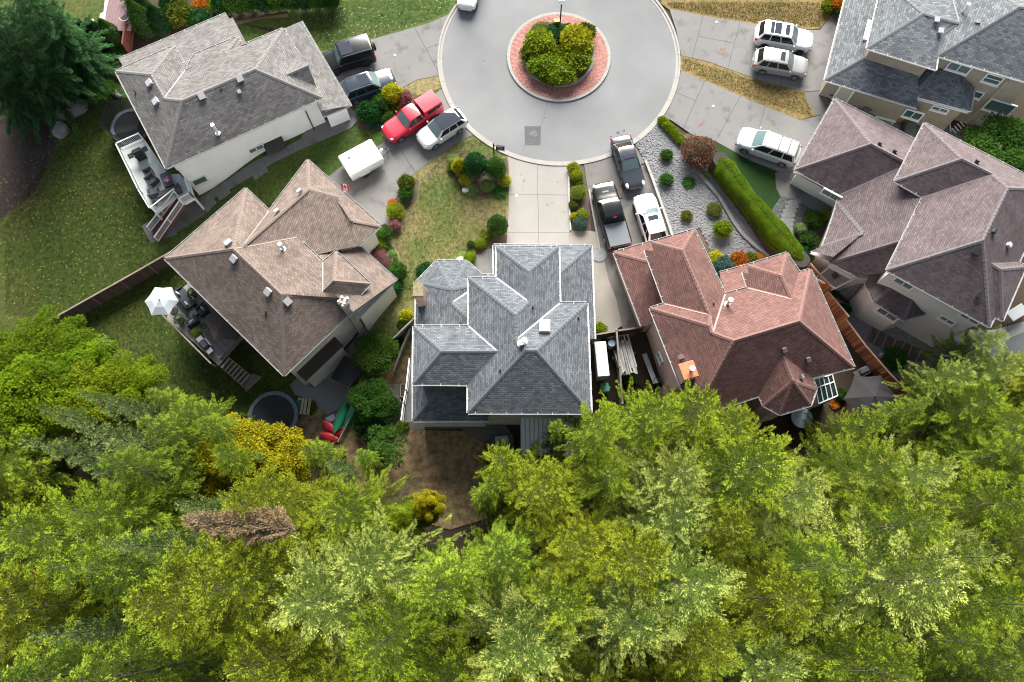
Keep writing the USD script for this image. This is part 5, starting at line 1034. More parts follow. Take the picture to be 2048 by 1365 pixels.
def car(name, label, nose, tail, Ln, W, Hh, m, cowl, rf, rb, tailx, hood=(.82, 1.0), belt=1.02, deck=None, rim=RIMS, roof_m=None, sunroof=(), rails=None, glass=TINT, z=0., cat_='car', cross=(), cladding=None, tumble=.74, rr=.45, rearglass=True, sidecuts=((.03, .36), (.39, .68), (.71, .95)), r=.36, head_z=.72, boxy=False):
    A, Bq = P(*nose, .75), P(*tail, .75); c = (A + Bq) / 2; yaw = math.atan2(A[1] - Bq[1], A[0] - Bq[0])
    t = thing(name, label, cat_, (c[0], c[1], z + .03), yaw, 'vehicles parked around the street end')
    def top(x):
        if x > cowl: u = (Ln / 2 - x) / (Ln / 2 - cowl); return (hood[0] - .18 + .18 * min(1, u * 5) ** .6) + (hood[1] - hood[0]) * u
        if deck and x < tailx: u = (tailx - x) / (Ln / 2 + tailx); return deck - .05 * u - .2 * max(0, u * 1.15 - .9) * 5 * .5
        return belt - (.12 * max(0, (-x - (Ln / 2 - .12)) / .12))
    part(t, 'body', body_shell(Ln, W, top, .75 if not boxy else .3, rr, front_r=2.4 if not boxy else 4), m, smooth=38)
    wb, wt = W / 2 * .93, W / 2 * tumble; zt = Hh - .035
    zc = hood[1] - .01; zb_ = belt - .03; zd = (deck or belt) - .02
    F0, F1 = [np.array([cowl, s * wb * .93, zc]) for s in (-1, 1)]; T0, T1 = [np.array([rf, s * wt, zt]) for s in (-1, 1)]
    K0, K1 = [np.array([rb, s * wt * .97, zt - .02]) for s in (-1, 1)]; Q0, Q1 = [np.array([tailx, s * wb * .94, zd]) for s in (-1, 1)]
    S0, S1 = [np.array([cowl - .1, s * wb, zb_]) for s in (-1, 1)]; Z0, Z1 = [np.array([tailx + .02, s * wb, zb_]) for s in (-1, 1)]
    # cabin frame
    v = np.array([F0, F1, T0, T1, K0, K1, Q0, Q1, S0, S1, Z0, Z1]); f = [[0, 1, 3, 2], [4, 5, 7, 6], [2, 3, 5, 4], [8, 0, 2, 2], [1, 9, 3, 3], [8, 2, 4, 10], [3, 9, 11, 5], [10, 4, 6, 6], [5, 11, 7, 7]]
    part(t, 'cabin', (v, quads(f)), m)
    n = 7; us = np.linspace(-1, 1, n); rp = []
    for x, w, zz in ((rf + .03, wt * .96, zt - .01), (rf - .12, wt, zt + .02), ((rf + rb) / 2, wt * 1.01, zt + .045), (rb + .12, wt * .98, zt + .015), (rb - .02, wt * .95, zt - .015)):
        rp.append(np.array([[x - .04 * (1 - u * u) * (-1 if x > (rf + rb) / 2 else 1), u * w, zz + .025 * (1 - u * u)] for u in us]))
    part(t, 'roof', loft(rp, False), roof_m or m, smooth=50)
    part(t, 'windscreen', patch(F0, F1, T0, T1, .05, .95, .04, .95, .045), WSH, smooth=60)
    if rearglass: part(t, 'rear_window', patch(Q1, Q0, K1, K0, .07, .93, .2, .92, .03), glass, smooth=60)
    for a, b in sidecuts:
        part(t, 'side_window', patch(S1, Z1, T1, K1, a, b, .1, .88), glass); part(t, 'side_window', patch(Z0, S0, K0, T0, 1 - b, 1 - a, .1, .88), glass)
    wheels(t, Ln, W, Ln / 2 - .92, -Ln / 2 + .98, r, rim)
    for s in (-1, 1):
        hl = ico(2, 1., (Ln / 2 - .33, s * W * .37, head_z + .06), (.26, .14, .1)); part(t, 'headlight', hl, HEADL, smooth=True)
        tl = ico(2, 1., (-Ln / 2 + .12, s * W * .42, belt - .14), (.12, .12, .12)); part(t, 'taillight', tl, TAILL, smooth=True)
        part(t, 'mirror', cbx((cowl - .22, s * (W / 2 + .09), belt + .06), (.14, .22, .14), .04), m)
    part(t, 'bumper', cbx((Ln / 2 - .1, 0, .42), (.16, W * .72, .2), .06), cladding or TRIM); part(t, 'bumper', cbx((-Ln / 2 + .06, 0, .45), (.14, W * .8, .2), .05), cladding or m)
    part(t, 'number_plate', bx((-Ln / 2 - .012, 0, .62), (.02, .34, .13)), PLATE)
    for x0, x1, w, mm in sunroof:
        zz = zt + .056; part(t, 'sunroof', cbx(((x0 + x1) / 2, 0, zz), (x1 - x0, w, .03), .012), mm)
    if rails:
        for s in (-1, 1): part(t, 'roof_rail', tube([(rf - .15, s * wt * .93, zt + .05), (rf - .3, s * wt * .93, zt + .085), (rb + .3, s * wt * .93, zt + .085), (rb + .15, s * wt * .93, zt + .05)], .018, 5), rails)
    for x in cross: part(t, 'roof_bar', bar((x, -wt * .95, zt + .1), (x, wt * .95, zt + .1), .04, .03), TRIM)
    return t, zt
WP, KP = paint('white', (.6, .6, .595)), paint('black', (.006, .0065, .007), .18, .1)
NAVY, GREYP, SILV, REDP, TAUPE = paint('navy', (.02, .03, .045), .18), paint('grey', (.03, .035, .042), .2, .3), paint('silver', (.42, .435, .43), .32, .7, .2), paint('red', (.5, .012, .035), .35, .6), paint('taupe', (.27, .265, .255), .3, .7, .3)
car('car', 'white car cut by the top edge beside the cul-de-sac kerb', (929, 22), (952, -70), 4.3, 1.8, 1.5, WP, .95, .3, -1.5, -1.95, hood=(.86, .98), belt=.98)
c, zt = car('off_road_car', 'boxy black off-road car with a spare wheel on its back', (645, 130), (746, 100), 4.6, 1.95, 1.95, KP, .95, .62, -2.1, -2.22, hood=(1.05, 1.15), belt=1.2, rim=RIMB, sunroof=((-.55, .45, 1.25, ROOFG),), rails=TRIM, tumble=.9, rr=.15, r=.4, boxy=True, head_z=.85)
sw = lathe([(.01, -.1), (.22, -.1), (.36, -.08), (.38, 0), (.36, .1), (.22, .12), (.01, .1)], 18); part(c, 'spare_wheel', (np.c_[-sw[0][:, 2] - 2.42, sw[0][:, 0], sw[0][:, 1] + 1.12], sw[1]), TYRE, smooth=40)
car('car', 'dark blue SUV with panoramic roof below the black off-road car', (787, 153), (684, 190), 4.75, 1.9, 1.68, NAVY, 1.0, .35, -1.75, -2.2, hood=(.95, 1.06), belt=1.08, sunroof=((-.75, .2, 1.1, ROOFG),), rails=RIMS)
car('car', 'white SUV with a black glass roof beside the red pickup', (842, 284), (924, 232), 4.35, 1.85, 1.6, WP, .9, .25, -1.55, -2.02, hood=(.92, 1.02), belt=1.05, roof_m=ROOFG)
car('car', 'dark grey sedan parked beside the white gravel', (1269, 366), (1243, 284), 4.85, 1.83, 1.46, GREYP, .85, .12, -1.05, -1.75, hood=(.8, .95), belt=.98, deck=1.0, sunroof=((-.35, .05, .8, ROOFG),), sidecuts=((.06, .42), (.46, .82)), r=.33)
car('car', 'white SUV with sloping rear between the black pickup and gravel wall', (1287, 396), (1316, 486), 4.65, 1.9, 1.6, WP, .85, .15, -1.45, -2.15, hood=(.92, 1.03), belt=1.05, rim=RIMB, sunroof=((-.4, .0, .8, ROOFG),))
car('car', 'white SUV with twin sunroofs, upper of two on the right driveway', (1627, 85), (1509, 65), 4.95, 1.95, 1.72, WP, 1.05, .4, -1.9, -2.3, hood=(.95, 1.06), belt=1.08, rim=RIMB, sunroof=((-.15, .2, 1.0, ROOFG), (-1.05, -.5, 1.1, ROOFG), (-1.4, -1.12, 1.1, ROOFG)), rails=RIMS)
car('car', 'taupe grey SUV, lower of two on the right driveway', (1613, 136), (1509, 118), 4.65, 1.85, 1.68, TAUPE, 1.0, .35, -1.65, -2.1, hood=(.92, 1.03), belt=1.06, sunroof=((-.25, .12, .85, ROOFG),), rails=RIMS)
car('minivan', 'silver minivan with roof bars beside the dark turf', (1477, 272), (1596, 314), 5.15, 2.0, 1.74, SILV, 1.35, .55, -2.1, -2.42, hood=(.9, 1.06), belt=1.08, rails=TRIM, cross=(-.7, -1.5))
def pickup(label, nose, tail, Ln, W, Hh, m, canopy, lab2=None, r=.39):
    t, zt = car('pickup_truck', label, nose, tail, Ln, W, Hh, m, Ln / 2 - 1.65, Ln / 2 - 2.25, -.55, -.8, hood=(1.02, 1.12), belt=1.15, rr=.15, sidecuts=((.05, .45), (.5, .9)), r=r, cat_='pickup truck', head_z=.85, sunroof=())
    x0, x1 = -.86, -Ln / 2 + .06
    if canopy:
        h = zt - 1.12; pr = [np.array([[x, y, z] for y, z in ((-W / 2 * .96, 1.12), (-W / 2 * .93, 1.12 + h * .55), (-W / 2 * .8, zt + .02), (0, zt + .06), (W / 2 * .8, zt + .02), (W / 2 * .93, 1.12 + h * .55), (W / 2 * .96, 1.12))]) for x in (x0, x1 + .05)]
        part(t, 'canopy', loft(pr), m, smooth=20)
        for s in (-1, 1): part(t, 'side_window', cbx(((x0 + x1) / 2, s * W / 2 * .9, 1.12 + h * .55), (abs(x1 - x0) * .72, .09, h * .42), .03), TINT)
        part(t, 'rear_window', cbx((x1 + .05, 0, 1.12 + h * .5), (.05, W * .68, h * .6), .02), TINT)
    else:
        part(t, 'tonneau_cover', cbx(((x0 + x1) / 2, 0, 1.185), (abs(x1 - x0) - .06, W * .86, .05), .02), plain('tonneau', (.085, .1, .115), .6, noise=.1))
        part(t, 'hood_decal', cbx((Ln / 2 - 1.1, 0, 1.1), (.45, .5, .02), .008), plain('decal', (.16, .13, .13), .5))
        part(t, 'brake_light', cbx((-.7, 0, zt + .01), (.06, .3, .04), .01), TAILL)
    return t
pickup('red pickup truck with a matching canopy over its bed', (771, 272), (877, 204), 5.4, 1.85, 1.78, REDP, True)
pickup('black pickup truck with a grey bed cover on the brown driveway', (1205, 370), (1240, 494), 5.85, 2.0, 1.9, KP, False)
def trailer():
    A, Bq = P(762, 300, .9), P(684, 342, .9); c = (A + Bq) / 2; yaw = math.atan2(A[1] - Bq[1], A[0] - Bq[0])
    t = thing('camping_trailer', 'white folding camping trailer on the tan house driveway', 'trailer', (c[0], c[1], .03), yaw)
    Lr, W = 3.0, 2.15; cream = plain('trailer_white', (.66, .66, .64), .45, noise=.06)
    part(t, 'tub', cbx((0, 0, .72), (Lr, W, .62), .06), cream); part(t, 'stripe', cbx((0, 0, .62), (Lr + .012, W + .012, .1), .01), plain('stripe_grey', (.2, .2, .2), .5))
    lid = cbx((0, 0, 1.2), (Lr + .12, W + .1, .3), .1); v = lid[0].copy(); v[v[:, 2] > 1.2, 2] += .07 * (1 - (v[v[:, 2] > 1.2, 1] / (W / 2)) ** 2); part(t, 'lid', (v, lid[1]), plain('lid_white', (.7, .7, .69), .4, noise=.04))
    part(t, 'seam', bx((0, .12, 1.425), (Lr, .025, .012)), plain('seam_grey', (.4, .4, .39), .5)); part(t, 'roof_vent', cbx((-.75, .55, 1.44), (.24, .24, .08), .02), plain('vent_plastic', (.55, .55, .5), .5))
    for s in (-1, 1):
        w = lathe([(.01, -.09), (.2, -.09), (.29, -.06), (.29, .06), (.2, .09), (.01, .09)], 16); part(t, 'wheel', (np.c_[w[0][:, 0] - .3, -w[0][:, 2] + s * (W / 2 + .02), w[0][:, 1] + .29], w[1]), TYRE, smooth=40)
        part(t, 'mudguard', cbx((-.3, s * (W / 2 + .04), .66), (.85, .2, .05), .02), cream)
        part(t, 'drawbar', bar((Lr / 2 - .1, s * .6, .48), (Lr / 2 + 1.0, .02 * s, .48), .07, .08), BLACK)
    part(t, 'gas_bottle', lathe([(.001, .5), (.15, .5), (.15, .82), (.08, .9), (.001, .9)], 12, (Lr / 2 + .35, 0, 0)), plain('bottle_white', (.6, .6, .6), .4)); part(t, 'jockey_wheel', cat([cyl((Lr / 2 + .8, .1, .12), .035, .6, 8), cyl((Lr / 2 + .75, .1, 0), .1, .08, 10)]), DARK)
    part(t, 'corner_light', cbx((-Lr / 2 - .01, .8, .7), (.04, .16, .1), .01), TAILL)
trailer()
# ======================= HOUSE DETAILS =======================
def roof_pt(key, px, py):
    vd, faces = ROOFS[key]
    for f in faces:
        ns = f.split(); p2 = Polygon([vd[k][:2] for k in ns])
        if p2.buffer(.5).contains(Point(px, py)):
            W = np.array([P(*vd[k]) for k in ns]); c = W.mean(0); A = np.c_[W[:, :2] - c[:2], np.ones(len(W))]; k, *_ = np.linalg.lstsq(A, W[:, 2], rcond=None)
            d = ray(px, py); o = np.array([0, 0, H]); t = (k[2] + k[0] * (o[0] - c[0]) + k[1] * (o[1] - c[1]) - o[2]) / (d[2] - k[0] * d[0] - k[1] * d[1])
            return o + d * t, unit(np.array([-k[0], -k[1], 1.])), unit(np.array([k[0], k[1], k[0] ** 2 + k[1] ** 2]))
    z = np.mean([v[2] for v in vd.values()]); return P(px, py, z), np.array([0, 0, 1.]), np.array([0, 1., 0])
VENT, VENTD, PIPEW = plain('vent_grey', (.42, .42, .43), .5), plain('vent_dark', (.035, .035, .037), .6), plain('pipe_white', (.6, .6, .59), .5)
def frame_box(c, u, v, n, sz):
    b = BV * np.asarray(sz); return c + b[:, :1] * u + b[:, 1:2] * v + b[:, 2:] * n, BF
def rvent(hs, key, px, m=VENT, s=.42):
    p, n, u = roof_pt(key, *px); e = np.cross(u, n)
    part(hs.roofs[key], 'roof_vent', cat([frame_box(p + n * .1, e, u, n, (s, s, .2)), frame_box(p + n * .22, e, u, n, (s * 1.2, s * 1.2, .06))]), m)
def rpipe(hs, key, base, h=.5, r=.05, m=VENTD, cap=False):
    p, n, u = roof_pt(key, *base); g = [tube([p - n * .05, p + [0, 0, h]], r, 8), cyl(p - [0, 0, .02], r * 2.2, .08, 10)]
    if cap: g.append(cyl(p + [0, 0, h], r * 1.7, .12, 12))
    part(hs.roofs[key], 'vent_pipe', cat(g), m)
for px in ((301, 167), (314, 204), (404, 193), (480, 158)): rvent(H_L, 'left', px)
rvent(H_L, 'left', (479, 184), VENT, .24); rpipe(H_L, 'left', (436, 267), 1.15, .1, PIPEW, True); rpipe(H_L, 'left', (271, 186), .35, .05); rpipe(H_L, 'left', (442, 177), .3, .05)
for px in ((459, 488), (470, 518), (538, 584), (575, 603)): rvent(H_B, 'brown', px)
rvent(H_B, 'brown', (601, 385), VENT, .3); rvent(H_B, 'brown', (556, 425), VENT, .3); rpipe(H_B, 'brown', (567, 499), .9, .1, PIPEW, True); rpipe(H_B, 'brown', (532, 626), .4, .06)
for px in ((1066, 615), (1157, 637), (1000, 741), (921, 648)): rpipe(H_C, 'center' if px[0] != 921 else 'center_low', px, .38, .05)
rpipe(H_C, 'center', (1042, 688), .3, .13, PIPEW, True); rpipe(H_C, 'center', (1048, 684), .42, .12, PIPEW, True)
p, n, u = roof_pt('center', 1089, 656); e = np.cross(u, n); sk = part(H_C.roofs['center'], 'skylight', frame_box(p + n * .1, e, u, n, (.78, 1.1, .2)), plain('skylight_curb', (.3, .2, .17), .6)); part(sk, 'dome', frame_box(p + n * .23, e, u, n, (.72, 1.04, .07)), plain('skylight_white', (.75, .72, .66), .25))
rpipe(H_P, 'pink', (1454, 609), .95, .11, PIPEW, True); rpipe(H_P, 'pink', (1427, 608), .25, .05)
for px in ((1567, 699), (1615, 718), (1364, 714), (1600, 755)): rvent(H_P, 'pink', px, plain('vent_steel', (.25, .24, .24), .45, .5), .26)
for k, px in (('purple_low', (1758, 290)), ('purple_low', (1788, 305)), ('purple', (1952, 326)), ('purple', (1985, 463)), ('purple', (1957, 590))): rvent(H_V, k, px, VENTD, .26)
rvent(H_V, 'purple', (1952, 501), VENTD, .4); rvent(H_V, 'purple', (2015, 490), PIPEW, .26)
for k, px in (('grey', (1872, 41)), ('grey', (1880, 63))): rvent(H_G, k, px, VENT, .34)
rpipe(H_G, 'grey', (1923, 27), 1.0, .09, PIPEW, True); rvent(H_G, 'grey', (1955, 47), VENTD, .3)
# windows on the walls
FRAME = plain('window_frame', (.68, .68, .66), .45)
def wall_pt(key, a, b, px, over=.45):
    vd = ROOFS[key][0]; A, Bq = P(*vd[a]), P(*vd[b]); cen = np.mean([P(*v) for v in vd.values()], 0); d = unit((Bq - A) * [1, 1, 0]); n = np.array([-d[1], d[0], 0])
    if n @ (A - cen) < 0: n, = (-n,)
    o = A - n * over; rr = ray(*px); c0 = np.array([0, 0, H]); t = (n @ (o - c0)) / (n @ rr); return c0 + rr * t, d, n
def window(hs, key, a, b, px, w, h, panes=1, glass=None, over=.45, name='window', hor=False, frame=None):
    c, d, n = wall_pt(key, a, b, px, over); up = np.array([0, 0, 1.]); fr = []; t = .1
    for s in (-1, 1): fr += [frame_box(c + d * s * (w / 2 - t / 2) + n * .05, d, n, up, (t, .12, h)), frame_box(c + up * s * (h / 2 - t / 2) + n * .05, d, n, up, (w - 2 * t, .12, t))]
    for k in range(1, panes): fr.append(frame_box(c + (up * (h * k / panes - h / 2) if hor else d * (w * k / panes - w / 2)) + n * .045, d, n, up, (w - 2 * t, .08, .06) if hor else (.06, .08, h - 2 * t)))
    fr.append(frame_box(c - up * (h / 2 + .04) + n * .08, d, n, up, (w + .12, .18, .07)))
    q = part(hs.root, name, cat(fr), frame or FRAME); part(q, 'pane', frame_box(c + n * .02, d, n, up, (w - 2 * t, .03, h - 2 * t)), glass or GLASS); return c, d, n
TEAL = glass_mat('window_teal', (.045, .09, .075))
window(H_L, 'left', 'A5', 'A6', (512, 297), 1.35, .75, 2); window(H_L, 'left', 'A5', 'A6', (399, 361), 1.3, 1.0, 1, TEAL)
c, d, n = wall_pt('left', 'A5', 'A6', (547, 287)); up = np.array([0, 0, 1.])
aw = part(H_L.root, 'awning', (np.array([c + d * -.85 + up * .5, c + d * .85 + up * .5, c + d * .85 + n * .75 - up * .05, c + d * -.85 + n * .75 - up * .05, c + d * -.85 + up * .42, c + d * .85 + up * .42, c + d * .85 + n * .75 - up * .13, c + d * -.85 + n * .75 - up * .13]), quads([[0, 3, 2, 1], [4, 5, 6, 7], [3, 7, 6, 2], [0, 4, 7, 3], [1, 2, 6, 5]])), SH_L)
part(aw, 'louvre', frame_box(c + d * .1 + n * .05 - up * .75, d, n, up, (1.1, .1, .8)), DARK)
def downspout(hs, key, a, b, px, z0, m, r=.05):
    c, d, n = wall_pt(key, a, b, px); part(hs.root, 'downpipe', tube([c + n * .4 + [0, 0, .1], c + n * .1 - [0, 0, .25], np.r_[(c + n * .1)[:2], z0 + .25], np.r_[(c + n * .35)[:2], z0 + .12]], r, 6), m)
downspout(H_L, 'left', 'A5', 'A6', (609, 218), -.1, DARK); downspout(H_L, 'left', 'A5', 'A6', (352, 337), -2.2, DARK, .06)
window(H_P, 'pink', 'L1', 'RL', (1321, 716), .85, .9, 2); wnd = usdkit.material(stage, L('lit_window'), {'e': ('emission', {'color': (1., .42, .07), 'strength': .22})}, [], surface='e.emission')
window(H_P, 'pink', 'RL', 'U1', (1484, 812), 1.9, 1.3, 2, wnd)
window(H_V, 'purple', 'd1', 'd3', (1808, 566), 1.5, .9, 2); window(H_V, 'purple', 'd1', 'd3', (1941, 636), 1.5, .8, 2); window(H_V, 'purple_low', 'a1', 'a4', (1662, 391), 1.6, .8, 2, over=.35)
window(H_V, 'purple_low', 'w1', 'w6', (1775, 628), 1.7, 1.0, 2, over=.35); window(H_V, 'purple', 'd1', 'd3', (1895, 640), 1.2, .7, 2)
c, d, n = wall_pt('purple_low', 'b2', 'b1', (1640, 468), .1); q = part(H_V.root, 'bay_window', frame_box(c - up * .5, d, n, up, (2.3, .5, .16)), FRAME); part(q, 'pane', frame_box(c - up * .55 + n * .02, d, n, up, (2.0, .48, .2)), GLASS)
window(H_G, 'grey', 's6', 's9', (1918, 135), 1.8, 1.0, 2); window(H_G, 'grey', 's6', 's9', (1986, 158), 1.4, 1.1, 2, TEAL, hor=True); window(H_G, 'grey', 's6', 's9', (1999, 214), 2.2, 1.5, 1, TEAL)
window(H_G, 'grey_low', 'q1', 'q5', (1826, 229), 1.5, 1.1, 2, TEAL, .35); window(H_G, 'grey_low', 't1', 't5', (1880, 218), 1.4, .6, 2, None, .35); window(H_G, 'grey', 's6', 's9', (1952, 188), 1.1, .9, 1, TEAL)
c, d, n = wall_pt('grey_low', 'q1', 'q5', (1686, 190), .35); q = part(H_G.root, 'door', frame_box(c + n * .04, d, n, up, (1.0, .08, 2.0)), plain('door_cream', (.42, .4, .32), .5)); part(q, 'door_frame', cat([frame_box(c + d * s * .58 + n * .05, d, n, up, (.14, .12, 2.15)) for s in (-1, 1)]), FRAME)
c, d, n = wall_pt('grey', 's1', 's0', (1737, 70)); q = part(H_G.root, 'bay_window', frame_box(c + n * .2, d, n, up, (2.0, .5, 1.1)), FRAME); part(q, 'pane', cat([frame_box(c + n * .46 + d * s * .45, d, n, up, (.7, .02, .75)) for s in (-1, 1)]), GLASS)
downspout(H_G, 'grey', 's6', 's9', (2020, 157), -1.8, plain('pipe_tan', (.45, .36, .26), .6), .045)
# chimneys
BRICKC = [plain('chimney_brick_%d' % i, c, .9, noise=.2) for i, c in enumerate([(.36, .22, .19), (.42, .27, .24), (.29, .17, .15)])]
def brick_stack(parent, c, sx, sy, z0, z1, ang, row=.2, ln=.42, mats=BRICKC):
    """courses of separate bricks round a core"""
    part(parent, 'core', bx((c[0], c[1], (z0 + z1) / 2), (sx - .04, sy - .04, z1 - z0), ang), plain('chimney_mortar', (.26, .22, .2), .95))
    ca, sa = math.cos(ang), math.sin(ang); k = 0
    for i in range(int((z1 - z0) / row)):
        for ax in (0, 1):
            wdt, dep = ((sx, sy), (sy, sx))[ax]; nb = max(1, round(wdt / ln))
            for s in (-1, 1):
                for j in range(nb):
                    off = (j + .5) * wdt / nb - wdt / 2; o = (off, s * (dep / 2 - .02)) if ax == 0 else (s * (dep / 2 - .02), off)
                    sz = (wdt / nb - .016, .07, row - .016) if ax == 0 else (.07, wdt / nb - .016, row - .016)
                    x, y = c[0] + o[0] * ca - o[1] * sa, c[1] + o[0] * sa + o[1] * ca; k += 1
                    yield bx((x, y, z0 + (i + .5) * row), sz, ang), mats[(k * 7 + i * 3) % len(mats)]
def chimney(hs, px, zt, z0, sx, sy, ang, label, cap_m, stone=False, flue=False):
    p = P(*px, zt); ch = part(hs.root, 'chimney', bx((p[0], p[1], zt - .06), (sx + .16, sy + .16, .14), ang), cap_m, label=label)
    for b, m in list(brick_stack(ch, p, sx, sy, z0, zt - .14, ang, .2 if not stone else .3)): part(ch, 'brick', b, m)
    if flue: part(ch, 'flue', cat([cyl((p[0], p[1], zt), .12, .45, 12), cyl((p[0], p[1], zt + .45), .22, .16, 14)]), PIPEW)
    return p
chimney(H_C, (836.5, 578), 5.3, 2.6, .62, .95, -.015, 'brick chimney with a mossy cap', plain('moss_cap', (.17, .15, .085), .95, noise=.5, nscale=8.))
BR2 = BRICKC; BRICKC_S = [plain('stone_brick_%d' % i, c, .95, noise=.3) for i, c in enumerate([(.42, .37, .31), (.36, .31, .26), (.47, .43, .36)])]
def plain_chimney(hs, px, zt, z0, sx, sy, ang, m, cap_m, label, flue):
    p = P(*px, zt); ch = part(hs.root, 'chimney', bx((p[0], p[1], (z0 + zt) / 2 - .05), (sx, sy, zt - z0 - .1), ang), m, label=label)
    part(ch, 'cap', cbx((p[0], p[1], zt), (sx + .14, sy + .14, .12), .03, ang), cap_m)
    if flue: part(ch, 'flue', cat([cyl((p[0] + .15, p[1], zt), .11, .4, 12), cyl((p[0] + .15, p[1], zt + .4), .2, .2, 14)]), PIPEW)
plain_chimney(H_P, (1377, 741), 6.9, -2., .95, 1.05, .28, STUCCO_P, plain('cap_orange', (.42, .13, .05), .6, noise=.25), 'pink chimney with an orange cap', True)
p = P(686, 604, 6.0); ch = part(H_B.root, 'chimney', jitter(cbx((p[0], p[1], 1.9), (.6, .62, 8.0), .05, .75), .02, 2.), plain('rough_stone', (.36, .31, .26), .95, noise=.3, nscale=4.), label='stone chimney with a ragged pale top')
g_ = np.random.RandomState(3)
for k in range(14): part(ch, 'stone', jitter(cbx((p[0] + g_.uniform(-.34, .34), p[1] + g_.uniform(-.34, .34), 5.98 + g_.uniform(-.1, .12)), (.24, .22, .2), .06, g_.rand() * 3), .03, 4., k), plain('pale_stone', (.5, .46, .38), .9, noise=.25))
# bump-out bay on the tan house wall
c, d, n = wall_pt('brown', 'B8', 'C5', (655, 735)); by = part(H_B.root, 'bay', frame_box(np.r_[c[:2], -.4] + n * .3, d, n, up, (3.6, .7, 3.2)), STUCCO_T)
t_ = np.r_[c[:2], 1.75]; part(by, 'bay_roof', (np.array([t_ - d * 1.95 - n * .1, t_ + d * 1.95 - n * .1, t_ + d * 1.95 + n * .85 - up * .5, t_ - d * 1.95 + n * .85 - up * .5, t_ - d * 1.95 + n * .85 - up * .6, t_ + d * 1.95 + n * .85 - up * .6]), quads([[0, 3, 2, 1], [3, 4, 5, 2]])), SH_B)
# flag on the tan garage eave: two red bands and a small leaf
a0 = P(688, 388, 4.1); fd = unit(np.array([-.75, .65, 0])); th = thing('flag', 'small red and white maple leaf flag at the tan garage eave', 'flag', a0)
part(th, 'pole', tube([[0, 0, -.1], [.45, .5, .55]], .015, 6), FRAME); REDF, WHF = plain('flag_red', (.42, .03, .035), .8), plain('flag_white', (.62, .58, .56), .8)
O_ = np.array([.45, .5, .55]); fu, fv = unit(np.array([-.82, .1, .1])), unit(np.array([.1, -.8, -.45]))
def fq(u0, u1, v0, v1, o=0.): return np.array([O_ + fu * u * .62 + fv * v * .5 + [0, 0, .03 * math.sin(u * 6) + o] for u, v in ((u0, v0), (u1, v0), (u1, v1), (u0, v1))]), quads([[0, 1, 2, 3]])
part(th, 'cloth', cat([fq(.26, .74, 0, 1)]), WHF); part(th, 'band', fq(0, .25, 0, 1), REDF); part(th, 'band', fq(.75, 1, 0, 1), REDF)
lf = [(0, .42), (.09, .24), (.2, .28), (.17, .06), (.33, .16), (.38, .02), (.26, -.1), (.13, -.2), (.02, -.2), (.02, -.36), (-.02, -.36), (-.02, -.2), (-.13, -.2), (-.26, -.1), (-.38, .02), (-.33, .16), (-.17, .06), (-.2, .28), (-.09, .24)]
tv, tf = tri2(Polygon(lf)); part(th, 'maple_leaf', (np.array([O_ + fu * (.5 + x * .55) * .62 + fv * (.5 - y) * .5 + [0, 0, .035] for x, y in tv[:, :2]]), tf), REDF)
# ======================= STREET AND YARD OBJECTS =======================
# lamp post on the island
b = np.r_[CUL + [-.05, -.05], .2]; b = np.r_[P(1116, 96, .2)[:2], .2]
hs_ = np.linspace(3, 9, 61); zt_ = hs_[np.argmin([abs(pix((b[0], b[1], z))[1] - 3) for z in hs_])]
th = thing('street_lamp', 'black lamp post with a white globe in the traffic island', 'street lamp', b)
part(th, 'pole', lathe([(.16, 0), (.16, .5), (.09, .62), (.07, 2), (.055, zt_ - .6), (.08, zt_ - .55), (.08, zt_ - .4)], 12), DARK, smooth=40)
part(th, 'globe', ico(3, .27, (0, 0, zt_ - .2)), plain('lamp_globe', (.8, .8, .78), .25), smooth=True); part(th, 'collar', cyl((0, 0, zt_ - .47), .14, .06, 12), DARK)
# yellow island sign
b = P(1114, 56, .3); th = thing('road_sign', 'small yellow sign board on the far side of the traffic island', 'sign', (b[0], b[1], .2))
part(th, 'post', cyl((0, 0, 0), .03, .8, 8), plain('galvanised', (.35, .36, .37), .4, .6)); YS = plain('sign_yellow', (.72, .55, .01), .5)
part(th, 'board', cbx((0, .02, .85), (.62, .05, .38), .01), YS); part(th, 'arrow_mark', cat([bar((-.2, -.01, .85), (.2, -.01, .85), .008, .06), bar((.2, -.01, .85), (.08, -.01, .97), .008, .05), bar((.2, -.01, .85), (.08, -.01, .73), .008, .05)]), DARK)
part(th, 'top_edge', cbx((0, .02, 1.05), (.62, .3, .03), .01), YS)
# realty-style hanging sign
b = Pg(988, 312); th = thing('hanging_sign', 'black post with a hanging black sign board at the lawn corner', 'sign', b, -.12)
part(th, 'post', cbx((0, 0, 1.0), (.1, .1, 2.0), .015), DARK); part(th, 'arm', cbx((.45, 0, 1.75), (1.0, .07, .07), .01), DARK); bd = part(th, 'board', cbx((.55, 0, 1.3), (.72, .05, .62), .01), BLACK)
for k, (w, z) in enumerate(((.44, 1.48), (.34, 1.36), (.5, 1.22), (.28, 1.1))): part(bd, 'print_line', bx((.55, -.03, z), (w, .006, .03)), plain('sign_print', (.45, .45, .45), .6))
part(th, 'hanger', cat([bar((.3, 0, 1.72), (.3, 0, 1.6), .02, .02), bar((.8, 0, 1.72), (.8, 0, 1.6), .02, .02)]), DARK)
for px, lab in (((790, 111), 'left black-vehicle driveway'), ((1033, 392), 'pale middle driveway'), ((1433, 45), 'upper right driveway'), ((1426, 213), 'silver minivan driveway')):
    p = Pg(*px); single('valve_cover', lathe([(.001, .045), (.05, .045), (.05, .05), (.11, .05), (.11, .036)], 14, p), plain('valve_white', (.55, .55, .54), .6), 'small round white valve cover set in the ' + lab, 'valve cover')
for px, r, lab in (((1335, 646 - 540), 0, ''),): pass
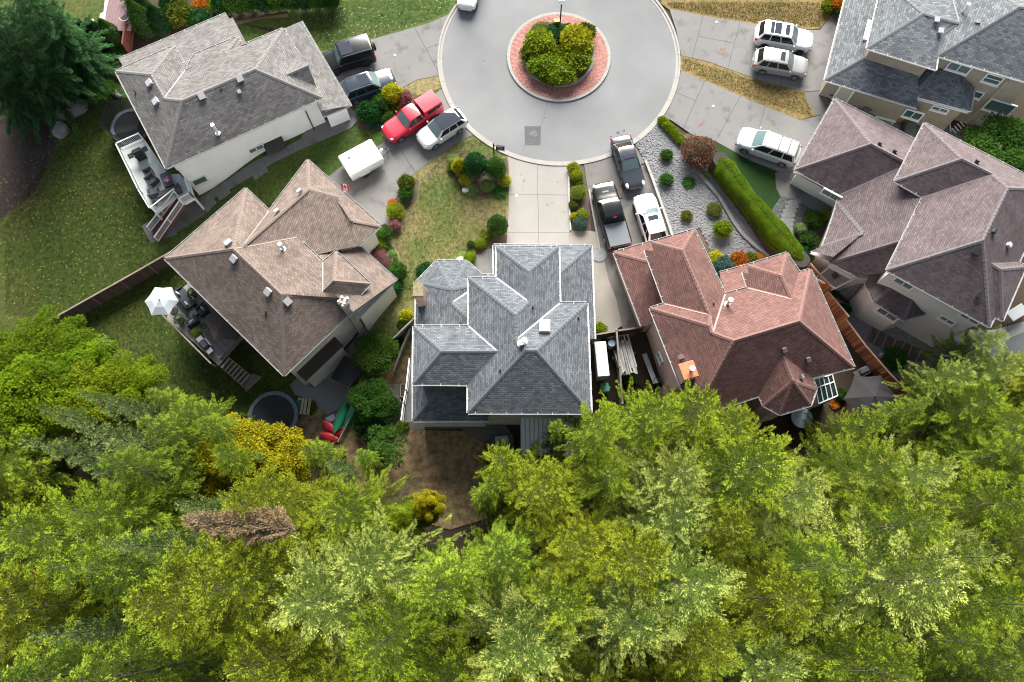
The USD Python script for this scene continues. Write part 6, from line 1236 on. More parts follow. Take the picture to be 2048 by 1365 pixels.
for q, lab in (([(1237, 377), (1249, 376), (1251, 386), (1240, 388)], 'brown driveway between the sedan and the black pickup'), ([(1440, 98), (1452, 96), (1450, 108), (1438, 110)], 'upper right driveway'), ([(1396, 254), (1404, 252), (1412, 244), (1406, 240)], 'driveway beside the russet shrub')):
    cs = [Pg(*c)[:2] for c in q]; th = thing('brick_inset', 'two red paver squares in the ' + lab, 'paving inset'); a, b_, c, d = map(np.array, cs)
    for u0, u1 in ((0, .47), (.53, 1)): part(th, 'brick', prism(Polygon([a + (b_ - a) * u0, a + (b_ - a) * u1, d + (c - d) * u1, d + (c - d) * u0]), .03, .042), plain('inset_brick', (.17, .1, .09), .9, noise=.25))
p = Pg(1200, 502); single('steel_lid', cyl((p[0] - .1, p[1] - .35, .02), .62, .05, 28), plain('lid_grey', (.16, .165, .175), .6, noise=.2), 'round grey utility lid behind the black pickup', 'utility lid')
# ---- fences of separate boards ----
def fence(px, h, label, mats, post_m, bw=.15, gap=.012, seg=2.4, step=False, z_ref=None, cap=True, th_=.03):
    ln = LineString([Pg(*q)[:2] for q in px]); n = max(1, round(ln.length / seg)); t = thing('board_fence', label, 'fence'); g = np.random.RandomState(len(label))
    for k in range(n + 1):
        p = ln.interpolate(min(ln.length, k * ln.length / n)); z = float(hgt(p.x, p.y)); part(t, 'post', cbx((p.x, p.y, z + h / 2), (.11, .11, h + .16), .015, 0), post_m)
    for k in range(n):
        A, Bq = ln.interpolate(k * ln.length / n), ln.interpolate((k + 1) * ln.length / n); a = np.array([A.x, A.y]); b = np.array([Bq.x, Bq.y]); d = (b - a) / np.linalg.norm(b - a); Ls = np.linalg.norm(b - a) - .12
        za, zb = float(hgt(*a)), float(hgt(*b)); zs = max(za, zb) if step else None; nb = int(Ls / bw)
        for j in range(nb):
            s = .06 + (j + .5) * Ls / nb; q = a + d * s; z0 = za + (zb - za) * s / (Ls + .12); top = (zs + h) if step else z0 + h; top += g.uniform(-.012, .012)
            part(t, 'board', bx((q[0], q[1], (z0 + top) / 2), (Ls / nb - gap, th_, top - z0), math.atan2(d[1], d[0])), mats[g.randint(len(mats))])
        for f in (.25, .8): part(t, 'rail', bar(np.r_[a - [d[1] * .03, -d[0] * .03], (zs if step else za) + h * f], np.r_[b - [d[1] * .03, -d[0] * .03], (zs if step else zb) + h * f], .05, .09), post_m)
        if cap: part(t, 'cap_rail', bar(np.r_[a, (zs if step else za) + h + .03], np.r_[b, (zs if step else zb) + h + .03], .13, .04), post_m)
    return t
W_D = [plain('fence_dark_%d' % i, c, .9, noise=.25, nscale=4.) for i, c in enumerate([(.075, .045, .032), (.095, .058, .04), (.06, .036, .026)])]; W_DP = plain('fence_post_weathered', (.19, .15, .115), .9, noise=.25)
W_C = [plain('fence_cedar_%d' % i, c, .85, noise=.25, nscale=4.) for i, c in enumerate([(.25, .095, .035), (.18, .065, .028), (.3, .125, .05), (.13, .05, .025)])]; W_CP = plain('fence_cedar_cap', (.36, .23, .15), .85, noise=.2)
W_R = [plain('fence_red_%d' % i, c, .85, noise=.2, nscale=4.) for i, c in enumerate([(.16, .04, .03), (.2, .05, .036)])]
W_G = [plain('fence_grey_%d' % i, c, .9, noise=.25, nscale=4.) for i, c in enumerate([(.23, .21, .185), (.28, .26, .225), (.19, .17, .15)])]; W_GP = plain('fence_grey_post', (.26, .24, .21), .9, noise=.2)
fence([(92, 672), (180, 622), (280, 566), (368, 515)], 1.75, 'dark brown board fence between the two back lawns, ending at the tan roof', W_D, W_DP)
fence([(1606, 545), (1640, 598), (1672, 648), (1708, 698), (1752, 750), (1800, 800)], 1.75, 'orange cedar board fence stepping down behind the terracotta house', W_C, W_CP, step=True)
fence([(276, -30), (272, 30), (268, 70), (262, 112)], 1.7, 'red-brown fence beside the neighbour deck at the top left', W_R, W_R[0])
fence([(1228, 672), (1232, 720), (1236, 765), (1240, 815)], 1.6, 'grey weathered fence between the slate and the pink house', W_G, W_GP)
fence([(1184, 680), (1230, 672), (1282, 664)], 1.3, 'dark cross fence below the pale side path', W_D, W_DP)
fence([(737, 664), (776, 702), (814, 650), (830, 647)], 1.1, 'low grey fence round the side vegetable garden', W_G, W_GP)
fence([(822, 662), (806, 700), (790, 745)], .6, 'low grey rail fence on the right of the vegetable garden', W_G, W_GP, seg=1.6)
th = thing('retaining_wall', 'low brown timber wall under the cedar hedge at the top', 'wall')
for k in range(3): part(th, 'timber', bar(Pg(458, 54)+ np.array([0, 0, .12 + .2 * k]), Pg(578, 34) + np.array([0, 0, .12 + .2 * k]), .2, .19), W_D[k % 3])
# ---- decks, railings, stairs ----
def railing(parent, pts, h=.95, m=WHITE, sp=.13, pr=.045):
    bal = []; pts = [np.asarray(p, float) for p in pts]
    for a, b in zip(pts[:-1], pts[1:]):
        Ln = np.linalg.norm(b - a); up_ = np.array([0, 0, 1.]); part(parent, 'handrail', bar(a + up_ * h, b + up_ * h, .09, .06), m); part(parent, 'bottom_rail', bar(a + up_ * .1, b + up_ * .1, .05, .05), m)
        n = max(1, int(Ln / sp)); bal += [bar(a + (b - a) * (k + .5) / n + up_ * .1, a + (b - a) * (k + .5) / n + up_ * h, .022, .022, (1, 0, 0)) for k in range(n)]
        m_ = max(1, round(Ln / 1.9)); 
        for k in range(m_ + 1): q = a + (b - a) * k / m_; part(parent, 'rail_post', bar(q, q + up_ * (h + .06), .08, .08, (1, 0, 0)), m)
    part(parent, 'baluster', cat(bal), m, kind='stuff')
def boards(parent, poly, z, ang, w, m, t=.035, gap=.008, name='board'):
    c = poly.centroid; rp = affinity.rotate(poly, -math.degrees(ang), origin=c); x0, y0, x1, y1 = rp.bounds; n = max(1, int((y1 - y0) / w)); k = 0
    for j in range(n):
        q = rp.intersection(sbox(x0, y0 + j * (y1 - y0) / n + gap / 2, x1, y0 + (j + 1) * (y1 - y0) / n - gap / 2))
        for s in polys(q):
            if s.area > .02: part(parent, name, prism(affinity.rotate(s, math.degrees(ang), origin=c), z - t, z), m[k % len(m)]); k += 1
def zpoly(px, z): return Polygon([P(*q, z)[:2] for q in px])
# left house deck
ZD = .55; dk = thing('deck', 'pale vinyl deck with white railings at the back of the light-grey house', 'deck'); DV = plain('deck_vinyl', (.42, .45, .43), .6, noise=.14, nscale=1.2)
dp = zpoly([(242, 299), (287, 279), (335, 350), (372, 348), (388, 396), (366, 408), (356, 389), (309, 427), (286, 389)], ZD); part(dk, 'floor', prism(dp, ZD - .18, ZD), DV); part(dk, 'fascia', prism(dp.buffer(.03).difference(dp.buffer(-.02)), ZD - .32, ZD - .01), WHITE)
railing(dk, [P(*q, ZD) for q in ((287, 279), (242, 299), (286, 389), (309, 427), (356, 389))]); railing(dk, [P(*q, ZD) for q in ((366, 408), (388, 396), (376, 362))])
for q in ((246, 303), (286, 388), (309, 424), (385, 392)): p = P(*q, ZD); part(dk, 'post', bx((p[0], p[1], (ZD - 2.6) / 2), (.14, .14, ZD + 2.4)), WHITE)
def stairs(parent, top_a, top_b, bot_a, bot_b, n, tread_m, str_m, rail_m=None, h=.9, sp=.13, depth=.27, close=False):
    ta, tb, ba, bb = map(lambda q: np.asarray(q, float), (top_a, top_b, bot_a, bot_b))
    for k in range(n):
        f = (k + .5) / n; a, b = ta + (ba - ta) * f, tb + (bb - tb) * f; part(parent, 'tread', bar(a, b, depth, .045), tread_m)
        if close: part(parent, 'riser', bar(a + (ta - ba) / n * .48 - [0, 0, .0], b + (ta - ba) / n * .48, .02, .15), str_m)
    for a, b in ((ta, ba), (tb, bb)): part(parent, 'stringer', bar(a - [0, 0, .12], b - [0, 0, .12], .05, .26), str_m)
    if rail_m is not None: railing(parent, [ta, ba], h, rail_m, sp); railing(parent, [tb, bb], h, rail_m, sp)
st = thing('staircase', 'steep white-railed deck stairs with burgundy treads', 'stairs'); BURG = plain('tread_burgundy', (.11, .022, .03), .7, noise=.2)
stairs(st, P(357, 393, ZD), P(369, 409, ZD), P(303, 463, -1.85), P(318, 483, -1.85), 14, BURG, plain('stringer_red', (.13, .04, .035), .8), WHITE)
# stepped concrete walk of the left house
CST = plain('step_concrete', (.15, .15, .148), .9, noise=.15)
for i, (a, b) in enumerate((((526, 322), (500, 340)), ((452, 366), (430, 382)), ((418, 390), (398, 408)))):
    t = thing('concrete_steps', ('upper', 'middle', 'lowest')[i] + ' flight of concrete steps along the white side wall', 'steps'); A, Bq = Pg(*a), Pg(*b); d = unit((Bq - A) * [1, 1, 0]); s = np.array([d[1], -d[0], 0])
    if s[1] > 0: s = -s
    for k in range(4):
        c = A + (Bq - A) * (k + .5) / 4 + s * .55; part(t, 'step', cbx((c[0], c[1], c[2] + .1 - .3), (np.linalg.norm(Bq - A) / 4 + .03, 1.15, .75), .02, math.atan2(d[1], d[0])), CST)
# tan house deck
ZB = .35; dk = thing('deck', 'grey board deck behind the tan house with a parasol and dark seats', 'deck'); DB = [plain('deck_board_%d' % i, c, .85, noise=.15, nscale=4.) for i, c in enumerate([(.2, .175, .175), (.23, .2, .195), (.18, .155, .155)])]
dp = zpoly([(333, 636), (352, 588), (377, 566), (488, 676), (438, 732)], ZB); boards(dk, dp, ZB, math.atan2(*(P(430, 732, ZB) - P(333, 636, ZB))[[1, 0]]), .14, DB)
a, b = P(334, 637, ZB), P(430, 733, ZB); railing(dk, [a, b], .9, plain('rail_tan', (.3, .25, .21), .8), .4); railing(dk, [P(447, 722, ZB), P(484, 678, ZB)], .9, plain('rail_grey', (.2, .19, .175), .8), .12)
part(dk, 'skirt', bar(a - [0, 0, .2], b - [0, 0, .2], .05, .3), W_D[0])
for q in ((336, 637), (380, 682), (432, 731), (482, 676)): p = P(*q, ZB); part(dk, 'post', bx((p[0], p[1], (ZB - 2.7) / 2), (.12, .12, ZB + 2.6)), W_D[1])
st = thing('staircase', 'open wooden deck stairs with pale edges below the tan house', 'stairs'); WT = plain('tread_wood', (.3, .26, .22), .85, noise=.2)
stairs(st, P(440, 733, ZB), P(456, 714, ZB), P(484, 772, -1.8), P(502, 752, -1.8), 7, WT, plain('stringer_pale', (.34, .29, .24), .85), None, depth=.2)
single('landing_pad', jitter(prism_on(wpoly([(482, 772), (505, 748), (525, 755), (495, 783)]), lambda x, y: hgt(x, y) - .1, lambda x, y: hgt(x, y) + .08), .01, 2.), plain('pad_wood', (.17, .14, .13), .9, noise=.2), 'wooden landing at the foot of the open deck stairs', 'landing')
def umbrella(px, z, r, n, m, label, h=2.3, peak=.45, name='parasol', cat_='parasol', base=None):
    p = P(*px, z + peak * .5); t = thing(name, label, cat_, (p[0], p[1], z))
    a = np.arange(n) * 2 * math.pi / n
    for k in range(n):
        e0, e1 = [np.array([r * math.cos(x), r * math.sin(x), 0]) for x in (a[k], a[(k + 1) % n])]; mid = (e0 + e1) * .5 * .94 + [0, 0, .02]; tp = np.array([0, 0, peak]); q0, q1 = (e0 + tp) / 2 + [0, 0, .05], (e1 + tp) / 2 + [0, 0, .05]
        v = np.array([tp, q0, q1, e0, mid, e1]); part(t, 'canopy_panel', (np.vstack([v, v - [0, 0, .02]]), [[0, 1, 2], [1, 3, 4], [1, 4, 2], [2, 4, 5], [6, 8, 7], [7, 10, 9], [7, 8, 10], [8, 11, 10]]), m)
    part(t, 'pole', cyl((0, 0, -h), .03, h + peak - .02, 8), DARK); part(t, 'finial', ico(1, .05, (0, 0, peak + .03)), DARK); part(t, 'base', cyl((0, 0, -h), .3, .08, 14), DARK)
    part(t, 'rib', cat([tube([[0, 0, peak - .05], [r * math.cos(x) * .5, r * math.sin(x) * .5, peak * .5 + .02], [r * math.cos(x) * .97, r * math.sin(x) * .97, -.03]], .012, 4) for x in a]), DARK, kind='stuff')
    return t
umbrella((321, 601), ZB + 2.3, 1.3, 6, plain('parasol_cloth', (.4, .44, .45), .8, noise=.05), 'pale grey parasol over the corner of the board deck')
umbrella((452, 640), ZB + 2.0, 1.75, 6, plain('canopy_brown', (.05, .034, .03), .9, noise=.15), 'dark brown hexagonal canopy half under the tan eave', 2.0, .6, 'gazebo', 'gazebo')
umbrella((1746, 795), .35, 2.05, 6, plain('canopy_charcoal', (.02, .019, .021), .9, noise=.12), 'dark hexagonal gazebo canopy beside the cedar fence', 2.3, .75, 'gazebo', 'gazebo')
SOFT, CUSH, PILLOW, WICK = plain('sofa_dark', (.018, .02, .026), .85), plain('cushion_navy', (.035, .042, .055), .9), plain('pillow_pale', (.38, .4, .42), .9, noise=.3, nscale=12.), plain('wicker_grey', (.07, .07, .074), .85, noise=.25, nscale=30.)
def seat(px, z, rz, w, d, label, name='patio_chair', cat_='chair', frame=SOFT, cush=CUSH, pillow=None, group=None):
    p = P(*px, z + .35); t = thing(name, label, cat_, (p[0], p[1], z), rz, group)
    part(t, 'base', cbx((0, 0, .18), (w, d, .26), .04), frame); part(t, 'seat_cushion', cbx((0, .04, .38), (w - .24, d - .2, .14), .05), cush)
    part(t, 'backrest', cbx((0, -d / 2 + .08, .52), (w, .16, .5), .05), frame)
    for s in (-1, 1): part(t, 'armrest', cbx((s * (w / 2 - .07), .03, .42), (.14, d - .1, .36), .04), frame)
    if pillow: 
        for k, x in enumerate(pillow): part(t, 'pillow', cbx((x, -d / 2 + .28, .58), (.42, .16, .38), .07, .2 - .3 * k), PILLOW)
    return t
def ptable(px, z, rz, w, d, h, label, m, name='patio_table', top=None):
    p = P(*px, z + h); t = thing(name, label, 'table', (p[0], p[1], z), rz); part(t, 'tabletop', cbx((0, 0, h), (w, d, .06), .02), top or m)
    for x in (-1, 1):
        for y in (-1, 1): part(t, 'leg', bx((x * (w / 2 - .06), y * (d / 2 - .06), h / 2 - .02), (.06, .06, h)), m)
    part(t, 'shelf', cbx((0, 0, h * .5), (w - .1, d - .1, h * .6), .02), m); return t
seat((370, 598), ZB, -.85, 2.0, .85, 'long black sofa with two pale pillows by the parasol', 'patio_sofa', 'sofa', pillow=(-.6, .55)); ptable((381, 622), ZB, -.85, 1.2, .75, .4, 'low dark table in front of the black sofa', SOFT, top=plain('table_top_dark', (.06, .062, .066), .6))
seat((405, 621), ZB, 2.2, .85, .8, 'dark chair with a pale pillow beside the brown canopy', pillow=(0,)); seat((384, 643), ZB, .6, .9, .85, 'dark chair with a pale pillow at the open deck edge', pillow=(0,))
def bbq(px, z, rz, label, m, steel=True):
    p = P(*px, z + .9); t = thing('barbecue', label, 'barbecue', (p[0], p[1], z), rz); S = plain('steel', (.45, .45, .46), .3, .7) if steel else m
    part(t, 'cart', cbx((0, 0, .42), (.75, .55, .8), .03), m); part(t, 'lid', cbx((0, .02, 1.0), (.8, .55, .34), .12), m if not steel else plain('lid_black', (.03, .03, .032), .4)); part(t, 'control_panel', cbx((0, -.33, .88), (.78, .12, .14), .03), S)
    for s in (-1, 1): part(t, 'side_shelf', cbx((s * .62, 0, .86), (.42, .48, .05), .015), S)
    part(t, 'handle', bar((-.28, -.33, 1.08), (.28, -.33, 1.08), .03, .03), S)
    for x in (-.3, .3): part(t, 'wheel', (lambda w: (np.c_[w[0][:, 2] + x, w[0][:, 0], w[0][:, 1] + .1], w[1]))(lathe([(.01, -.03), (.1, -.03), (.1, .03), (.01, .03)], 10)), TYRE)
    return t
bbq((409, 690), ZB, -.85 + math.pi, 'steel barbecue with side shelves at the deck railing', plain('bbq_grey', (.16, .16, .165), .4, .4)); bbq((275, 305), ZD, .5, 'black barbecue under its cover on the pale deck', SOFT, False)
def pot(px, z, r, h, label, m, col, form='spiky', pr=.45):
    p = P(*px, z + h); t = thing('plant_pot', label, 'planter', (p[0], p[1], z)); part(t, 'pot', lathe([(.01, 0), (r * .72, 0), (r, h), (r * .86, h), (r * .8, h * .85), (.01, h * .85)], 14), m, smooth=40)
    lv = spiky(int(px[0]) % 97, 150) if form == 'spiky' else shrub(int(px[0]) % 97, 900)[1]; part(t, 'leaves', (np.asarray(lv[0]) * pr + [0, 0, h * .8], lv[1]), SM[col]); return t
POTD = plain('pot_dark', (.04, .036, .034), .7)
pot((387, 589), ZB, .22, .4, 'green plant in a pot at the top of the board deck', POTD, 'green', 'bush', .42); pot((361, 641), ZB, .26, .3, 'dark green potted plant at the deck rail', POTD, 'green', 'bush', .42); pot((396, 668), ZB, .25, .35, 'lime potted plant between the chair and barbecue', POTD, 'lime', 'bush', .42); pot((409, 654), ZB, .18, .4, 'small plant stand in the middle of the board deck', plain('pot_pale', (.4, .38, .36), .7), 'deep', 'bush', .25)
seat((298, 347), ZD, -2.65, .72, .72, 'grey wicker chair, uppermost of three on the pale deck', frame=WICK, cush=WICK); seat((304, 360), ZD, -2.3, .85, .8, 'grey wicker chair beside the dark table on the pale deck', frame=WICK, cush=WICK); seat((307, 386), ZD, .3, .85, .8, 'grey wicker chair nearest the deck corner rail', frame=WICK, cush=WICK)
seat((338, 384), ZD, .4, 1.9, .8, 'grey wicker sofa along the inner deck railing', 'patio_sofa', 'sofa', frame=WICK, cush=WICK); t = ptable((333, 359), ZD, .42 + 1.5708, 1.3, .8, .45, 'dark rectangular table with a pink flower on the pale deck', WICK, top=plain('table_top_grey', (.05, .052, .056), .5))
p = P(335, 361, ZD + .5); fl = thing('flower_bowl', 'pink flower in a bowl on the dark deck table', 'flowers', (p[0], p[1], ZD + .49)); part(fl, 'bowl', lathe([(.01, 0), (.08, 0), (.14, .08), (.12, .08), (.01, .03)], 12), FRAME); v = spiky(5, 60); part(fl, 'petals', (np.asarray(v[0]) * .3 + [0, 0, .05], v[1]), plain('petal_pink', (.6, .12, .36), .7))
pot((311, 408), ZD, .16, .3, 'small dark planter at the deck corner', POTD, 'deep', 'bush', .2)
# trampolines
def trampoline(px, r, label, pad, net=False, h=.85):
    p = Pg(*px, h); t = thing('trampoline', label, 'trampoline', (p[0], p[1], p[2] - h)); g = np.linspace(0, 2 * math.pi, 49)
    part(t, 'mat', cyl((0, 0, h - .03), r - .28, .02, 40), plain('tramp_mat', (.014, .015, .018), .8)); seg = 12
    for k in range(seg):
        a = np.linspace(2 * math.pi * k / seg + .008, 2 * math.pi * (k + 1) / seg - .008, 6); o = np.c_[np.cos(a), np.sin(a)]; q = Polygon(np.vstack([o * (r - .3), (o * r)[::-1]])); part(t, 'pad', prism(q, h - .02, h + .035), pad)
    part(t, 'frame', tube(np.c_[np.cos(g) * r, np.sin(g) * r, np.full(49, h - .08)], .03, 6, False), DARK)
    for k in range(6): a = k * math.pi / 3; part(t, 'leg', tube([[r * math.cos(a), r * math.sin(a), h - .1], [r * math.cos(a), r * math.sin(a), 0]], .03, 6), DARK)
    if net:
        NT = usdkit.material(stage, L('net_mesh'), {'t': ('transparent_bsdf', {}), 'd': ('principled_bsdf', {'base_color': (.012, .012, .014), 'roughness': .9}), 'm': ('mix_closure', {'fac': .78})}, [('t.BSDF', 'm.closure1'), ('d.BSDF', 'm.closure2')], surface='m.closure')
        for k in range(6):
            a, b = k * math.pi / 3 + .3, (k + 1) * math.pi / 3 + .3; q = np.array([[1.08 * r * math.cos(a), 1.08 * r * math.sin(a), h], [1.08 * r * math.cos(b), 1.08 * r * math.sin(b), h]]); part(t, 'net', (np.vstack([q, q + [0, 0, 1.7]]), [[0, 1, 3], [0, 3, 2]]), NT)
            part(t, 'net_pole', tube([[1.09 * r * math.cos(a), 1.09 * r * math.sin(a), .2], [1.09 * r * math.cos(a), 1.09 * r * math.sin(a), h + 1.75]], .025, 6), DARK)
    return t
trampoline((546, 832), 1.95, 'round black trampoline with a blue-grey pad on the dry yard', plain('pad_bluegrey', (.1, .125, .155), .6, noise=.2)); trampoline((262, 253), 1.75, 'round trampoline with a dark safety net beside the light-grey house', plain('pad_blue', (.12, .155, .2), .6, noise=.2), True)
t = thing('trampoline_steps', 'wooden steps with a green mat beside the round trampoline', 'steps', Pg(603, 815), -.1); PW = plain('pallet_wood', (.36, .29, .2), .85, noise=.25)
for k in range(4): part(t, 'plank', cbx((-.1 + .27 * k, 0, .55 - .1 * (k > 2)), (.22, 1.3, .05), .01), PW)
part(t, 'mat', cbx((-.25, 0, .6), (.7, .9, .03), .01), plain('mat_green', (.01, .1, .045), .8)); part(t, 'frame', cat([bx((x, y, .26), (.08, .08, .52)) for x in (-.15, .7) for y in (-.55, .55)]), PW)
# kayaks
def kayak(a, b, z, w, m, label, tilt=0.):
    A, Bq = Pg(*a, z), Pg(*b, z); Ln = np.linalg.norm(Bq - A); yaw = math.atan2(Bq[1] - A[1], Bq[0] - A[0]); c = (A + Bq) / 2; rings = []
    for x in np.linspace(-.5, .5, 13):
        e = max(.02, (1 - abs(2 * x) ** 2.3)); ww = w / 2 * e ** .75; hh = .17 * (.5 + .5 * e); k = .12 * abs(2 * x) ** 3
        rings.append(np.array([[x * Ln, ww * math.cos(t), hh * math.sin(t) * (1 if math.sin(t) > 0 else .7) + k] for t in np.linspace(0, 2 * math.pi, 12, endpoint=False)]))
    t = thing('kayak', label, 'kayak', c, yaw, 'kayaks on the dry yard', rx=tilt); part(t, 'hull', loft(rings), m, smooth=50); q = lathe([(.001, 0), (.3, 0), (.34, .03), (.001, .03)], 16); part(t, 'keel', bar((-Ln * .36, 0, .175), (Ln * .36, 0, .175), .03, .02), m)
KG, KG2, KR = plain('kayak_green', (.008, .2, .085), .35), plain('kayak_dark_green', (.01, .13, .05), .4), plain('kayak_red', (.5, .012, .02), .35)
kayak((669, 868), (692, 803), .45, .75, KG, 'bright green kayak lying across the red kayaks'); kayak((690, 858), (713, 796), .3, .75, KG2, 'darker green kayak beside the dark bush'); kayak((640, 868), (678, 880), .2, .7, KR, 'red kayak, lowest of the heap'); kayak((646, 842), (670, 864), .25, .7, KR, 'red kayak poking out under the green kayak'); kayak((655, 872), (688, 862), .12, .6, KR, 'red kayak tip near the leaning grey board')
for k, (q, rz) in enumerate((((662, 838), .5), ((684, 853), .4))): single('plastic_sheet', jitter(cbx((0, 0, .1), (.75, .5, .06), .02), .03, 3., k), plain('sheet_pale', (.4, .42, .47), .6), ('pale panel above the red kayaks', 'pale panel beside the green kayak tip')[k], 'panel', loc=Pg(*q), rz=rz)
a, b = Pg(676, 884, .5), Pg(700, 838, .5); t = thing('leaning_board', 'grey board propped beside the red kayaks', 'board'); part(t, 'board', bar(a, b, .09, .2), W_G[1]); part(t, 'stake', bar(a - [0, 0, .6], a + [0, 0, .1], .07, .07, (1, 0, 0)), W_G[2])
# dark shed
c_ = [P(*q, .1) for q in ((688, 711), (731, 733), (698, 777), (661, 757))]; t = thing('garden_shed', 'small shed with a black roof half hidden by garden trees', 'shed'); ctr = np.mean(c_, 0); sh = Polygon([q[:2] for q in c_])
part(t, 'wall', prism(sh.buffer(-.15, join_style='mitre'), -2.4, .0), W_D[0]); ra, rb = (c_[0] + c_[1]) / 2 + [0, 0, .45], (c_[2] + c_[3]) / 2 + [0, 0, .45]; RB_ = plain('shed_felt', (.014, .014, .016), .8, noise=.2)
for q in ([c_[0], ra, rb, c_[3]], [c_[1], c_[2], rb, ra]): q = np.array(q); part(t, 'roof_slope', (np.vstack([q, q - [0, 0, .06]]), quads([[0, 3, 2, 1], [4, 5, 6, 7], [0, 1, 5, 4], [2, 3, 7, 6], [1, 2, 6, 5], [3, 0, 4, 7]])), RB_)
part(t, 'edge_strip', bar(c_[2] + [0, 0, .02], c_[3] + [0, 0, .02], .05, .05), W_G[0])
# centre house yard
pc = thing('patio_cover', 'white ribbed metal patio cover behind the slate house', 'patio cover'); zc = .55; rib = plain('metal_white', (.7, .72, .73), .45, noise=.06)
for k in range(12):
    x0, x1 = 1041 + k * 8.9, 1041 + (k + 1) * 8.9 - .7; q = [P(x0, 836, zc + .25), P(x1, 836, zc + .25), P(x1 + .8, 912, zc), P(x0 + .8, 912, zc)]; q = np.array(q); part(pc, 'roof_panel', (np.vstack([q, q - [0, 0, .03]]), quads([[0, 3, 2, 1], [4, 5, 6, 7], [0, 1, 5, 4], [2, 3, 7, 6], [1, 2, 6, 5], [3, 0, 4, 7]])), rib); part(pc, 'rib', bar(q[0] + [0, 0, .03], q[3] + [0, 0, .03], .04, .05), plain('rib_grey', (.3, .32, .33), .5))
for x, y in ((1043, 908), (1146, 908), (1095, 908)): p = P(x, y, zc); part(pc, 'post', bx((p[0], p[1], zc / 2 - 1.3), (.12, .12, zc + 2.5)), WHITE)
p = P(1004, 887, -1.1); t = thing('hot_tub', 'hot tub with a light grey cover at the patio corner', 'hot tub', (p[0], p[1], -2.15), .06); part(t, 'cover', cbx((0, 0, 1.0), (1.0, 1.15, .12), .04), plain('tub_cover', (.33, .36, .38), .7, noise=.08)); part(t, 'tub', cbx((0, 0, .48), (1.9, 1.5, .92), .08), plain('tub_dark', (.03, .045, .05), .6)); part(t, 'step', cbx((-1.15, 0, .2), (.4, .9, .36), .03), W_D[1])
p = P(1203, 720, .9); t = thing('storage_box', 'long storage box with a pale grey lid right of the slate house', 'storage box', (p[0], p[1], float(hgt(p[0], p[1]))), .06); part(t, 'box', cbx((0, 0, .75), (.82, 2.65, 1.5), .04), plain('box_grey', (.22, .22, .215), .7)); part(t, 'lid', cbx((0, 0, 1.54), (.9, 2.75, .1), .03), plain('lid_pale', (.42, .43, .44), .5, noise=.1))
g_ = np.random.RandomState(8); zl = float(hgt(*P(1246, 715, 0)[:2])); t = thing('lumber_trailer', 'stack of white and grey planks on a low trailer by the weathered fence', 'trailer', P(1246, 716, zl), .2); part(t, 'bed', cbx((0, 0, .45), (1.5, 3.0, .1), .02), DARK)
for s in (-1, 1): w = lathe([(.01, -.08), (.27, -.08), (.27, .08), (.01, .08)], 14); part(t, 'wheel', (np.c_[w[0][:, 2] + s * .85, w[0][:, 0], w[0][:, 1] + .28], w[1]), TYRE)
for k in range(16): part(t, 'plank', cbx((-.62 + .088 * k + g_.uniform(-.04, .04), g_.uniform(-.3, .3) - (.5 if k < 4 else 0), .54 + .05 * (k % 3)), (.11, 2.7 - (1.1 if k < 4 else 0), .05), .01, g_.uniform(-.05, .05)), plain('plank_%d' % (k % 3), [(.5, .5, .49), (.4, .39, .37), (.3, .28, .26)][k % 3], .7, noise=.15))
p = P(1224, 686, .9); single('water_drum', lathe([(.01, 0), (.28, 0), (.3, .05), (.3, .86), (.27, .9), (.24, .86), (.01, .86)], 18, (0, 0, 0)), plain('drum_blue', (.25, .33, .42), .5), 'round pale blue drum at the head of the plank stack', 'drum', loc=(p[0], p[1], float(hgt(p[0], p[1]))))
def bin_(px, m, label, rz=0., s=1.):
    p = Pg(*px, .9); t = thing('wheelie_bin', label, 'bin', (p[0], p[1], p[2] - .9), rz); part(t, 'body', lathe([(.01, .05), (.26 * 1.2, .05), (.36 * 1.2, .9), (.01, .9)], 4), m); part(t, 'lid', cbx((0, 0, .95), (.62 * s, .68 * s, .1), .04, math.pi / 4 * 0), m); part(t, 'handle', bar((-.2, .36, .92), (.2, .36, .92), .04, .04), m)
    part(t, 'wheel', cat([(lambda w: (np.c_[w[0][:, 2] + x, w[0][:, 0] + .25, w[0][:, 1] + .1], w[1]))(lathe([(.01, -.03), (.1, -.03), (.1, .03), (.01, .03)], 10)) for x in (-.22, .22)]), TYRE)
bin_((1210, 776), plain('bin_green', (.05, .19, .12), .5), 'green wheelie bin beside the slate house', .1)
for k, (q0, q1) in enumerate((((802, 770), (826, 795)), ((802, 797), (826, 828)))):
    t = thing('raised_bed', ('upper', 'lower')[k] + ' timber-framed soil bed left of the slate house', 'raised bed'); a, b = Pg(*q0), Pg(*q1); x0, x1, y0, y1 = a[0], b[0], b[1], a[1]; z = a[2]
    for s in (bx(((x0 + x1) / 2, y0, z + .12), (x1 - x0, .07, .26)), bx(((x0 + x1) / 2, y1, z + .12), (x1 - x0, .07, .26)), bx((x0, (y0 + y1) / 2, z + .12), (.07, y1 - y0 - .08, .26)), bx((x1, (y0 + y1) / 2, z + .12), (.07, y1 - y0 - .08, .26))): part(t, 'timber', s, WT)
    part(t, 'soil', bx(((x0 + x1) / 2, (y0 + y1) / 2, z + .08), (x1 - x0 - .07, y1 - y0 - .07, .2)), BED)
t = thing('balcony_rail', 'narrow white balcony railing on the left of the slate house', 'railing'); railing(t, [P(822, 725, .6), P(815, 786, .6), P(810, 812, .6), P(806, 845, .6)], 1.0, WHITE, .12); part(t, 'floor', prism(zpoly([(822, 725), (806, 845), (830, 845), (832, 725)], .6), .45, .6), CST)
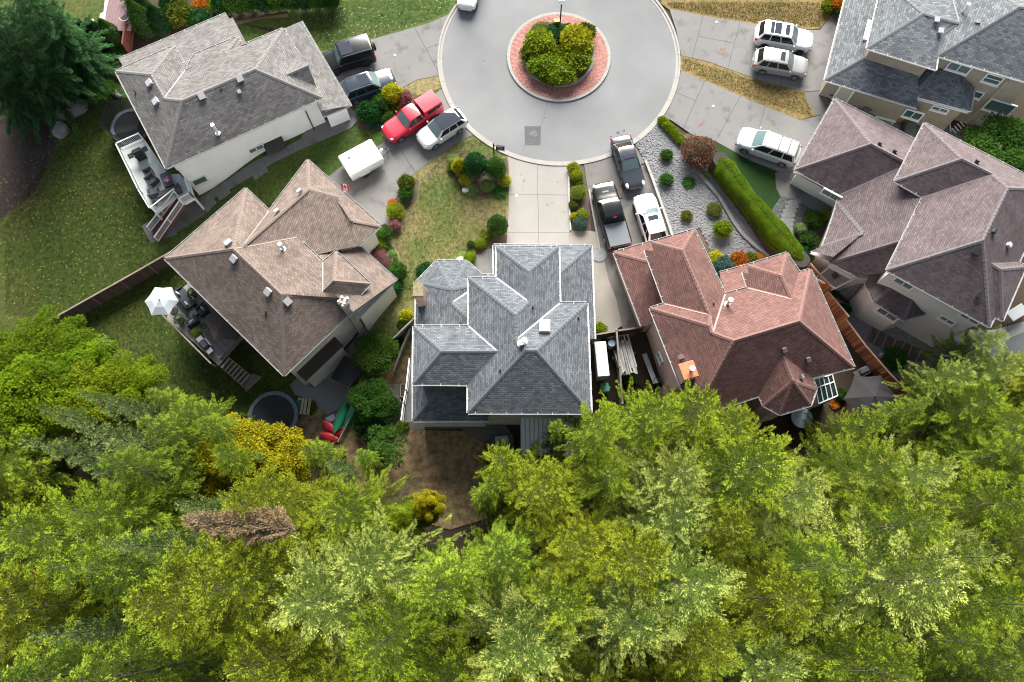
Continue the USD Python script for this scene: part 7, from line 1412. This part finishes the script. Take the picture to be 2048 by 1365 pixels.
# pink house yard
p = P(1303, 733, .4); single('wall_bench', cat([cbx((0, 0, .42), (.38, 2.5, .08), .02), bx((0, 1.0, .2), (.3, .08, .4)), bx((0, -1.0, .2), (.3, .08, .4))]), plain('bench_white', (.42, .44, .43), .6), 'long pale bench along the pink wall', 'bench', loc=(p[0], p[1], float(hgt(p[0], p[1]))), rz=.3)
p = P(1311, 765, -.9); single('rain_barrel', lathe([(.01, 0), (.26, 0), (.3, .4), (.27, .9), (.22, .9), (.22, .8), (.01, .8)], 18), plain('barrel_green', (.012, .06, .035), .5), 'dark green rain barrel at the pink wall', 'barrel', loc=(p[0], p[1], float(hgt(p[0], p[1]))))
p = P(1603, 836, -1.35); t = thing('round_table', 'round pale table behind the terracotta house', 'table', (p[0], p[1], float(hgt(p[0], p[1])))); part(t, 'tabletop', cyl((0, 0, .72), .82, .05, 36), plain('table_pale', (.34, .42, .45), .5, noise=.06)); part(t, 'pedestal', lathe([(.3, 0), (.3, .04), (.05, .1), (.05, .72)], 14), DARK); part(t, 'parasol_hole', cyl((0, 0, .775), .05, .015, 12), WHITE)
t = thing('sunroom', 'glass-roofed sunroom with white frame at the back of the terracotta house', 'sunroom'); zs = .9; q = [P(1628, 760, zs + .5), P(1664, 749, zs + .5), P(1675, 792, zs), P(1637, 808, zs)]
DG = glass_mat('sunroom_glass', (.012, .03, .026))
for k in range(4):
    f0, f1 = k / 4, (k + 1) / 4; a, b, c, d = q[0] + (q[1] - q[0]) * f0, q[0] + (q[1] - q[0]) * f1, q[3] + (q[2] - q[3]) * f1, q[3] + (q[2] - q[3]) * f0; part(t, 'glass_panel', (np.array([a, b, c, d]), quads([[0, 3, 2, 1]])), DG)
for k in range(5): f = k / 4; part(t, 'glazing_bar', bar(q[0] + (q[1] - q[0]) * f + [0, 0, .03], q[3] + (q[2] - q[3]) * f + [0, 0, .03], .07, .06), FRAME)
for a, b in ((q[0], q[1]), (q[1], q[2]), (q[2], q[3]), (q[3] * .35 + q[0] * .65, q[2] * .35 + q[1] * .65)): part(t, 'frame', bar(a + [0, 0, .02], b + [0, 0, .02], .08, .09), FRAME)
for a, b in ((q[2], q[3]), (q[1], q[2])):
    part(t, 'glass_wall', (np.array([a, b, np.r_[b[:2], -2.2], np.r_[a[:2], -2.2]]), quads([[0, 1, 2, 3]])), DG); part(t, 'mullion', cat([bar(np.r_[(a + (b - a) * f)[:2], -2.2], (a + (b - a) * f), .06, .06, (1, 0, 0)) for f in (0, .5, 1)]), FRAME)
bbq((1728, 742), -2.2, .4, 'covered grey barbecue in the dark corner by the cedar fence', plain('cover_grey', (.1, .1, .105), .8), False)
p = P(1742, 737, -1.3); single('side_table', cat([cbx((0, 0, .62), (.6, .5, .05), .01)] + [bx((x, y, .3), (.05, .05, .6)) for x in (-.25, .25) for y in (-.2, .2)]), plain('table_pink', (.3, .2, .2), .7), 'small pinkish side table by the cedar fence', 'table', loc=(p[0], p[1], -2.2), rz=.5)
# mauve house yard: steps, porch, timber path, planks, court lines
t = thing('concrete_steps', 'concrete porch steps on the side of the mauve house', 'steps'); a0, a1 = P(1716, 560, .2), P(1690, 590, -1.6)
for k in range(7): c = a0 + (a1 - a0) * (k + .5) / 7; part(t, 'step', cbx((c[0], c[1], c[2] - .25), (.95, .3, .5), .02, math.radians(-38)), plain('step_grey', (.26, .26, .255), .9))
ph = thing('porch_roof', 'flat grey porch roof with a dark vent beside the mauve house', 'porch'); zq = 1.0; part(ph, 'deck_board', prism(zpoly([(1632, 556), (1668, 528), (1712, 555), (1672, 576)], zq), zq - .12, zq), plain('porch_tan', (.24, .21, .18), .85, noise=.15)); part(ph, 'edge', prism(zpoly([(1632, 556), (1668, 528), (1712, 555), (1672, 576)], zq).buffer(.06).difference(zpoly([(1632, 556), (1668, 528), (1712, 555), (1672, 576)], zq).buffer(-.03)), zq - .2, zq + .03), FRAME)
p = P(1670, 552, zq); part(ph, 'vent', cbx((p[0], p[1], zq + .06), (.45, .45, .12), .03, .5), VENTD)
for q_ in ((1637, 556), (1671, 573), (1707, 555)): p = P(*q_, zq); part(ph, 'post', bx((p[0], p[1], (zq - 2.4) / 2), (.12, .12, zq + 2.4)), FRAME)
t = thing('timber_path', 'brown paved path with timber edges below the mauve house', 'path'); TM, PV = plain('timber_tan', (.24, .17, .11), .9, noise=.25), plain('paver_brown', (.085, .066, .06), .9, noise=.25)
LN_ = [((1734, 680), (1745, 652)), ((1746, 688), (1759, 661)), ((1763, 696), (1774, 670)), ((1780, 704), (1792, 679)), ((1796, 710), (1810, 684)), ((1814, 716), (1824, 692)), ((1831, 723), (1844, 699)), ((1851, 726), (1860, 709))]
for k, (a, b) in enumerate(LN_):
    A, Bq = Pg(*a, .1), Pg(*b, .1); part(t, 'timber', bar(A, Bq, .1, .16), TM)
    if k: A0, B0 = Pg(*LN_[k - 1][0], .06), Pg(*LN_[k - 1][1], .06); v = np.array([A0, B0, Pg(*b, .06), Pg(*a, .06)]); part(t, 'paver', (np.vstack([v, v - [0, 0, .12]]), quads([[0, 1, 2, 3], [4, 7, 6, 5], [0, 3, 7, 4], [1, 5, 6, 2], [0, 4, 5, 1], [3, 2, 6, 7]])), PV)
OW = plain('plank_orange', (.22, .095, .045), .8, noise=.2)
for a, b, w, lab in (((1868, 678), (1925, 704), .16, 'long reddish plank lying above the painted court'), ((1879, 676), (1861, 708), .26, 'wide reddish plank lying across the timber path end'), ((1888, 692), (1910, 706), .08, 'thin pale batten on the asphalt court'), ((1790, 650), (1855, 674), .08, 'thin pale batten along the grey gravel strip')): single('plank', bar(Pg(*a, .08), Pg(*b, .08), w, .09), OW if 'reddish' in lab else WT, lab, 'plank')
cl = [(1880, 715), (1889, 712), (1898, 712), (1908, 716), (1917, 721), (1932, 729), (1950, 739)]; single('court_line', sheet_mesh(unary_union([LineString([Pg(*q)[:2] for q in cl]).buffer(.05), LineString([Pg(1917, 721)[:2], Pg(1899, 756)[:2]]).buffer(.05)]), .018), plain('line_white', (.6, .6, .6), .8, noise=.1), kind='structure')
p = P(2035, 625, -1.5); single('yard_table', cat([cbx((0, 0, .7), (1.6, .9, .06), .02)] + [bx((x, y, .35), (.07, .07, .7)) for x in (-.7, .7) for y in (-.35, .35)]), plain('yard_table', (.3, .32, .33), .6), 'pale table in the dark gap right of the mauve house', 'table', loc=(p[0], p[1], float(hgt(p[0], p[1]))), rz=.5)
# top right yard
t = thing('side_deck', 'orange stained wooden side deck under the blue-grey eave', 'deck'); zo = float(hgt(*P(1778, 226, 0)[:2])) + .25
boards(t, zpoly([(1748, 224), (1756, 207), (1812, 225), (1800, 246)], zo), zo, math.radians(-20), .3, [plain('deck_orange_%d' % i, c, .7, noise=.15, nscale=4.) for i, c in enumerate([(.42, .17, .04), (.48, .2, .05)])])
p = P(1776, 231, zo); single('door_mat', cbx((p[0], p[1], zo + .02), (1.5, .6, .03), .01, -.33), plain('mat_red', (.1, .015, .018), .9), 'dark red mat on the orange side deck', 'mat'); p = P(1770, 240, zo); single('white_bench', cat([cbx((0, 0, .3), (1.7, .2, .06), .01), bx((-.7, 0, .14), (.06, .15, .28)), bx((.7, 0, .14), (.06, .15, .28))]), FRAME, 'low white rail in front of the orange side deck', 'rail', loc=(p[0], p[1], zo - .2), rz=-.33)
bbq((1736, 212), zo - .25, -.3, 'large covered barbecue left of the orange side deck', plain('cover_taupe', (.12, .115, .1), .8), False)
GC = plain('cover_cloth', (.13, .13, .128), .85, noise=.2)
for k, (q_, s, lab) in enumerate((((1825, 256), (1.0, 1.6, .9), 'grey fabric-covered furniture between the two houses, left one'), ((1845, 258), (.8, 1.5, .8), 'grey fabric-covered furniture between the two houses, middle one'), ((1876, 249), (1.3, 1.3, .9), 'grey fabric-covered furniture between the two houses, right one'))):
    p = P(*q_, -.4); v, f = cbx((0, 0, s[2] / 2), s, .18); m_ = trimesh.Trimesh(v, f).subdivide().subdivide(); single('covered_furniture', jitter((m_.vertices, m_.faces), .06, 2.5, k), GC, lab, 'covered furniture', 'covered garden furniture', loc=(p[0], p[1], float(hgt(p[0], p[1]))), rz=-.3, smooth=50)
p = Pg(1946, 267, .5); t = thing('red_bench', 'dark red wooden bench on the gravel behind the mauve house', 'bench', (p[0], p[1], p[2] - .5), -.35); RW = plain('bench_red', (.16, .035, .03), .8, noise=.2)
for k in range(4): part(t, 'slat', cbx((0, -.2 + .13 * k, .45), (1.7, .11, .04), .01), RW)
for k in range(2): part(t, 'backrest_slat', cbx((0, .32, .62 + .16 * k), (1.7, .04, .12), .01), RW)
for s in (-1, 1): part(t, 'leg', cbx((s * .75, .03, .22), (.08, .6, .44), .01), RW)
t = thing('ladder', 'row of short white slats on the gravel behind the mauve house', 'ladder')
for k in range(6): p = Pg(1908 + 5.5 * k, 262 - 4.6 * k, .1); part(t, 'slat', bx(p, (.12, .6, .05), .5), FRAME)
for q_, lab in (((1900, 256), 'upright white board left of the white slats'), ((1969, 272), 'upright white board right of the red bench')): p = Pg(*q_, .1); single('white_board', bx((0, 0, .06), (.12, .85, .05)), FRAME, lab, 'board', loc=p, rz=-.1)
pot((1935, 281), float(hgt(*P(1935, 281, 0)[:2])), .3, .4, 'brown pot at the corner of the mauve eave', plain('pot_brown', (.2, .1, .05), .7), 'deep', 'bush', .2); pot((1664, 190), 0., .22, .35, 'grey pot beside the cream door', plain('pot_grey', (.3, .3, .31), .6), 'deep', 'bush', .22); pot((1672, 28), 0., .3, .35, 'dark pot by the top right driveway', POTD, 'deep', 'bush', .3)
p = Pg(1978, 240, .3); t = thing('window_well', 'white-edged window well with a black grate at the tan wall', 'window well', (p[0], p[1], p[2] - .3), -.33); part(t, 'edge', cat([cbx((0, -.45, .25), (1.9, .14, .5), .02), cbx((-.9, 0, .25), (.14, .8, .5), .02), cbx((.9, 0, .25), (.14, .8, .5), .02)]), FRAME)
for k in range(9): part(t, 'grate_bar', bx((-.72 + .18 * k, .02, .42), (.05, .8, .04)), DARK)
# neighbour deck at the top left
zn = -.6; t = thing('deck', 'purple-brown board deck cut by the top edge', 'deck'); dp = zpoly([(208, 62), (212, 24), (226, -40), (268, -40), (262, 62)], zn); boards(t, dp, zn, math.pi / 2 - .1, .15, [plain('deck_plum_%d' % i, c, .8, noise=.12) for i, c in enumerate([(.15, .09, .1), (.175, .105, .115)])]); part(t, 'skirt', prism(zpoly([(194, 66), (200, 28), (207, 24), (214, -40), (224, -40), (210, 62)], zn - .25), zn - .45, zn - .25), plain('deck_edge_pale', (.42, .39, .36), .8))
pot((206, 47), zn - .25, .2, .4, 'grey pot with red flowers at the neighbour deck edge', plain('pot_slate', (.2, .21, .23), .6), 'pink', 'bush', .3)
def lounge(px, label, rz):
    p = P(*px, zn + .3); t = thing('garden_chair', label, 'chair', (p[0], p[1], zn), rz); CR = plain('chair_cream', (.55, .47, .36), .6); a = np.linspace(-2.2, 1.2, 14); part(t, 'frame', tube(np.c_[.42 * np.cos(a), .42 * np.sin(a), np.full(14, .5)], .035, 6), CR); part(t, 'seat', cbx((0, 0, .38), (.5, .5, .06), .02), SOFT); part(t, 'leg', cat([tube([[.38 * math.cos(k), .38 * math.sin(k), .5], [.36 * math.cos(k), .36 * math.sin(k), 0]], .02, 5) for k in (-2, -.5, 1)]), CR)
lounge((250, 37), 'cream hoop-armed chair on the purple-brown deck', -.7); lounge((246, 0), 'cream hoop-armed chair cut by the top edge', .9)
p = P(260, 12, zn + .5); v, f = ico(2, 1., (0, 0, .35), (.42, .75, .42)); single('covered_table', jitter((v, f), .08, 2.), plain('cover_blue', (.2, .28, .42), .7, noise=.15), 'blue fabric cover over a table beside the red fence', 'covered table', loc=(p[0], p[1], zn), smooth=50)
for k in range(12): c, r_ = k // 2, k % 2; single('stepping_stone', cyl((0, 0, 0), .17, .05, 12), plain('disc_pale', (.4, .4, .34), .8, noise=.2), 'round pale disc, %s in the double row on the neighbour lawn' % ORD[k], 'stepping stone', 'round discs on the neighbour lawn', loc=Pg(130 + c * 11, (64 - 4.2 * c) + r_ * 9 - (2 if c < 4 else 1)))
